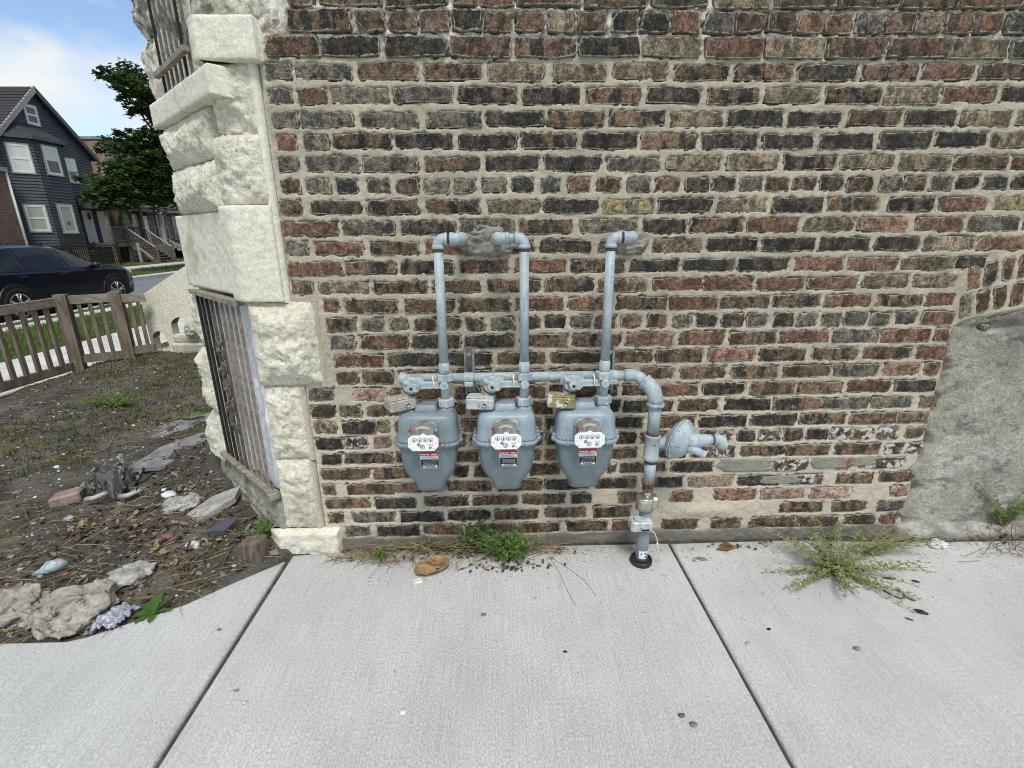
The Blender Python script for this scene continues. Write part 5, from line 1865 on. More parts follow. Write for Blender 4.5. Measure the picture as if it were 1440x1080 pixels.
lawn_strip('far_front_lawn', -24.5, -19.2, 8, 60, -.22, -.17, 6000, .10, 8, 40)
# behind the camera: the side street's own verge and carriageway
m = MB()
m.quad((-4.8, -6.2, -.05), (60, -6.2, -.05), (60, -3.5, -.03), (-4.8, -3.5, -.03))
tag(m.build('side_verge', M_LAWN), kind='structure')
m = MB()
m.quad((-60, -15, -.28), (60, -15, -.28), (60, -6.2, -.28), (-60, -6.2, -.28))
tag(m.build('side_street', M_ASPHALT), kind='structure')

# ------------------------------------------------------------------ loose stuff on the yard soil
rs = np.random.RandomState(11)
def yard_pts(n, xr=(-4.6, -.95), yr=(-.5, 4.2), pw=1.6, near=.0):
    out = []
    while len(out) < n:
        x = xr[1] - (xr[1] - xr[0]) * rs.rand() ** 1.15
        y = yr[0] + (yr[1] - yr[0]) * rs.rand() ** pw
        if y < edge_y(x) + .03 + near:
            continue
        # keep clear of the bay
        s = ((x - CX) * -S45 + y * S45)
        o = (-(x - CX) * S45 - y * S45)
        if (o < .05 and -.3 < s < 1.0) or (x > -1.62 and y > .6):
            continue
        out.append((x, y, float(soil_h(x, y))))
    return out
m = MB()
for x, y, z in yard_pts(3000):
    r = .003 + .008 * rs.rand() ** 2.5 + (.014 if rs.rand() < .02 else 0)
    m.ball((x, y, z + r * .3), r, 0, .5, (1.2, 1, .6), rs.randint(99))
tag(m.build('pebbles', M_PEBBLE, smooth=False), kind='stuff')
def straw(m, x, y, z, Ln, r, lift=.01):
    a = rs.rand() * 6.283
    b = a + rs.randn() * .5
    p0 = Vector((x, y, z + .003))
    p1 = p0 + Vector((math.cos(a), math.sin(a), 0)) * Ln * .5 + Vector((0, 0, lift * rs.rand()))
    p2 = p1 + Vector((math.cos(b), math.sin(b), 0)) * Ln * .5
    for p in (p1, p2):
        p.z = max(p.z, float(soil_h(p.x, p.y)) + .002)
    m.tube([p0, p1, p2], [r, r, r * .6], 3, False, False)
m = MB()
for x, y, z in yard_pts(2000, pw=1.5):
    straw(m, x, y, z, .03 + .12 * rs.rand() ** 2, .0010 + .0008 * rs.rand())
for x, y, z in yard_pts(500, (-2.7, -1.2), (-.5, .5), 1.2):
    straw(m, x, y, z, .05 + .13 * rs.rand(), .0013, .025)
tag(m.build('dry_straw', M_STRAW), kind='stuff')
m = MB()
for x, y, z in yard_pts(800, pw=1.3):
    straw(m, x, y, z, .05 + .16 * rs.rand() ** 2, .0016 + .0016 * rs.rand())
tag(m.build('twigs', M_TWIG), kind='stuff')
def leaf_bit(m, x, y, z, L_, w):
    a, t1 = rs.rand() * 6.283, rs.uniform(-.5, .5)
    u, v = Vector((math.cos(a), math.sin(a), t1)), Vector((-math.sin(a), math.cos(a), rs.uniform(-.6, .6)))
    c = Vector((x, y, z + .006))
    k = rs.uniform(-.25, .45) * L_
    j = [rs.uniform(.55, 1.15) for _ in range(6)]
    up = Vector((0, 0, abs(k)))
    m.add([c - u * L_ / 2, c - u * L_ * .2 + v * w / 2 * j[0] + up * .5 * j[1], c + u * L_ * .22 + v * w / 2 * j[2] + up * .4, c + u * L_ / 2 * j[3] + Vector((0, 0, k * .7)), c + u * L_ * .15 - v * w / 2 * j[4] + up * .6, c - u * L_ * .25 - v * w / 2 * j[5] + up * .3 * j[0], c],
          [(6, 0, 1), (6, 1, 2), (6, 2, 3), (6, 3, 4), (6, 4, 5), (6, 5, 0)])
m = MB()
for x, y, z in yard_pts(1900, pw=1.4):
    leaf_bit(m, x, y, z, .012 + .03 * rs.rand() ** 1.5, .008 + .014 * rs.rand())
for x, y, z in yard_pts(420, (-2.1, -1.1), (-.4, .9), 1.):
    leaf_bit(m, x, y, z, .015 + .03 * rs.rand(), .010 + .014 * rs.rand())
tag(m.build('leaf_litter', M_MULCH), kind='stuff')
m = MB()
for cx, cy, n, s_ in ((-1.95, .12, 40, .08), (-1.70, .12, 45, .10), (-2.2, .0, 20, .13), (-1.30, -.05, 25, .12)):
    for _ in range(n):
        x, y = cx + rs.randn() * s_, cy + rs.randn() * s_ * .7
        if y > edge_y(x) + .03:
            leaf_bit(m, x, y, float(soil_h(x, y)) + rs.rand() * .03, .022 + .03 * rs.rand(), .013 + .018 * rs.rand())
tag(m.build('dead_leaves', M_DEADLEAF), kind='stuff')
def tuft(m, x, y, z, n, h, spread):
    for _ in range(n):
        a = rs.rand() * 6.283
        hh = h * (.5 + .8 * rs.rand())
        bx, by = x + rs.randn() * spread, y + rs.randn() * spread
        w = .0018 + .0018 * rs.rand()
        u = Vector((math.cos(a), math.sin(a), 0))
        v = Vector((-math.sin(a), math.cos(a), 0)) * w
        p0 = Vector((bx, by, z - .004))
        p1 = p0 + u * hh * .25 + Vector((0, 0, hh * .6))
        p2 = p0 + u * hh * .75 + Vector((0, 0, hh * .85))
        m.add([p0 - v, p0 + v, p1 + v * .8, p1 - v * .8, p2], [(0, 1, 2, 3), (3, 2, 4)])
m = MB()
for _ in range(2200):
    x, y = rs.uniform(-4.6, -1.8), rs.uniform(.6, 4.0)
    if fbm(x * .9, y * .9, 0., 81, 3) + .25 * (y - 2.2) + (.8 if math.hypot(x + 3.2, y - 2.2) < .5 else 0) < -.25:
        continue
    s = ((x - CX) * -S45 + y * S45)
    o = (-(x - CX) * S45 - y * S45)
    if (o < .10 and 0 < s < 1.0) or (x > -1.65 and y > .6):
        continue
    tuft(m, x, y, float(soil_h(x, y)), rs.randint(4, 10), .025 + .03 * rs.rand(), .025)
tag(m.build('sparse_grass', M_GRASSDRY), kind='stuff')

# ------------------------------------------------------------------ rubble and rubbish in the yard, each a thing
def blob(name, c, r, sq, mat, lab, cat, seed, jit=.3, sub=4, rot=0., group=None, kind=None):
    m = MB()
    m.ball((0, 0, 0), r, sub, jit, sq, seed)
    A = np.array(m.v)
    A = A + .16 * r * np.stack([fbm(A[:, 0] * 3.2 / r * .6 + i, A[:, 1] * 3.2 / r * .6, A[:, 2] * 3.2 / r * .6, seed + 5 + i, 4, .6) for i in range(3)], 1)
    ca, sa = math.cos(rot), math.sin(rot)
    A = np.stack([A[:, 0] * ca - A[:, 1] * sa, A[:, 0] * sa + A[:, 1] * ca, A[:, 2]], 1)
    m.v = [tuple(p) for p in A + np.array(c)]
    return tag(m.build(name, mat, smooth=True), lab, cat, group)
CH = 'broken concrete lumps along the sidewalk edge'
blob('concrete_lump', (-1.90, -.36, .0), .130, (1.05, .75, .52), M_RUBBLE, 'rough broken concrete lump at the edge of the yard, cut off by the picture edge', 'rubble', 3, .35, 4, .2, CH)
blob('concrete_lump', (-1.625, -.375, .008), .130, (.98, .80, .58), M_RUBBLE, 'largest rough concrete lump, beside the silvery wrapper', 'rubble', 8, .30, 4, .5, CH)
blob('concrete_lump', (-1.55, -.20, .02), .075, (1.15, .65, .50), M_RUBBLEG, 'small pale concrete lump lying behind the largest lump', 'rubble', 14, .3, 3, .4, CH)
blob('stone', (-1.62, .28, .065), .085, (1.1, .8, .55), M_RUBBLEG, 'whitish broken stone near the grey shard under the grille', 'stone', 21, .3, 3, .3)
def plate(name, c, pts, th, tilt, mat, lab, cat, group=None):
    """a broken flat piece"""
    m = MB()
    cx, cy, cz = c
    top = [(cx + x, cy + y, cz + tilt[0] * x + tilt[1] * y + th + .004 * math.sin(40 * x + 23 * y)) for x, y in pts]
    bot = [(cx + x * 1.02, cy + y * 1.02, cz + tilt[0] * x + tilt[1] * y - .02) for x, y in pts]
    n = len(pts)
    m.add(bot + top, [tuple(range(n))[::-1], tuple(range(n, 2 * n))] + [(i, (i + 1) % n, n + (i + 1) % n, n + i) for i in range(n)])
    return tag(m.build(name, mat, smooth=False), lab, cat, group)
M_SHARD = surf('grey_shard', (.27, .255, .235), (.37, .355, .33), 9, .9, .5, 60, .004)
M_BURIED = surf('buried_slab', (.17, .17, .17), (.25, .25, .25), 6, .92, .6, 50, .006, [(.07, .062, .052)], .56, 7)
plate('slab_fragment', (-2.42, 1.52, float(soil_h(-2.42, 1.52))), [(-.22, -.25), (.06, -.16), (.24, .15), (.15, .26), (.0, .16), (-.12, .04)], .002, (.05, .03), M_BURIED, 'flat grey paving fragment sunk in the soil behind the bay stones', 'paving', 'sunken paving fragments')
plate('slab_fragment', (-1.98, .80, float(soil_h(-1.98, .80))), [(-.15, -.18), (.05, -.20), (.17, -.02), (.20, .20), (.03, .24), (-.13, .08)], .002, (.10, .05), M_BURIED, 'flat grey paving fragment sunk in the soil below the jamb stones', 'paving', 'sunken paving fragments')
plate('stone_shard', (-1.44, .24, .085), [(-.10, -.06), (-.01, -.11), (.10, .02), (.09, .10), (-.03, .05)], .014, (.16, .22), M_SHARD, 'pointed flat grey stone shard leaning in the litter under the grille', 'stone')
plate('slate_piece', (-1.33, .10, .055), [(-.05, -.04), (.04, -.05), (.06, .02), (.0, .05)], .006, (.1, .1), plain('blue_slate', (.07, .075, .095), .6), 'small dark blue slate chip between the shard and the wooden stake', 'slate')
for i, (x, y, s_, l_) in enumerate(((-1.40, -.02, .05, 'white pebble-like chip beside the slate chip'), (-1.72, .34, .055, 'white plaster flake left of the whitish stone'))):
    blob('plaster_chip', (x, y, float(soil_h(x, y)) + .012), s_ * .55, (1.2, .8, .5), surf('plaster_chip', (.55, .55, .53), (.66, .66, .64), 12, .9), l_, 'plaster', 31 + i, .3, 2)
# half brick
m = MB()
m.box((-.070, -.045, -.03), (.070, .045, .030), .008)
A = np.array(m.v)
A += .004 * np.stack([fbm(A[:, 0] * 30 + i, A[:, 1] * 30, A[:, 2] * 30, 3 + i, 2) for i in range(3)], 1)
ca, sa = math.cos(.32), math.sin(.32)
A = np.stack([A[:, 0] * ca - A[:, 1] * sa, A[:, 0] * sa + A[:, 1] * ca, A[:, 2] + A[:, 0] * .18], 1) + np.array((-2.33, .44, .032))
m.v = [tuple(p) for p in A]
tag(m.build('half_brick', surf('pink_brick', (.22, .155, .13), (.33, .25, .215), 14, .92, .5, 90, .003, [(.17, .13, .11)], .60, 18), smooth=False), 'pale pink half brick lying in the soil left of the burnt stump', 'brick')
# glass bottle-like wrapper and silver wrapper
m = MB()
p = [Vector((-1.99, -.175, .02)), Vector((-1.965, -.160, .026)), Vector((-1.935, -.140, .034)), Vector((-1.90, -.118, .036)), Vector((-1.875, -.10, .03))]
m.tube(p, [.010, .016, .028, .032, .020], 10)
A = np.array(m.v)
A += .010 * np.stack([fbm(A[:, 0] * 34 + i, A[:, 1] * 34, A[:, 2] * 34, 13 + i, 3) for i in range(3)], 1)
A = (A - A.mean(0)) * .78 + np.array((-1.93, -.14, .022))
m.v = [tuple(q) for q in A]
tag(m.build('plastic_wrapper', surf('pale_blue_wrapper', (.26, .34, .35), (.40, .46, .46), 22, .35, .3, 60, .003, [(.62, .66, .66), (.10, .13, .13)], [.58, .63], 20, spec=.5), smooth=True), 'crumpled pale blue plastic wrapper above the broken concrete lumps', 'wrapper')
u, v = np.meshgrid(np.linspace(-1, 1, 26), np.linspace(-1, 1, 26))
rr = .018 * fbm(u * 2.2, v * 2.2, 0 * u, 91, 4, .6) + .035 * (1 - np.minimum(1, u * u)) * (1 - .5 * v * v)
wx = -1.452 + u * .044 * (1 + .12 * fbm(v * 3, 0 * v, 0 * v, 92, 2)) + v * .012
wy = -.430 + v * .055
grid_mesh('foil_wrapper', wx, wy, .006 + rr, surf('silvery_wrapper', (.26, .27, .33), (.38, .39, .44), 24, .38, .3, 60, .003, [(.66, .68, .72), (.20, .20, .27)], [.60, .60], 26, metal=.15, spec=.5))
tag(bpy.data.objects['foil_wrapper'], 'crumpled silvery wrapper beside the largest concrete lump at the sidewalk edge', 'wrapper')
# wooden stake stump by the walk
m = MB()
o8 = [(-.050, -.034), (.045, -.040), (.055, .030), (-.042, .038)]
m.loft([[(-1.085 + x * k, -.10 + y * k, z + x * t) for x, y in o8] for z, k, t in ((-.05, 1.05, 0), (.05, 1.0, 0), (.105, .96, .15), (.112, .86, .15))], True, False)
tag(m.build('wooden_stake', surf('old_stake_wood', (.10, .075, .055), (.19, .155, .12), 10, .9, .7, 50, .004, [(.05, .035, .025)], .55, 14, stretch=(5, 5, .8)), smooth=False), 'short weathered square wooden post stub beside the base stone', 'stake')
# burnt stump with cut shoots
stp = thing('burnt_stump', (-2.12, .52, .05), 'charred grey tree stump with cut black shoots in the yard', 'stump')
m = MB()
n = 20
rings = []
for z, k in ((-.02, 1.25), (.05, 1.05), (.12, .92), (.165, .85), (.172, .70)):
    rings.append([(-2.12 + .085 * k * math.cos(2 * PI * i / n) * (1 + .22 * math.sin(5 * i * 2 * PI / n + 1) * .5), .50 + .075 * k * math.sin(2 * PI * i / n) * (1 + .18 * math.cos(7 * i * 2 * PI / n) * .5), z + .015 * math.sin(i * 1.9)) for i in range(n)])
m.loft(rings)
m.build('trunk', surf('charred_wood', (.045, .042, .04), (.15, .145, .14), 16, .95, .9, 40, .01, [(.42, .41, .39), (.02, .02, .02)], [.60, .55], 22, stretch=(2.5, 2.5, .5)), stp)
for i, (dx, dy, dz, r, tx, ty) in enumerate(((.06, -.02, .20, .014, .04, .0), (.09, -.06, .12, .013, .08, -.02), (-.10, -.05, .11, .016, -.06, -.03), (.02, .06, .23, .012, .0, .02), (-.03, -.08, .14, .010, -.02, -.05), (.16, -.10, .10, .011, .12, -.03), (-.06, .05, .20, .012, -.05, .02), (.13, .02, .15, .010, .07, .0))):
    m = MB()
    b = Vector((-2.12 + dx * .5, .50 + dy * .5, .02))
    e = Vector((-2.12 + dx + tx * .4, .50 + dy + ty * .4, dz))
    m.tube([b, b.lerp(e, .5) + Vector((.01, 0, .01)), e], [r * 1.15, r, r * .92], 9)
    m.build('shoot', surf('grey_shoot', (.17, .165, .15), (.34, .33, .31), 20, .9, .4, 80, .002, [(.03, .03, .03)], .5, 16), stp)
    m = MB()
    d_ = (e - b).normalized()
    m.cyl(e - d_ * .001, e + d_ * .0025, r * .95, 9)
    m.build('burnt_end', M_INK, stp)
for i in range(2):
    m = MB()
    a0 = Vector(((-2.02, .40, .05), (-2.18, .38, .05))[i])
    m.tube([a0, a0 + Vector((.06, -.02, .02)), a0 + Vector((.12, -.01, .045))], [.016, .013, .010], 8)
    m.build('root', surf('pale_root', (.32, .305, .27), (.44, .43, .40), 20, .9), stp)

# ------------------------------------------------------------------ weeds
def leaf_geo(m, c, d, up, L_, w, fold=.25, curl=.3):
    """one pointed leaf: two halves folded on the midrib"""
    d = d.normalized()
    s_ = d.cross(up)
    s_ = s_.normalized() if s_.length > 1e-5 else Vector((1, 0, 0))
    n_ = s_.cross(d)
    a, b, t = c, c + d * L_ * .5 + n_ * L_ * .06, c + d * L_ - n_ * L_ * curl * .5
    l1, r1 = c + d * L_ * .45 + s_ * w / 2 + n_ * w * fold, c + d * L_ * .45 - s_ * w / 2 + n_ * w * fold
    m.add([a, l1, t, r1, b], [(0, 4, 2, 1), (0, 3, 2, 4)], False)
def weed(name, base, stems, lab, cat, leafmat, rg, stemmat=None, group=None):
    """stems: list of (dx, dy, height, leaves, leaf length, leaf width, droop)"""
    t = thing(name, base, lab, cat, group)
    ms, ml = MB(), MB()
    b0 = Vector(base)
    for (dx, dy, h, nl, ll, lw, dr) in stems:
        p0 = b0 + Vector((rg.uniform(-.01, .01), rg.uniform(-.01, .01), 0))
        tip = b0 + Vector((dx, dy, h))
        mid = p0.lerp(tip, .5) + Vector((rg.uniform(-.2, .2) * h * .3, rg.uniform(-.2, .2) * h * .3, h * .18 + dr * .3))
        pts = []
        for k in range(7):
            q = k / 6
            pts.append((1 - q) ** 2 * p0 + 2 * q * (1 - q) * mid + q * q * tip)
        ms.tube(pts, [.0022 * (1 - .6 * k / 6) for k in range(7)], 4, False)
        for k in range(nl):
            q = .12 + .88 * k / max(1, nl - 1)
            p = (1 - q) ** 2 * p0 + 2 * q * (1 - q) * mid + q * q * tip
            a = k * 2.4 + rg.uniform(-.5, .5)
            d = Vector((math.cos(a), math.sin(a), rg.uniform(.1, .7)))
            if k == nl - 1:
                d = (tip - mid)
            leaf_geo(ml, p, d, Vector((0, 0, 1)), ll * rg.uniform(.6, 1.2), lw * rg.uniform(.7, 1.2), .2, rg.uniform(.1, .5))
    ms.build('stem', stemmat or M_TWIG, t)
    o = ml.build('foliage', leafmat, t)
    return t
rg = random.Random(21)
M_STEMG = plain('green_stem', (.16, .19, .075), .7)
M_STEMP = plain('pale_stem', (.33, .29, .16), .7)
st_ = []
for i in range(70):
    a = rg.uniform(0, 2 * PI)
    r = rg.uniform(.02, .17)
    st_.append((math.cos(a) * r * 1.15, -abs(math.sin(a)) * r * .75 + .02, rg.uniform(.03, .15) * (1.2 - r * 2), rg.randint(8, 15), .030, .009, 0))
weed('green_weed', (.015, -.115, 0), st_, 'bright green feathery weed clump at the wall foot below the middle meter', 'weed', M_WEED, rg, M_STEMG)
st_ = [(rg.uniform(-.10, .10), rg.uniform(-.03, .02), rg.uniform(.06, .17), rg.randint(6, 10), .032, .012, 0) for _ in range(22)]
weed('green_weed', (-.12, -.055, 0), st_, 'darker upright weed against the lowest bricks behind the feathery clump', 'weed', foliage('dark_weed', (.035, .085, .02), (.07, .14, .035)), rg, M_STEMG)
st_ = [(rg.uniform(-.22, .20), rg.uniform(-.05, .01), rg.uniform(.02, .07), rg.randint(6, 10), .026, .009, 0) for _ in range(40)]
weed('creeping_weed', (-.30, -.06, 0), st_, 'low creeping weed along the wall foot left of the feathery clump', 'weed', M_GRASSDRY, rg, M_STEMP)
st_ = [(rg.uniform(-.06, .06), rg.uniform(-.09, -.01), rg.uniform(.015, .06), rg.randint(4, 7), .030, .013, 0) for _ in range(9)]
weed('small_weed', (-.53, -.085, 0), st_, 'small leafy weed growing at the wall foot nearest the base stone', 'weed', M_WEED, rg, M_STEMG)
st_ = []
for i in range(62):
    a = rg.uniform(0, 2 * PI)
    r = rg.uniform(.08, .36)
    st_.append((math.cos(a) * r * 1.0 + .04, math.sin(a) * r * .8 + .04, rg.uniform(.02, .20) * (1.15 - r * 1.6), rg.randint(20, 30), .023, .0085, .07))
t = weed('bushy_weed', (1.395, -.265, -.01), st_, 'large pale green wispy weed growing out of the sidewalk right of the drop pipe', 'weed', M_WEEDPALE, rg, M_STEMP)
st_ = [(rg.uniform(-.22, .28), rg.uniform(-.10, .06), rg.uniform(.06, .16), rg.randint(12, 20), .018, .005, .05) for _ in range(34)]
weed('bushy_weed', (1.62, -.15, -.01), st_, 'smaller pale wispy weed against the ledge corner behind the large one', 'weed', M_WEEDPALE, rg, M_STEMP)
st_ = [(rg.uniform(-.22, .30), rg.uniform(-.05, .05), rg.uniform(.04, .22), rg.randint(10, 16), .030, .008, .02) for _ in range(22)]
weed('ledge_weed', (2.36, -.035, .045), st_, 'green weed rooted on the cement ledge below the rendered infill', 'weed', M_WEED, rg, M_STEMG)
# dandelion at the sidewalk edge: broad toothed leaves, each a part
M_DANDELION = foliage('dandelion_green', (.06, .125, .03), (.085, .16, .045))
t = thing('dandelion', (-1.325, -.40, .0), 'green dandelion with toothed leaves at the sidewalk edge', 'weed')
for i, (a, L_, w, el) in enumerate(((1.35, .12, .032, 1.0), (.9, .08, .028, .8), (2.6, .09, .035, .45), (3.3, .09, .040, .25), (3.9, .08, .032, .2), (.2, .07, .026, .4), (2.0, .09, .03, .9), (5.0, .06, .03, .4))):
    m = MB()
    d = Vector((math.cos(a) * math.cos(el), math.sin(a) * math.cos(el), math.sin(el)))
    s_ = d.cross(Vector((0, 0, 1))).normalized()
    n_ = s_.cross(d)
    rows_ = []
    for k in range(9):
        q = k / 8
        ww = w * .5 * math.sin(PI * min(1, q * .85 + .12)) * (1.0 if k % 2 == 0 else .55) * (1 if k < 8 else .2)
        c = Vector((-1.325, -.40, .004)) + d * L_ * q - Vector((0, 0, 1)) * L_ * .35 * q * q
        rows_.append([c + s_ * ww + n_ * ww * .25, c, c - s_ * ww + n_ * ww * .25])
    m.loft(rows_, False, False, False)
    m.build('leaf', M_DANDELION, t, smooth=False)
def broadleaf(name, c, leaves, lab):
    t = thing(name, c, lab, 'weed')
    for a, L_, w, el in leaves:
        m = MB()
        d = Vector((math.cos(a) * math.cos(el), math.sin(a) * math.cos(el), math.sin(el)))
        s_ = d.cross(Vector((0, 0, 1))).normalized()
        rows_ = []
        for k in range(7):
            q = k / 6
            ww = w * .5 * math.sin(PI * min(1, q * .9 + .08))
            cc = Vector(c) + d * L_ * q - Vector((0, 0, 1)) * L_ * .4 * q * q
            rows_.append([cc + s_ * ww + Vector((0, 0, ww * .3)), cc, cc - s_ * ww + Vector((0, 0, ww * .3))])
        m.loft(rows_, False, False, False)
        m.build('leaf', M_WEED, t)
broadleaf('broadleaf_weed', (-1.99, .66, .06), ((2.9, .13, .07, .6), (.3, .10, .05, .4), (1.5, .08, .05, .8)), 'broad dark green leaves beside the burnt stump')
broadleaf('broadleaf_weed', (-2.40, 1.60, .03), ((.4, .14, .08, .5), (2.6, .08, .05, .4)), 'single broad green leaf by the sunken paving near the bay')
st_ = [(rg.uniform(-.06, .06), rg.uniform(-.05, .05), rg.uniform(.03, .10), rg.randint(5, 9), .026, .010, 0) for _ in range(16)]
weed('green_weed', (-1.085, .015, .04), st_, 'small green weed growing against the plinth beside the base stone', 'weed', M_WEED, rg, M_STEMG)
st_ = [(rg.uniform(-.26, .26), rg.uniform(-.2, .2), rg.uniform(.04, .12), rg.randint(5, 9), .035, .015, 0) for _ in range(50)]
weed('green_weed', (-3.25, 2.02, float(soil_h(-3.25, 2.02))), st_, 'low green weed patch in the middle of the bare yard', 'weed', M_WEED, rg, M_STEMG)
# dry plants and straw along the wall foot
def dry_pile(name, c, n, sx, sy, L_, lab, hmax=.05):
    m = MB()
    for _ in range(n):
        p0 = Vector((c[0] + rg.gauss(0, sx), min(c[1] + rg.gauss(0, sy), -.05), c[2] + .003))
        a = rg.uniform(0, 2 * PI)
        l = L_ * rg.uniform(.4, 1.2)
        p1 = p0 + Vector((math.cos(a) * l * .5, math.sin(a) * l * .35, rg.uniform(0, hmax)))
        p2 = p1 + Vector((math.cos(a + rg.uniform(-.6, .6)) * l * .5, math.sin(a) * l * .3, rg.uniform(-.3, .3) * hmax))
        p1.y, p2.y = min(p1.y, -.045), min(p2.y, -.045)
        p2.z = max(p2.z, c[2] + .002)
        m.tube([p0, p1, p2], [.0012, .0012, .0008], 3, False, False)
    return tag(m.build(name, M_STRAW), lab, 'dry grass', kind='stuff')
dry_pile('dry_stalks', (-.30, -.10, 0), 130, .20, .035, .16, 'dry stalks tangled along the wall foot')
dry_pile('dry_stalks', (-.62, -.09, 0), 70, .08, .025, .12, 'dry stalks beside the base stone')
dry_pile('dry_stalks', (.20, -.075, 0), 70, .06, .015, .09, 'dry brown stalks at the wall foot right of the weed clump', .04)
dry_pile('dry_stalks', (2.35, -.14, -.015), 110, .14, .035, .18, 'dry straw heap under the cement ledge', .09)
m = MB()
for _ in range(210):
    x = rg.choice((rg.uniform(-.7, .35), rg.uniform(-.2, .1), rg.uniform(.8, 2.5)))
    leaf_bit(m, x, -.055 - abs(rg.gauss(0, .035)), .0, rg.uniform(.010, .028), rg.uniform(.007, .015))
for _ in range(60):
    leaf_bit(m, rg.gauss(0, .10), rg.uniform(-.22, -.12), .002, rg.uniform(.012, .03), rg.uniform(.008, .016))
tag(m.build('leaf_litter', M_DEADLEAF), kind='stuff')
m = MB()
for _ in range(520):
    x, y = rg.uniform(-.75, 2.6), -.06 - abs(rg.gauss(0, .16)) * rg.choice((.4, 1, 1.6))
    a = rg.uniform(0, PI)
    l = rg.uniform(.003, .010)
    p = Vector((x, y, .0012))
    dv = Vector((math.cos(a) * l, math.sin(a) * l, 0))
    m.tube([p - dv, p + Vector((0, 0, .001)), p + dv * rg.uniform(.5, 1) + Vector((dv.y, -dv.x, 0)) * .3], .0006, 3, False, False)
for x0, y0, pts in ((.21, -.12, ((.03, -.10), (.05, -.21), (.07, -.30))), (.22, -.13, ((.06, -.07), (.12, -.15), (.15, -.24)))):
    m.tube([Vector((x0, y0, .003))] + [Vector((x0 + a, y0 + b, .0025)) for a, b in pts], .0007, 3, False, False)
tag(m.build('twig_bits', M_TWIG), kind='stuff')

# small things lying on the sidewalk
m = MB()
u, v = np.meshgrid(np.linspace(-1, 1, 22), np.linspace(-1, 1, 22))
a_ = np.arctan2(v, u)
r_ = np.maximum(np.abs(u), np.abs(v))
px_, py_ = np.cos(a_) * r_, np.sin(a_) * r_
hh = .006 + .014 * r_ ** 4 + .006 * fbm(px_ * 3, py_ * 3, 0 * u, 95, 3)
ca, sa = math.cos(.45), math.sin(.45)
ob = grid_mesh('crushed_paper_plate', -.300 + (px_ * ca - py_ * sa * .55) * .078, -.182 + (px_ * sa + py_ * ca * .7) * .078, hh, surf('brown_paper', (.25, .15, .075), (.36, .235, .125), 12, .85, .4, 60, .003, [(.50, .42, .30)], .63, 14))
tag(ob, 'brown crushed paper plate lying on the sidewalk beside the weeds', 'litter')
m = MB()
m.box((-.020, -.0135, .0), (.020, .0135, .006), .001, Vector((.92, .3, 0)).normalized(), Vector((-.3, .92, 0)).normalized(), Vector((-.350, -.262, .001)))
tag(m.build('matchbox_card', surf('soiled_white_card', (.62, .56, .52), (.72, .70, .67), 40, .7)), 'small white card scrap just below the brown paper plate', 'litter')
PB = 'pebbles lying on the sidewalk slabs'
for i, (x, y, r, c_, l_) in enumerate((
        (-.072, -.452, .010, (.17, .17, .15), 'grey pebble below the paper plate'), (.213, -.631, .007, (.06, .035, .025), 'dark brown speck-like pebble in the middle of the slab'),
        (-1.035, -.488, .008, (.18, .18, .17), 'grey pebble just left of the left sidewalk joint'), (-.80, -.782, .010, (.50, .49, .46), 'pale pebble right of the left joint, lower of two'),
        (-.845, -.74, .008, (.24, .24, .23), 'grey pebble right of the left joint, upper of two'), (.960, -.560, .007, (.02, .02, .02), 'small round black pebble below the large weed'),
        (1.215, -.656, .013, (.24, .25, .24), 'largest grey flat pebble, right of the black one'), (.551, -.901, .012, (.20, .20, .17), 'olive grey pebble nearest the camera, right of two'),
        (.527, -.872, .010, (.12, .125, .12), 'dark grey pebble nearest the camera, left of two'), (.855, -.62, .010, (.40, .40, .38), 'pale round pebble left of the black one'))):
    m = MB()
    m.ball((x, y, r * .3), r * .75, 2, .25, (1.3, .9, .55), i)
    tag(m.build('pebble', surf('pebble', tuple(q * .85 for q in c_), c_, 60, .85), smooth=True), l_, 'pebble', PB)
m = MB()
m.rod([(0, .0), (.0005, .0105), (.0012, .0105), (.0014, .0)], (-.305, -.829, .0004), Vector((0, 0, 1)), 14)
tag(m.build('gum_spot', plain('old_gum', (.66, .67, .69), .7)), 'flat whitish gum spot on the middle slab', 'gum')
DK = 'black scraps on the sidewalk near the weed'
def bark(c, L_, w, ang, lab, mat, seed):
    m = MB()
    m.ball((0, 0, 0), 1, 2, .3, (L_ / 2, w / 2, w * .28), seed)
    ca, sa = math.cos(ang), math.sin(ang)
    m.v = [(c[0] + x * ca - y * sa, c[1] + x * sa + y * ca, .004 + z) for x, y, z in m.v]
    tag(m.build('black_scrap', mat, smooth=True), lab, 'litter', DK)
M_CHAR = surf('black_scrap', (.014, .014, .013), (.04, .04, .038), 60, .7)
bark((1.574, -.504, 0), .042, .020, -.5, 'largest black scrap, alone on the open slab right of the weed', M_CHAR, 1)
bark((1.595, -.318, 0), .045, .012, -.2, 'black curved scrap tucked at the right side of the weed', M_CHAR, 2)
bark((1.72, -.10, 0), .070, .016, -.3, 'long black scrap near the ledge corner behind the weed', M_CHAR, 3)
bark((1.69, -.34, 0), .026, .010, -.5, 'small black scrap between the weed and the ledge', M_CHAR, 4)
bark((1.50, -.535, 0), .022, .006, -.7, 'thin black sliver just left of the largest scrap', M_CHAR, 5)
m = MB()
m.tube([(1.60, -.445, .003), (1.575, -.425, .007), (1.55, -.435, .006), (1.53, -.41, .004), (1.52, -.385, .004)], .0032, 6)
m.tube([(1.575, -.425, .007), (1.585, -.40, .006), (1.575, -.385, .004)], .0028, 6)
tag(m.build('twig', M_TWIG), 'forked grey twig on the slab right of the large weed', 'twig')
m = MB()
leaf_geo(m, Vector((.965, -.105, .004)), Vector((1, .1, .03)), Vector((0, 0, 1)), .10, .045, .15, .1)
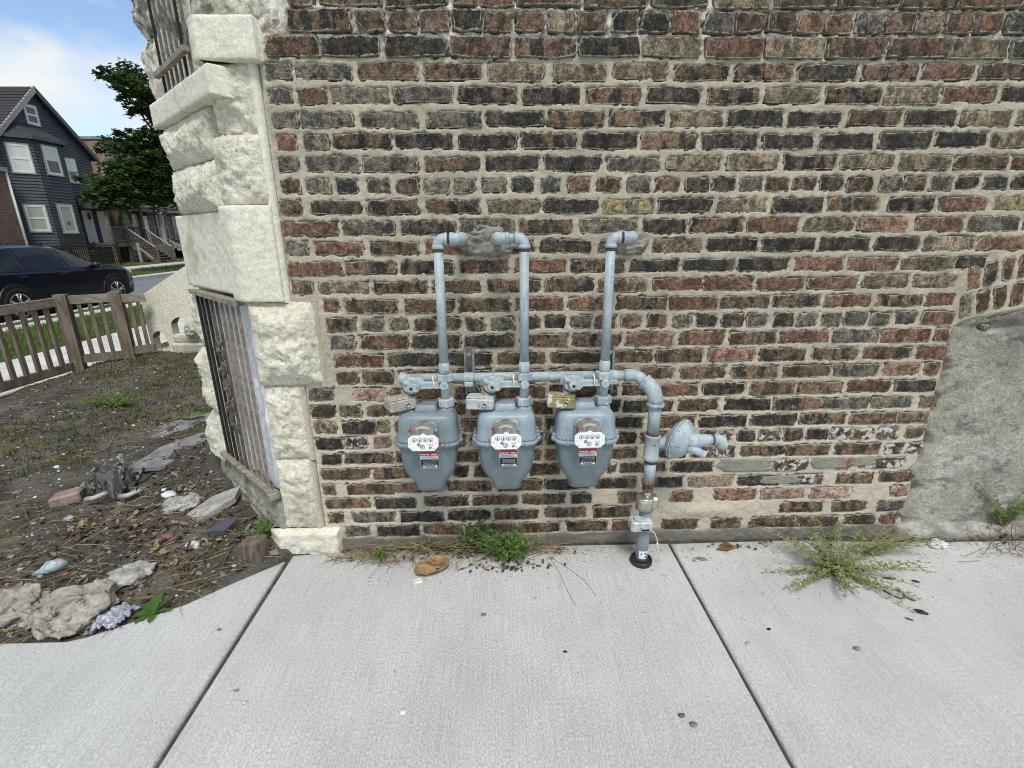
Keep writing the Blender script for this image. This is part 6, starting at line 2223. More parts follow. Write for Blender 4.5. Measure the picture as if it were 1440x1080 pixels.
leaf_geo(m, Vector((.99, -.075, .006)), Vector((1, -.2, .15)), Vector((0, 0, 1)), .08, .03, .2, .3)
tag(m.build('fallen_leaf', foliage('brown_leaf', (.20, .10, .045), (.26, .14, .07))), 'brown curled dead leaf at the wall foot right of the drop pipe', 'leaf')
m = MB()
leaf_geo(m, Vector((.845, -.155, .003)), Vector((1, -.3, .0)), Vector((0, 0, 1)), .065, .026, .05, .05)
tag(m.build('fallen_leaf', foliage('grey_leaf', (.24, .235, .17), (.27, .26, .19))), 'grey olive leaf lying flat beside the right sidewalk joint', 'leaf')
blob('white_stone', (1.985, -.115, .008), .030, (1.3, .9, .7), surf('whitish_stone', (.52, .51, .49), (.64, .63, .61), 30, .9), 'whitish stone lying under the cement ledge', 'stone', 44, .3, 2)

# ================================================================== FENCE
fence = thing('wooden_fence', (-4.4, 2.6, 0), 'low weathered wooden picket fence with two stout posts along the front yard', 'fence')
def leanbox(mb, base, top, w, d, ang=0.):
    U = Vector((math.cos(ang), math.sin(ang), 0)) * w / 2
    V = Vector((-math.sin(ang), math.cos(ang), 0)) * d / 2
    b, t = Vector(base), Vector(top)
    mb.hexa([b - U - V, b + U - V, b + U + V, b - U + V, t - U - V, t + U - V, t + U + V, t - U + V])
def beam(mb, a, b, w, h):
    """rail from a to b, w thick across, h high"""
    a, b = Vector(a), Vector(b)
    d = (b - a)
    s_ = Vector((-d.y, d.x, 0)).normalized() * w / 2
    u = Vector((0, 0, h / 2))
    mb.hexa([a - s_ - u, b - s_ - u, b + s_ - u, a + s_ - u, a - s_ + u, b - s_ + u, b + s_ + u, a + s_ + u])
P1, P2 = Vector((-4.50, 3.20, 0)), Vector((-4.10, 3.42, 0))
for p, l_ in ((P1, (.02, 0)), (P2, (.0, 0))):
    m = MB()
    leanbox(m, (p.x, p.y, -.2), (p.x + l_[0], p.y, .805), .105, .105, .35)
    m.build('post', M_WOODF, fence)
A0 = Vector((-4.78, 1.2, 0))
dirA = (P1 - A0)
def run(a, b, zt0, zt1, zb0, zb1, n, skip=(0, 0), tm=M_WOODR):
    m = MB()
    beam(m, (a.x, a.y, zt0), (b.x, b.y, zt1), .040, .085)
    m.build('top_rail', tm, fence)
    m = MB()
    beam(m, (a.x, a.y, zb0), (b.x, b.y, zb1), .040, .085)
    m.build('bottom_rail', M_WOODF, fence)
    d = (b - a)
    s_ = Vector((-d.y, d.x, 0)).normalized()
    for k in range(n):
        t = (k + 1 + skip[0]) / (n + 1 + skip[0] + skip[1])
        p = a + d * t
        q = p + s_ * .032 * (-1)
        zb = zb0 + (zb1 - zb0) * t - .02
        zt = zt0 + (zt1 - zt0) * t + .0
        m = MB()
        leanbox(m, (p.x, p.y, zb + .06), (p.x + rnd.uniform(-.006, .006), p.y, zt - .04), .034, .034, math.atan2(d.y, d.x))
        m.build('picket', M_WOODF, fence)
run(A0, P1 + Vector((-.01, -.04, 0)), .70, .735, .015, .06, 16)
run(P1 + Vector((.05, .02, 0)), P2 + Vector((-.05, -.02, 0)), .745, .745, .12, .12, 3)
run(P2 + Vector((.05, 0, 0)), Vector((-3.87, 3.52, 0)), .735, .72, .16, .17, 2)

# ================================================================== CAR
def build_car():
    """compact crossover, nose to +y; built about its own ground centre"""
    NY = 2.62
    car = thing('parked_car', (-10.53, 9.45, -.285), 'dark navy compact crossover car parked at the kerb beyond the fence', 'car')
    O = WPOS[car]
    def w(p):
        return (O.x + p[0], O.y + p[1], O.z + p[2])
    paint = NT('navy_car_paint')
    M_CAR = paint.out((.003, .005, .018), .28, None, 0, .3)
    paint.set(paint.b, 'Coat Weight', .6)
    paint.set(paint.b, 'Coat Roughness', .03)
    M_TRIM = plain('black_car_trim', (.012, .012, .013), .5)
    M_GL = plain('car_glass', (.010, .013, .015), .04, 0, .35)
    M_TYRE = plain('tyre_rubber', (.014, .014, .014), .8)
    M_RIM = plain('alloy_rim', (.55, .56, .57), .3, .8)
    M_LAMP = plain('headlamp_glass', (.45, .47, .50), .1, 0, .7)
    M_TAIL = plain('tail_lamp', (.25, .01, .01), .2)
    M_CHROME = plain('chrome_trim', (.6, .6, .6), .2, 1)
    # stations from tail to nose: y, half width, sill z, belt z, top z, half width at top, glasshouse
    Sx = [(-2.10, .66, .42, .80, .86, .60, 0), (-2.06, .80, .30, .92, 1.02, .66, 0), (-1.95, .86, .26, .97, 1.16, .62, 0), (-1.72, .885, .24, .99, 1.36, .58, 1), (-1.40, .895, .23, .985, 1.445, .60, 1),
          (-.90, .90, .22, .97, 1.475, .615, 1), (-.30, .90, .22, .955, 1.475, .62, 1), (.15, .90, .22, .945, 1.44, .61, 1), (.45, .90, .22, .94, 1.36, .60, 1), (.78, .90, .22, .935, 1.20, .62, 1), (1.05, .90, .22, .93, 1.05, .66, 1),
          (1.20, .90, .22, .925, .985, .70, 0), (1.50, .895, .23, .90, .955, .70, 0), (1.80, .875, .24, .86, .915, .66, 0), (2.02, .82, .26, .80, .85, .60, 0), (2.14, .70, .30, .70, .76, .52, 0), (2.18, .56, .36, .60, .66, .44, 0)]
    def ring(s_):
        y, hw, zs, zb, zt, tw, g = s_
        zm = zs + (zb - zs) * .55
        return [(0, y, zs - .02), (hw * .80, y, zs - .02), (hw * .965, y, zs + .03), (hw, y, zs + .16), (hw * 1.005, y, zm), (hw * .99, y, zb - .05), (hw * .965, y, zb), (tw + (hw * .965 - tw) * .42, y, zb + (zt - zb) * .58), (tw, y, zt - .035 if g else zt - .012), (tw * .82, y, zt), (0, y, zt + .015)]
    R_ = [ring(s_) for s_ in Sx]
    nR = len(R_[0])
    body, glass = MB(), MB()
    def put_face(mb, q, side):
        q = [w((x * side, y, z)) for x, y, z in q]
        mb.add(q if side > 0 else q[::-1], [(0, 1, 2, 3)], True)
    for side in (1, -1):
        for i in range(len(R_) - 1):
            for k in range(nR - 1):
                q = [R_[i][k], R_[i + 1][k], R_[i + 1][k + 1], R_[i][k + 1]]
                put_face(body, q, side)
    for side in (1, -1):
        for r_, flip in ((R_[0], 0), (R_[-1], 1)):
            for k in range(nR - 1):
                q = [r_[k], r_[k + 1], (0, r_[k + 1][1], r_[k + 1][2]), (0, r_[k][1], r_[k][2])]
                put_face(body, q if not flip else q[::-1], side)
    body.build('body', M_CAR, car)
    def lerp3(a, b, t):
        return tuple(a[i] + (b[i] - a[i]) * t for i in range(3))
    def at_station(y):
        for i in range(len(Sx) - 1):
            if Sx[i][0] <= y <= Sx[i + 1][0]:
                t = (y - Sx[i][0]) / (Sx[i + 1][0] - Sx[i][0])
                return ring(tuple(Sx[i][j] + (Sx[i + 1][j] - Sx[i][j]) * t for j in range(6)) + (1,))
    def side_glass(name, y0, y1, side, lo=.10, hi=.90, n=6, ya=None, yb=None):
        """a pane between belt and roof, set just proud of the body"""
        m = MB()
        rows = []
        for k in range(n + 1):
            y = y0 + (y1 - y0) * k / n
            yt = (y0 if ya is None else ya) + ((y1 if yb is None else yb) - (y0 if ya is None else ya)) * k / n
            rb, rt = at_station(y), at_station(yt)
            b = lerp3(rb[6], rb[7], lo)
            t2 = lerp3(rt[7], rt[8], hi)
            mid = lerp3(lerp3(rb[7], rb[7], 0), rt[7], .5)
            o = .008
            rows.append([w(((b[0] + o) * side, b[1], b[2])), w(((mid[0] + o) * side, mid[1], mid[2])), w(((t2[0] + o) * side, t2[1], t2[2]))])
        m.loft(rows if side > 0 else [r for r in rows[::-1]], False, True, False)
        return m.build(name, M_GL, car)
    for side in (1, -1):
        side_glass('side_window', .12, .88, side, ya=.10, yb=.40)
        side_glass('side_window', -.92, .03, side)
        side_glass('quarter_window', -1.36, -1.00, side, ya=-1.30, yb=-1.00)
        m = MB()                                   # window surround
        rows = []
        for k in range(9):
            y = -1.55 + 2.62 * k / 8
            r = at_station(y)
            rows.append([w(((r[6][0] + .006) * side, y, r[6][2] - .012)), w(((r[6][0] + .010) * side, y, r[6][2] + .008))])
        m.loft(rows, False, True, False)
        m.build('window_trim', M_CHROME if False else M_TRIM, car)
        for y0 in (.06, -.99, 1.02):
            m = MB()
            r = at_station(y0)
            zs = [(k, r[k]) for k in (3, 4, 5, 6)]
            m.loft([[w(((p[0] + .003) * side, y0 - .004, p[2])), w(((p[0] + .003) * side, y0 + .004, p[2]))] for _, p in zs], False, False, False)
            m.build('door_seam', M_INK, car)
        for y0 in (-.12, -1.08):
            m = MB()
            r = at_station(y0)
            x = r[5][0] * side
            m.box(tuple(Vector(w((x - .005, y0 - .10, .845)))), tuple(Vector(w((x + .028 * side, y0 + .10, .885)))), .008)
            m.build('door_handle', M_CAR, car)
        m = MB()                                   # dark sill cladding
        rows = []
        for k in range(15):
            y = -2.0 + 4.05 * k / 14
            r = at_station(y)
            rows.append([w(((r[2][0] - .005) * side, y, r[1][2] - .01)), w(((r[2][0] + .018) * side, y, r[2][2] + .01)), w(((r[3][0] + .012) * side, y, r[3][2] + .01)), w(((r[3][0] - .01) * side, y, r[3][2] + .035))])
        m.loft(rows, False, True, False)
        m.build('sill_cladding', M_TRIM, car)
        m = MB()
        c = w((.93 * side, .78, 1.0))
        m.ball(c, .10, 2, 0, (1.0, .75, .72))
        m.box(tuple(Vector(w((.86 * side, .76, .93)))), tuple(Vector(w((.95 * side, .83, .98)))), .01)
        m.build('wing_mirror', M_CAR, car)
        m = MB()
        m.ball(w((.70 * side, 1.97, .74)), 1, 2, 0, (.14, .17, .075))
        m.build('headlight', M_LAMP, car)
        m = MB()
        m.ball(w((.74 * side, -2.0, .93)), 1, 2, 0, (.13, .12, .09))
        m.build('tail_light', M_TAIL, car)
    for y0 in (-1.315, 1.285):
        for side in (1, -1):
            xo = .895 * side
            m = MB()                               # arch: flared lip, then a dark disc for the hollow's shade
            for k in range(15):
                a0, a1 = PI * (-.06 + 1.12 * k / 15), PI * (-.06 + 1.12 * (k + 1) / 15)
                q = []
                for a, r, x in ((a0, .36, xo + .018 * side), (a1, .36, xo + .018 * side), (a1, .425, xo + .024 * side), (a0, .425, xo + .024 * side)):
                    q.append(w((x, y0 + math.cos(a) * r, .335 + math.sin(a) * r)))
                m.add(q, [(0, 1, 2, 3)])
                q2 = [w((xo + .024 * side, y0 + math.cos(a) * .425, .335 + math.sin(a) * .425)) for a in (a0, a1)] + [w((xo - .02 * side, y0 + math.cos(a) * .44, .335 + math.sin(a) * .44)) for a in (a1, a0)]
                m.add(q2, [(0, 1, 2, 3)])
            m.build('wheel_arch', M_TRIM, car)
            m = MB()
            m.cyl(w((xo - .02 * side, y0, .335)), w((xo + .012 * side, y0, .335)), .37, 28)
            m.build('arch_shade_disc', M_INK, car)
            wh = thing('wheel', w((xo, y0, .335)), None, None)
            put(wh, w((xo, y0, .335)), car)
            m = MB()
            m.rod([(-.10, .27), (-.10, .32), (-.085, .338), (.018, .338), (.032, .325), (.035, .25), (.026, .243)], w((xo, y0, .335)), Vector((side, 0, 0)), 30)
            m.build('tyre', M_TYRE, wh)
            m = MB()
            m.rod([(.0, .24), (.026, .242), (.032, .228), (.026, .214), (.006, .212), (.004, .05)], w((xo, y0, .335)), Vector((side, 0, 0)), 30)
            for k in range(5):
                a = 2 * PI * k / 5 + .3
                for da in (-.17, .17):
                    p0 = Vector(w((xo + .030 * side, y0 + math.cos(a) * .03, .335 + math.sin(a) * .03)))
                    p1 = Vector(w((xo + .026 * side, y0 + math.cos(a + da) * .225, .335 + math.sin(a + da) * .225)))
                    m.tube([p0, p1], [.020, .017], 6)
            m.cyl(w((xo, y0, .335)), w((xo + .040 * side, y0, .335)), .045, 12)
            m.build('rim', M_RIM, wh)
            m = MB()
            m.cyl(w((xo + .001 * side, y0, .335)), w((xo + .009 * side, y0, .335)), .205, 24)
            m.build('brake_disc', M_INK, wh)
    # windscreen and rear window
    m = MB()
    rows = []
    for y in (.36, .58, .80, .98):
        r = at_station(y)
        rows.append([w((r[9][0] * t * 1.12, y, r[9][2] + .012 + (.015 if abs(t) < .5 else 0))) for t in (-1, -.5, 0, .5, 1)])
    m.loft(rows, False, True, False)
    m.build('windscreen', M_GL, car)
    m = MB()
    m.quad(w((-.52, -2.00, 1.06)), w((.52, -2.00, 1.06)), w((.52, -1.76, 1.345)), w((-.52, -1.76, 1.345)))
    m.build('rear_window', M_GL, car)
    m = MB()
    m.box(tuple(Vector(w((-.50, 2.14, .36)))), tuple(Vector(w((.50, 2.20, .56)))), .02)
    m.build('grille', M_TRIM, car)
    return car
build_car()

# ================================================================== HOUSES ACROSS THE STREET
M_SIDING = surf('navy_siding', (.060, .064, .075), (.078, .083, .095), 3, .7, .2, 30, .002)
M_SIDING2 = surf('navy_siding_lit_and_trim', (.072, .077, .090), (.090, .095, .11), 3, .65, .2, 30, .002)  # lit copy of the siding for the canted bay face, also trim colour
M_SHINGLE = surf('dark_shingle', (.030, .030, .034), (.058, .058, .064), 12, .9, .8, 20, .01)
def farbrick(name, a, b, mo, sc=1.0):
    n = NT(name)
    P = n.pos()
    s_ = n.n('SeparateXYZ')
    n.set(s_, 0, P)
    cb = n.n('CombineXYZ')
    n.set(cb, 'X', n.math('ADD', s_.outputs['X'], s_.outputs['Y']))
    n.set(cb, 'Y', s_.outputs['Z'])
    bt = n.n('TexBrick', Scale=sc)
    bt.offset = .5
    for k, v in (('Mortar Size', .012), ('Brick Width', .215), ('Row Height', .072), ('Bias', 0.0)):
        n.set(bt, k, v)
    n.set(bt, 'Vector', cb.outputs[0])
    n.set(bt, 'Color1', a)
    n.set(bt, 'Color2', b)
    n.set(bt, 'Mortar', mo)
    col = n.scale_col(bt.outputs['Color'], n.ramp(n.noise(P, 1.4, 4), .3, .7, .8, 1.2))
    return n.out(col, .9)
M_FBRICK = farbrick('far_red_brick', (.155, .075, .055), (.20, .105, .075), (.20, .17, .15))
M_FBRICK2 = farbrick('far_common_brick', (.30, .175, .12), (.38, .235, .165), (.33, .28, .235))
M_FBRICK3 = farbrick('far_dark_brick', (.10, .065, .05), (.14, .09, .07), (.13, .115, .10))
M_GREYSTONE = surf('greystone', (.155, .15, .135), (.23, .22, .20), 2.2, .95, .6, 12, .02)
M_GREYSTONE2 = surf('greystone_trim', (.27, .26, .235), (.34, .33, .30), 3, .9, .3, 30, .01)
M_PORCHW = surf('porch_wood', (.12, .095, .072), (.20, .165, .13), 6, .85, .3, 40, .003)
M_PORCHL = surf('pale_handrail', (.34, .32, .29), (.42, .40, .37), 6, .8, .2, 40, .003)
XH = -24.0
def lap(mb, P0, U, N, z0, z1, ext, st=.15, pr=.038):
    """lapped boards; P0 origin, U along, N outward"""
    P0, U, N = Vector(P0), Vector(U).normalized(), Vector(N).normalized()
    z = z0
    while z < z1 - 1e-4:
        zt = min(z + st, z1)
        a, b = ext(z)
        a2, b2 = ext(zt)
        if b - a > .02:
            q = [P0 + U * a + N * pr + Vector((0, 0, z)), P0 + U * b + N * pr + Vector((0, 0, z)), P0 + U * b2 + N * .002 + Vector((0, 0, zt)), P0 + U * a2 + N * .002 + Vector((0, 0, zt))]
            mb.quad(*q)
            mb.quad(P0 + U * a + Vector((0, 0, z)), P0 + U * b + Vector((0, 0, z)), q[1], q[0])
        z = zt
def fwin(parent, P0, U, N, u0, u1, z0, z1, pane, sashm=M_WHITETRIM, trim=M_GREYTRIM, mid=True, tw=.06):
    """window with outer trim, white sashes, pane(s) as sub-parts"""
    P0, U, N = Vector(P0), Vector(U).normalized(), Vector(N).normalized()
    V = -N
    w_ = thing('window', P0 + U * (u0 + u1) / 2 + Vector((0, 0, (z0 + z1) / 2)), None, None)
    put(w_, WPOS[w_], parent)
    def fr(a, b, c, d, o, th, mat, name):
        m = MB()
        for (x0, x1, y0, y1) in ((a, a + th, c, d), (b - th, b, c, d), (a + th, b - th, c, c + th), (a + th, b - th, d - th, d)):
            m.box((x0, -o, y0), (x1, .0, y1), 0, U, V, P0)
        m.build(name, mat, w_)
    if trim:
        fr(u0 - tw, u1 + tw, z0 - tw, z1 + tw, .055, tw, trim, 'casing')
    fr(u0, u1, z0, z1, .048, .10, sashm, 'frame')
    zm = (z0 + z1) / 2
    if mid:
        m = MB()
        m.box((u0 + .075, -.050, zm - .045), (u1 - .075, 0, zm + .045), 0, U, V, P0)
        m.build('meeting_rail', sashm, w_)
    panes = pane if isinstance(pane, (list, tuple)) else (pane, pane)
    for (a, b), pm in zip(((z0 + .10, zm), (zm, z1 - .10)), panes):
        m = MB()
        m.box((u0 + .07, -.030, a), (u1 - .07, 0, b), 0, U, V, P0)
        m.build('pane', pm, w_)
    return w_

# ---- dark blue frame house
h = thing('frame_house', (XH - 4, 27.1, 0), 'dark navy clapboard house with a steep gable and a two storey bay', 'house')
Y0, Y1, YA, ZE, ZA = 24.12, 30.05, 27.07, 5.95, 8.72
m = MB()
def gext(z):
    if z <= ZE:
        return (0, Y1 - Y0)
    t = (z - ZE) / (ZA - ZE)
    return ((YA - Y0) * t, (Y1 - Y0) - (Y1 - YA) * t)
lap(m, (XH, Y0, 0), (0, 1, 0), (1, 0, 0), .75, ZA - .02, gext)
lap(m, (XH - 11, Y0, 0), (1, 0, 0), (0, -1, 0), .75, ZE, lambda z: (0, 11))
lap(m, (XH, Y1, 0), (-1, 0, 0), (0, 1, 0), .75, ZE, lambda z: (0, 11))
m.build('siding', M_SIDING, h)
m = MB()
m.box((XH - 11, Y0 + .03, -.3), (XH - .01, Y1 - .03, .75))
m.build('brick_base', M_FBRICK2, h)
m = MB()                                          # solid core
m.add([(XH - .03, Y0 + .03, 0), (XH - .03, Y1 - .03, 0), (XH - .03, Y1 - .03, ZE), (XH - .03, YA, ZA - .05), (XH - .03, Y0 + .03, ZE), (XH - 11, Y0 + .03, 0), (XH - 11, Y1 - .03, 0), (XH - 11, Y1 - .03, ZE), (XH - 11, YA, ZA - .05), (XH - 11, Y0 + .03, ZE)],
      [(0, 1, 2, 3, 4), (9, 8, 7, 6, 5), (0, 4, 9, 5), (1, 6, 7, 2)])
m.build('core', M_DARK, h)
m = MB()                                          # roof: two slopes with courses
def slope(ya, za, yb, zb, st=.24):
    n = int(math.hypot(yb - ya, zb - za) / st)
    d = Vector((0, yb - ya, zb - za)).normalized()
    nn = Vector((0, -(zb - za), yb - ya)).normalized()
    if nn.z < 0:
        nn = -nn
    for k in range(n + 1):
        t0, t1 = k / n, min(1.0, (k + 1) / n)
        a = Vector((0, ya + (yb - ya) * t0, za + (zb - za) * t0)) + nn * .045
        b = Vector((0, ya + (yb - ya) * t1, za + (zb - za) * t1)) + nn * .020
        if t1 <= t0:
            continue
        m.quad((XH + .32, a.y, a.z), (XH - 11.3, a.y, a.z), (XH - 11.3, b.y, b.z), (XH + .32, b.y, b.z))
    m.quad((XH + .32, ya, za - .06), (XH + .32, yb, zb - .06), (XH - 11.3, yb, zb - .06), (XH - 11.3, ya, za - .06))
ov = .28
sl_ = (ZA - ZE) / (YA - Y0)
slope(Y0 - ov, ZE - ov * sl_, YA, ZA)
slope(Y1 + ov, ZE - ov * sl_, YA, ZA)
m.build('roof', M_SHINGLE, h)
for ya, yb, mt in ((Y0 - ov, YA, M_GREYTRIM), (Y1 + ov, YA, M_SIDING2)):
    m = MB()
    za, zb = ZE - ov * sl_, ZA
    m.add([(XH + .33, ya, za - .22), (XH + .33, yb, zb - .26), (XH + .33, yb, zb + .05), (XH + .33, ya, za + .05), (XH + .24, ya, za - .22), (XH + .24, yb, zb - .26), (XH + .24, yb, zb + .05), (XH + .24, ya, za + .05)],
          [(0, 1, 2, 3), (7, 6, 5, 4), (0, 4, 5, 1), (3, 2, 6, 7), (0, 3, 7, 4), (1, 5, 6, 2)])
    m.build('bargeboard', mt, h)
# bay: canted face towards us, flat front
BX = XH + .85
bay2 = thing('bay', (BX, 26.2, 3), None, None)
put(bay2, (BX, 26.2, 3), h)
pb0, pb1, pb2, pb3 = Vector((XH, 24.55, 0)), Vector((BX, 25.40, 0)), Vector((BX, 27.10, 0)), Vector((XH, 27.95, 0))
for a, b, mt in ((pb0, pb1, M_SIDING2), (pb1, pb2, M_SIDING), (pb2, pb3, M_SIDING)):  # canted face coloured paler for the sky light it catches
    d = (b - a)
    nn = Vector((d.y, -d.x, 0)).normalized()
    m = MB()
    lap(m, a, d, nn, .75, 6.15, lambda z, L_=d.length: (0, L_))
    m.build('siding', mt, bay2)
m = MB()
m.prism([(p.x - .02, p.y) for p in (pb0, pb1, pb2, pb3)], -.3, .75)
m.build('brick_base', M_FBRICK2, bay2)
m = MB()
e = .18
top_ = [(XH, 24.55 - e), (BX + e, 25.4 - e * .6), (BX + e, 27.10 + e * .6), (XH, 27.95 + e)]
m.add([(x, y, 6.15) for x, y in top_] + [(XH + .0, 25.6, 6.85), (XH, 26.9, 6.85)], [(0, 1, 4), (1, 2, 5, 4), (2, 3, 5), (3, 2, 1, 0)])
m.build('bay_roof', M_SHINGLE, bay2)
m = MB()
for (a, b) in zip(top_[:-1], top_[1:]):
    beam(m, (a[0], a[1], 6.08), (b[0], b[1], 6.08), .08, .16)
m.build('cornice', M_SIDING2, bay2)
d01 = (pb1 - pb0)
n01 = Vector((d01.y, -d01.x, 0)).normalized()
fwin(h, pb0 + n01 * .022, d01, n01, .22, 1.00, 4.42, 5.72, (M_BLIND, M_BLIND))
fwin(h, pb0 + n01 * .022, d01, n01, .22, 1.00, 1.62, 2.90, (M_BLINDG, M_BLINDG), M_WHITETRIM)
fwin(h, pb1 + Vector((.022, 0, 0)), (0, 1, 0), (1, 0, 0), .42, 1.30, 4.45, 5.80, (M_GLASSDK, M_BLIND), mid=False)
lw = fwin(h, pb1 + Vector((.022, 0, 0)), (0, 1, 0), (1, 0, 0), .42, 1.30, 1.55, 2.98, (M_BLINDG, M_BLINDG), mid=False)
m = MB()
m.rod([(0, .10), (.015, .10)], (BX + .055, 26.25, 2.05), Vector((1, 0, 0)), 14)
m.rod([(.016, .06), (.018, .06)], (BX + .055, 26.25, 2.05), Vector((1, 0, 0)), 14)
m.build('window_sticker', plain('sticker_blue', (.10, .13, .20), .5), lw)
fwin(h, (XH + .022, 0, 0), (0, 1, 0), (1, 0, 0), 28.12, 28.78, 4.28, 5.52, (M_GLASSDK, M_BLIND))
fwin(h, (XH + .022, 0, 0), (0, 1, 0), (1, 0, 0), 26.42, 27.12, 6.92, 7.82, (M_GLASSDK, M_GLASSDK))
# porch
po = thing('porch', (XH + 1, 29, 1.5), None, None)
put(po, (XH + 1, 29, 1.5), h)
PX, PYa, PYb, DZ = XH + 1.75, 27.98, 30.9, .98
def pbuild(name, mat, fn):
    m = MB()
    fn(m)
    m.build(name, mat, po)
pbuild('deck', M_PORCHW, lambda m: m.box((XH, PYa, DZ - .22), (PX, PYb, DZ)))
pbuild('porch_roof', M_SHINGLE, lambda m: m.add([(XH, PYa - .25, 3.02), (PX + .3, PYa - .25, 3.02), (PX + .3, PYb + .25, 3.02), (XH, PYb + .25, 3.02), (XH, PYa + .5, 3.62), (PX - .5, PYa + .6, 3.55), (PX - .5, PYb - .6, 3.55), (XH, PYb - .5, 3.62)], [(0, 3, 2, 1), (0, 1, 5, 4), (1, 2, 6, 5), (2, 3, 7, 6), (4, 5, 6, 7)]))
pbuild('fascia', M_SIDING, lambda m: (m.box((XH, PYa - .26, 2.86), (PX + .31, PYa - .20, 3.05)), m.box((PX + .25, PYa - .26, 2.86), (PX + .32, PYb + .26, 3.05))))
for y in (PYa + .05, 29.25, PYb - .05):
    pbuild('porch_post', M_PORCHW if y < 30 else M_PORCHW, lambda m: m.box((PX - .16, y - .07, -.3), (PX - .02, y + .07, 2.88)))
pbuild('front_door', M_WHITETRIM, lambda m: m.box((XH + .03, 28.35, DZ), (XH + .07, 29.05, 2.80)))
pbuild('door_light', M_GLASSDK, lambda m: m.box((XH + .071, 28.45, 2.3), (XH + .078, 28.95, 2.70)))
pbuild('front_door', M_WHITETRIM, lambda m: m.box((XH + .03, 29.45, DZ), (XH + .07, 30.0, 2.80)))
def railing(a, b, zt, zb, n, capm, name='railing'):
    pbuild('handrail', capm, lambda m: beam(m, (a[0], a[1], a[2] + zt), (b[0], b[1], b[2] + zt), .09, .06))
    def bal(m):
        beam(m, (a[0], a[1], a[2] + zb), (b[0], b[1], b[2] + zb), .05, .07)
        for k in range(n):
            t = (k + .5) / n
            x, y, z = (a[i] + (b[i] - a[i]) * t for i in range(3))
            m.box((x - .016, y - .016, z + zb), (x + .016, y + .016, z + zt))
    pbuild('balusters', M_PORCHW, bal)
railing((PX - .09, PYa + .05, DZ), (PX - .09, 29.25, DZ), .88, .10, 11, M_PORCHW)
railing((XH + .1, PYb - .05, DZ), (PX - .09, PYb - .05, DZ), .88, .10, 14, M_PORCHW)
pbuild('chair_cushion', plain('blue_cushion', (.07, .09, .16), .8), lambda m: m.box((PX - .55, 28.45, DZ + .12), (PX - .25, 28.95, DZ + .75), .05))
SX1, SYa, SYb = -20.75, 29.28, 30.82
NS = 7
for k in range(NS):
    z = DZ - (k + 1) * (DZ + .25) / (NS + 1)
    x0 = PX + k * (SX1 - PX) / NS
    pbuild('step', M_PORCHW, lambda m: m.box((x0, SYa, z - .05), (x0 + (SX1 - PX) / NS + .03, SYb, z)))
    pbuild('riser_board', M_PORCHW, lambda m: m.box((x0 + .01, SYa + .02, z - .2), (x0 + .03, SYb - .02, z - .05)))
for y, c_ in ((SYa, M_PORCHL), (SYb, M_PORCHL)):
    railing((PX - .05, y, DZ), (SX1, y, -.22), .86, .10, 16, c_)
    pbuild('newel_post', M_PORCHW, lambda m: m.box((SX1 - .05, y - .05, -.35), (SX1 + .06, y + .05, .72)))
    pbuild('stringer', M_PORCHW, lambda m: beam(m, (PX, y, DZ - .16), (SX1, y, -.34), .05, .24))
pbuild('lower_handrail', M_PORCHL, lambda m: beam(m, (PX + .6, SYa - .35, .78), (SX1 - .1, SYa - .35, .02), .08, .06))
pbuild('pale_post', M_PORCHL, lambda m: m.box((PX + .62, SYa - .42, -.35), (PX + .74, SYa - .30, .95)))
pbuild('window_well', M_WHITETRIM, lambda m: [m.box((BX + .01 - .86, 28.05 + i * .14, .30 + j * .16), (BX + .03 - .86, 28.17 + i * .14, .44 + j * .16)) for i in range(5) for j in range(2)])

# ---- brick flat with a greystone front next door
g2 = thing('greystone_flat', (XH - 3, 34.5, 0), 'greystone fronted brick two flat half hidden by the maple', 'house')
def gb(name, mat, a, b, parent=None, bev=0):
    m = MB()
    m.box(a, b, bev)
    return m.build(name, mat, parent or g2)
GY0, GY1, GX = 31.35, 38.5, XH + .2
gb('brick_side', M_FBRICK2, (XH - 12, GY0, -.3), (GX - .25, GY1, 7.0))
gb('parapet', M_GREYSTONE2, (XH - 12, GY0 - .06, 7.0), (GX - .2, GY0 + .25, 7.16))
rg = random.Random(4)
for k in range(22):                                 # coursed stone front
    z = -.3 + k * .34
    y = GY0 + (.0 if k % 2 else -.0)
    while y < GY1:
        L_ = rg.uniform(.5, .95)
        y1 = min(y + L_, GY1)
        if z < 3.2 or k % 1 == 0:
            m = MB()
            m.box((GX - .26, y + .008, z + .008), (GX + rg.uniform(-.01, .02), y1 - .008, z + .332), .02)
            if z < 3.3 and y < 37:
                m.build('stone_block', M_GREYSTONE, g2)
            else:
                m.build('stone_block', M_GREYSTONE, g2)
        y = y1
gb('cornice', M_GREYSTONE2, (GX, GY0, 3.15), (GX + .9, 37.2, 3.40), None, .03)
gb('porch_roof', M_GREYSTONE2, (GX, GY0 + .1, 2.90), (GX + .75, 37.1, 3.15))
gb('porch_wall', M_GREYSTONE2, (GX, 32.9, -.3), (GX + 1.0, 36.9, .78), None, .02)
for y in (33.75, 36.5):
    m = MB()
    m.rod([(0, .20), (.12, .20), (.14, .15), (1.95, .13), (1.98, .19), (2.12, .20)], (GX + .72, y, .78), Vector((0, 0, 1)), 16)
    m.build('column', M_GREYSTONE2, g2)
gb('doorway_shade', M_DARK, (GX, 32.35, .72), (GX + .035, 33.50, 2.92))  # flat dark slab on the front, standing in for doorway shade
gb('front_door', M_WHITETRIM, (GX + .03, 32.95, .74), (GX + .06, 33.45, 2.65))
fwin(g2, (GX + .04, 0, 0), (0, 1, 0), (1, 0, 0), 31.95, 32.45, 1.35, 2.75, M_GLASSDK, M_GREYSTONE2, None)
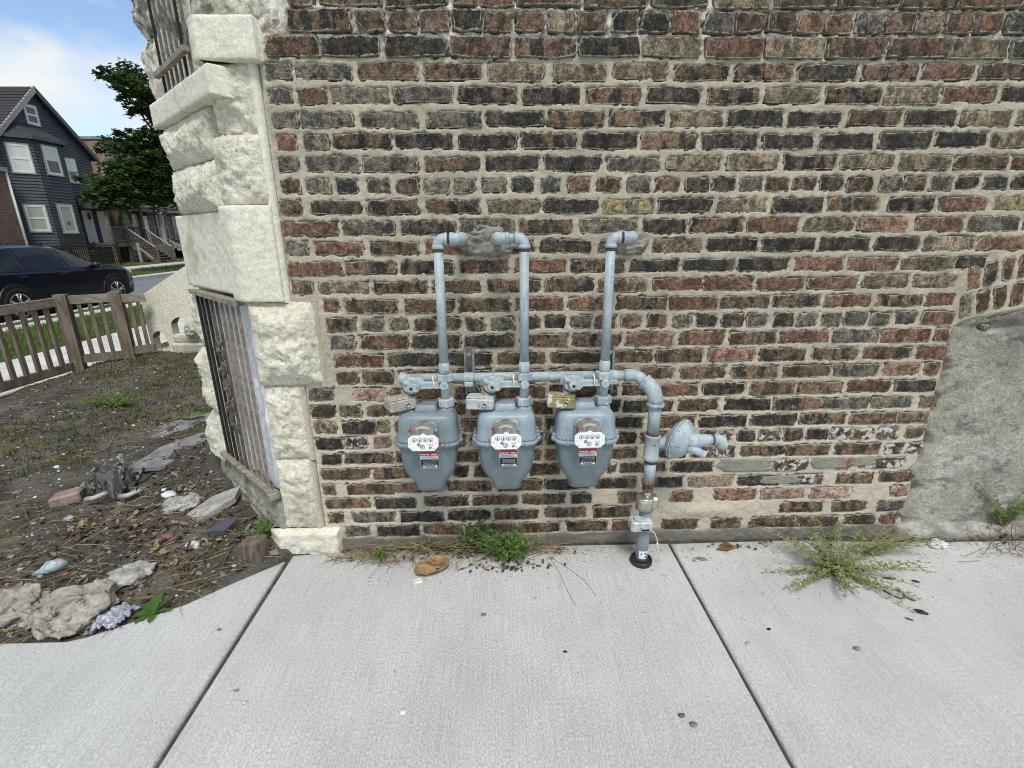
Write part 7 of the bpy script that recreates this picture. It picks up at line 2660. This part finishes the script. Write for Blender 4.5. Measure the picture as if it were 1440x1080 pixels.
fwin(g2, (GX + .04, 0, 0), (0, 1, 0), (1, 0, 0), 34.3, 35.45, 1.05, 2.80, M_GLASSDK, M_GREYTRIM, None)
fwin(g2, (GX + .04, 0, 0), (0, 1, 0), (1, 0, 0), 36.0, 36.75, 1.05, 2.80, M_GLASSDK, M_GREYTRIM, None)
fwin(g2, (GX + .04, 0, 0), (0, 1, 0), (1, 0, 0), 33.0, 34.0, 4.4, 6.0, M_GLASSDK, M_GREYTRIM, None)
fwin(g2, (GX + .04, 0, 0), (0, 1, 0), (1, 0, 0), 35.3, 36.3, 4.4, 6.0, M_GLASSDK, M_GREYTRIM, None)
for y in (34.0, 35.9):
    m = MB()
    beam(m, (GX + .9, y, 1.0), (GX + 3.2, y, -.1), .12, .10)
    m.build('stair_rail', M_GREYSTONE2, g2)
for k in range(7):
    gb('step', M_GREYSTONE2, (GX + 1.0, 34.0, -.4), (GX + 1.0 + .3 * (7 - k), 35.9, -.25 + k * .15))

# ---- red brick house on the near side
g3 = thing('brick_house', (XH - 4, 19, 0), 'red brick house corner with a white downspout left of the navy house', 'house')
m = MB()
m.box((XH - 12, 14.0, -.3), (XH + .35, 24.02, 4.35))
m.build('wall', M_FBRICK, g3)
m = MB()
m.box((XH - 12.2, 13.8, 4.35), (XH + .5, 24.05, 4.55))
m.build('eave', M_GREYTRIM, g3)
m = MB()
m.cyl((XH + .40, 24.03, -.3), (XH + .40, 24.03, 4.35), .055, 10)
m.build('downspout', M_WHITETRIM, g3)

# ---- black iron fence and the wire fence in front of the houses
f2 = thing('iron_fence', (-20.9, 24, .3), 'black iron picket fence standing before the navy house', 'fence')
for k in range(6):
    m = MB()
    m.box((-20.94, 18.6 + k * 1.55 - .04, -.3), (-20.86, 18.6 + k * 1.55 + .04, 1.10))
    m.build('post', M_IRONBLK, f2)
for z in (.05, .55, .88):
    m = MB()
    m.box((-20.92, 18.6, z - .018), (-20.88, 26.35, z + .018))
    m.build('rail', M_IRONBLK, f2)
for k in range(66):
    y = 18.66 + k * .117
    m = MB()
    m.box((-20.912, y - .011, -.2), (-20.888, y + .011, .98))
    m.build('picket', M_IRONBLK, f2)
f3 = thing('wire_fence', (-20.4, 33, .3), 'grey chain link fence before the greystone flat', 'fence')
for y in (31.3, 32.6, 34.6):
    m = MB()
    m.cyl((-20.4, y, -.3), (-20.4, y, .93), .035, 8)
    m.build('post', M_GALV if y > 34 else M_IRONBLK, f3)
m = MB()
m.cyl((-20.4, 31.3, .90), (-20.4, 37, .90), .025, 8)
m.build('top_rail', M_GALV, f3)
m = MB()
for k in range(46):
    y = 31.3 + k * .125
    for s_ in (1, -1):
        m.tube([(-20.4, y, -.2 if s_ > 0 else .9), (-20.4, y + 1.1, .9 if s_ > 0 else -.2)], .004, 3, False, False)
tag(m.build('wire_mesh', M_GALV, f3), kind='stuff')

# ================================================================== TREES
def tree(name, base, trunk_h, clumps, lab, leafmat, seed, nleaf, leaf, barkm):
    t = thing(name, base, lab, 'tree')
    rg = np.random.RandomState(seed)
    b = Vector(base)
    m = MB()
    fork = b + Vector((.1, .1, trunk_h))
    m.tube([b + Vector((0, 0, -.3)), b + Vector((0, 0, .3)), b.lerp(fork, .6) + Vector((.05, 0, 0)), fork], [.30, .22, .18, .15], 12)
    m.build('trunk', barkm, t)
    for (c, r) in clumps:
        m = MB()
        e = Vector(c)
        mid = fork.lerp(e, .5) + Vector((rg.uniform(-.3, .3), rg.uniform(-.3, .3), .2))
        m.tube([fork, mid, e], [.10, .06, .025], 7)
        for _ in range(5):
            q = e + Vector((rg.uniform(-1, 1) * r[0] * .7, rg.uniform(-1, 1) * r[1] * .7, rg.uniform(-.7, .7) * r[2]))
            m.tube([mid.lerp(e, rg.uniform(.3, 1)), e.lerp(q, .5), q], [.028, .018, .008], 5)
        m.build('limb', barkm, t)
    tot = sum(r[0] * r[1] * r[2] for _, r in clumps)
    m = MB()
    vs, fs = [], []
    for (c, r) in clumps:
        k = int(nleaf * r[0] * r[1] * r[2] / tot)
        # sub clusters near the outside of the clump
        nc = max(14, k // 45)
        cc = rg.randn(nc, 3)
        cc /= np.linalg.norm(cc, axis=1)[:, None]
        cc *= (rg.rand(nc, 1) ** .45)
        cc = cc * np.array(r) + np.array(c)
        idx = rg.randint(0, nc, k)
        P = cc[idx] + rg.randn(k, 3) * np.array([.26, .26, .15]) * min(r) * .6
        for p in P:
            a, el = rg.rand() * 6.283, rg.uniform(-.5, .9)
            u = np.array([math.cos(a), math.sin(a), -.35 * rg.rand()])
            v = np.array([-math.sin(a) * math.cos(el), math.cos(a) * math.cos(el), math.sin(el)])
            s_ = leaf * rg.uniform(.6, 1.3)
            b_ = len(vs)
            vs += [tuple(p - u * s_ * .5), tuple(p + v * s_ * .42), tuple(p + u * s_ * .55), tuple(p - v * s_ * .42)]
            fs.append((b_, b_ + 1, b_ + 2, b_ + 3))
    m.add(vs, fs)
    m.build('crown', leafmat, t)
    return t
M_BARK = surf('bark', (.06, .05, .042), (.11, .095, .08), 5, .95, .9, 18, .02, stretch=(2, 2, .4))
tree('maple_tree', (-15.9, 25.6, -.2), 3.0,
     [((-15.9, 19.9, 3.1), (1.2, 1.5, .75)), ((-15.9, 21.9, 3.5), (1.7, 1.9, 1.05)), ((-15.9, 24.4, 3.6), (1.8, 1.7, 1.0)), ((-15.9, 21.7, 4.6), (1.3, 1.3, .85)), ((-15.9, 23.2, 4.9), (1.5, 1.5, 1.0)), ((-15.9, 22.5, 5.6), (1.0, 1.1, .6)),
      ((-15.9, 21.9, 7.55), (.8, .8, .7)), ((-15.9, 22.8, 7.1), (.9, .9, .75)), ((-15.9, 23.2, 8.0), (.9, .9, .85)), ((-15.9, 27.0, 4.8), (1.8, 2.0, 1.6)), ((-15.9, 25.6, 6.9), (1.6, 1.8, 1.4))],
     'dark green maple with a lighter upper bough standing on the far parkway', M_LEAFTREE, 3, 48000, .16, M_BARK)
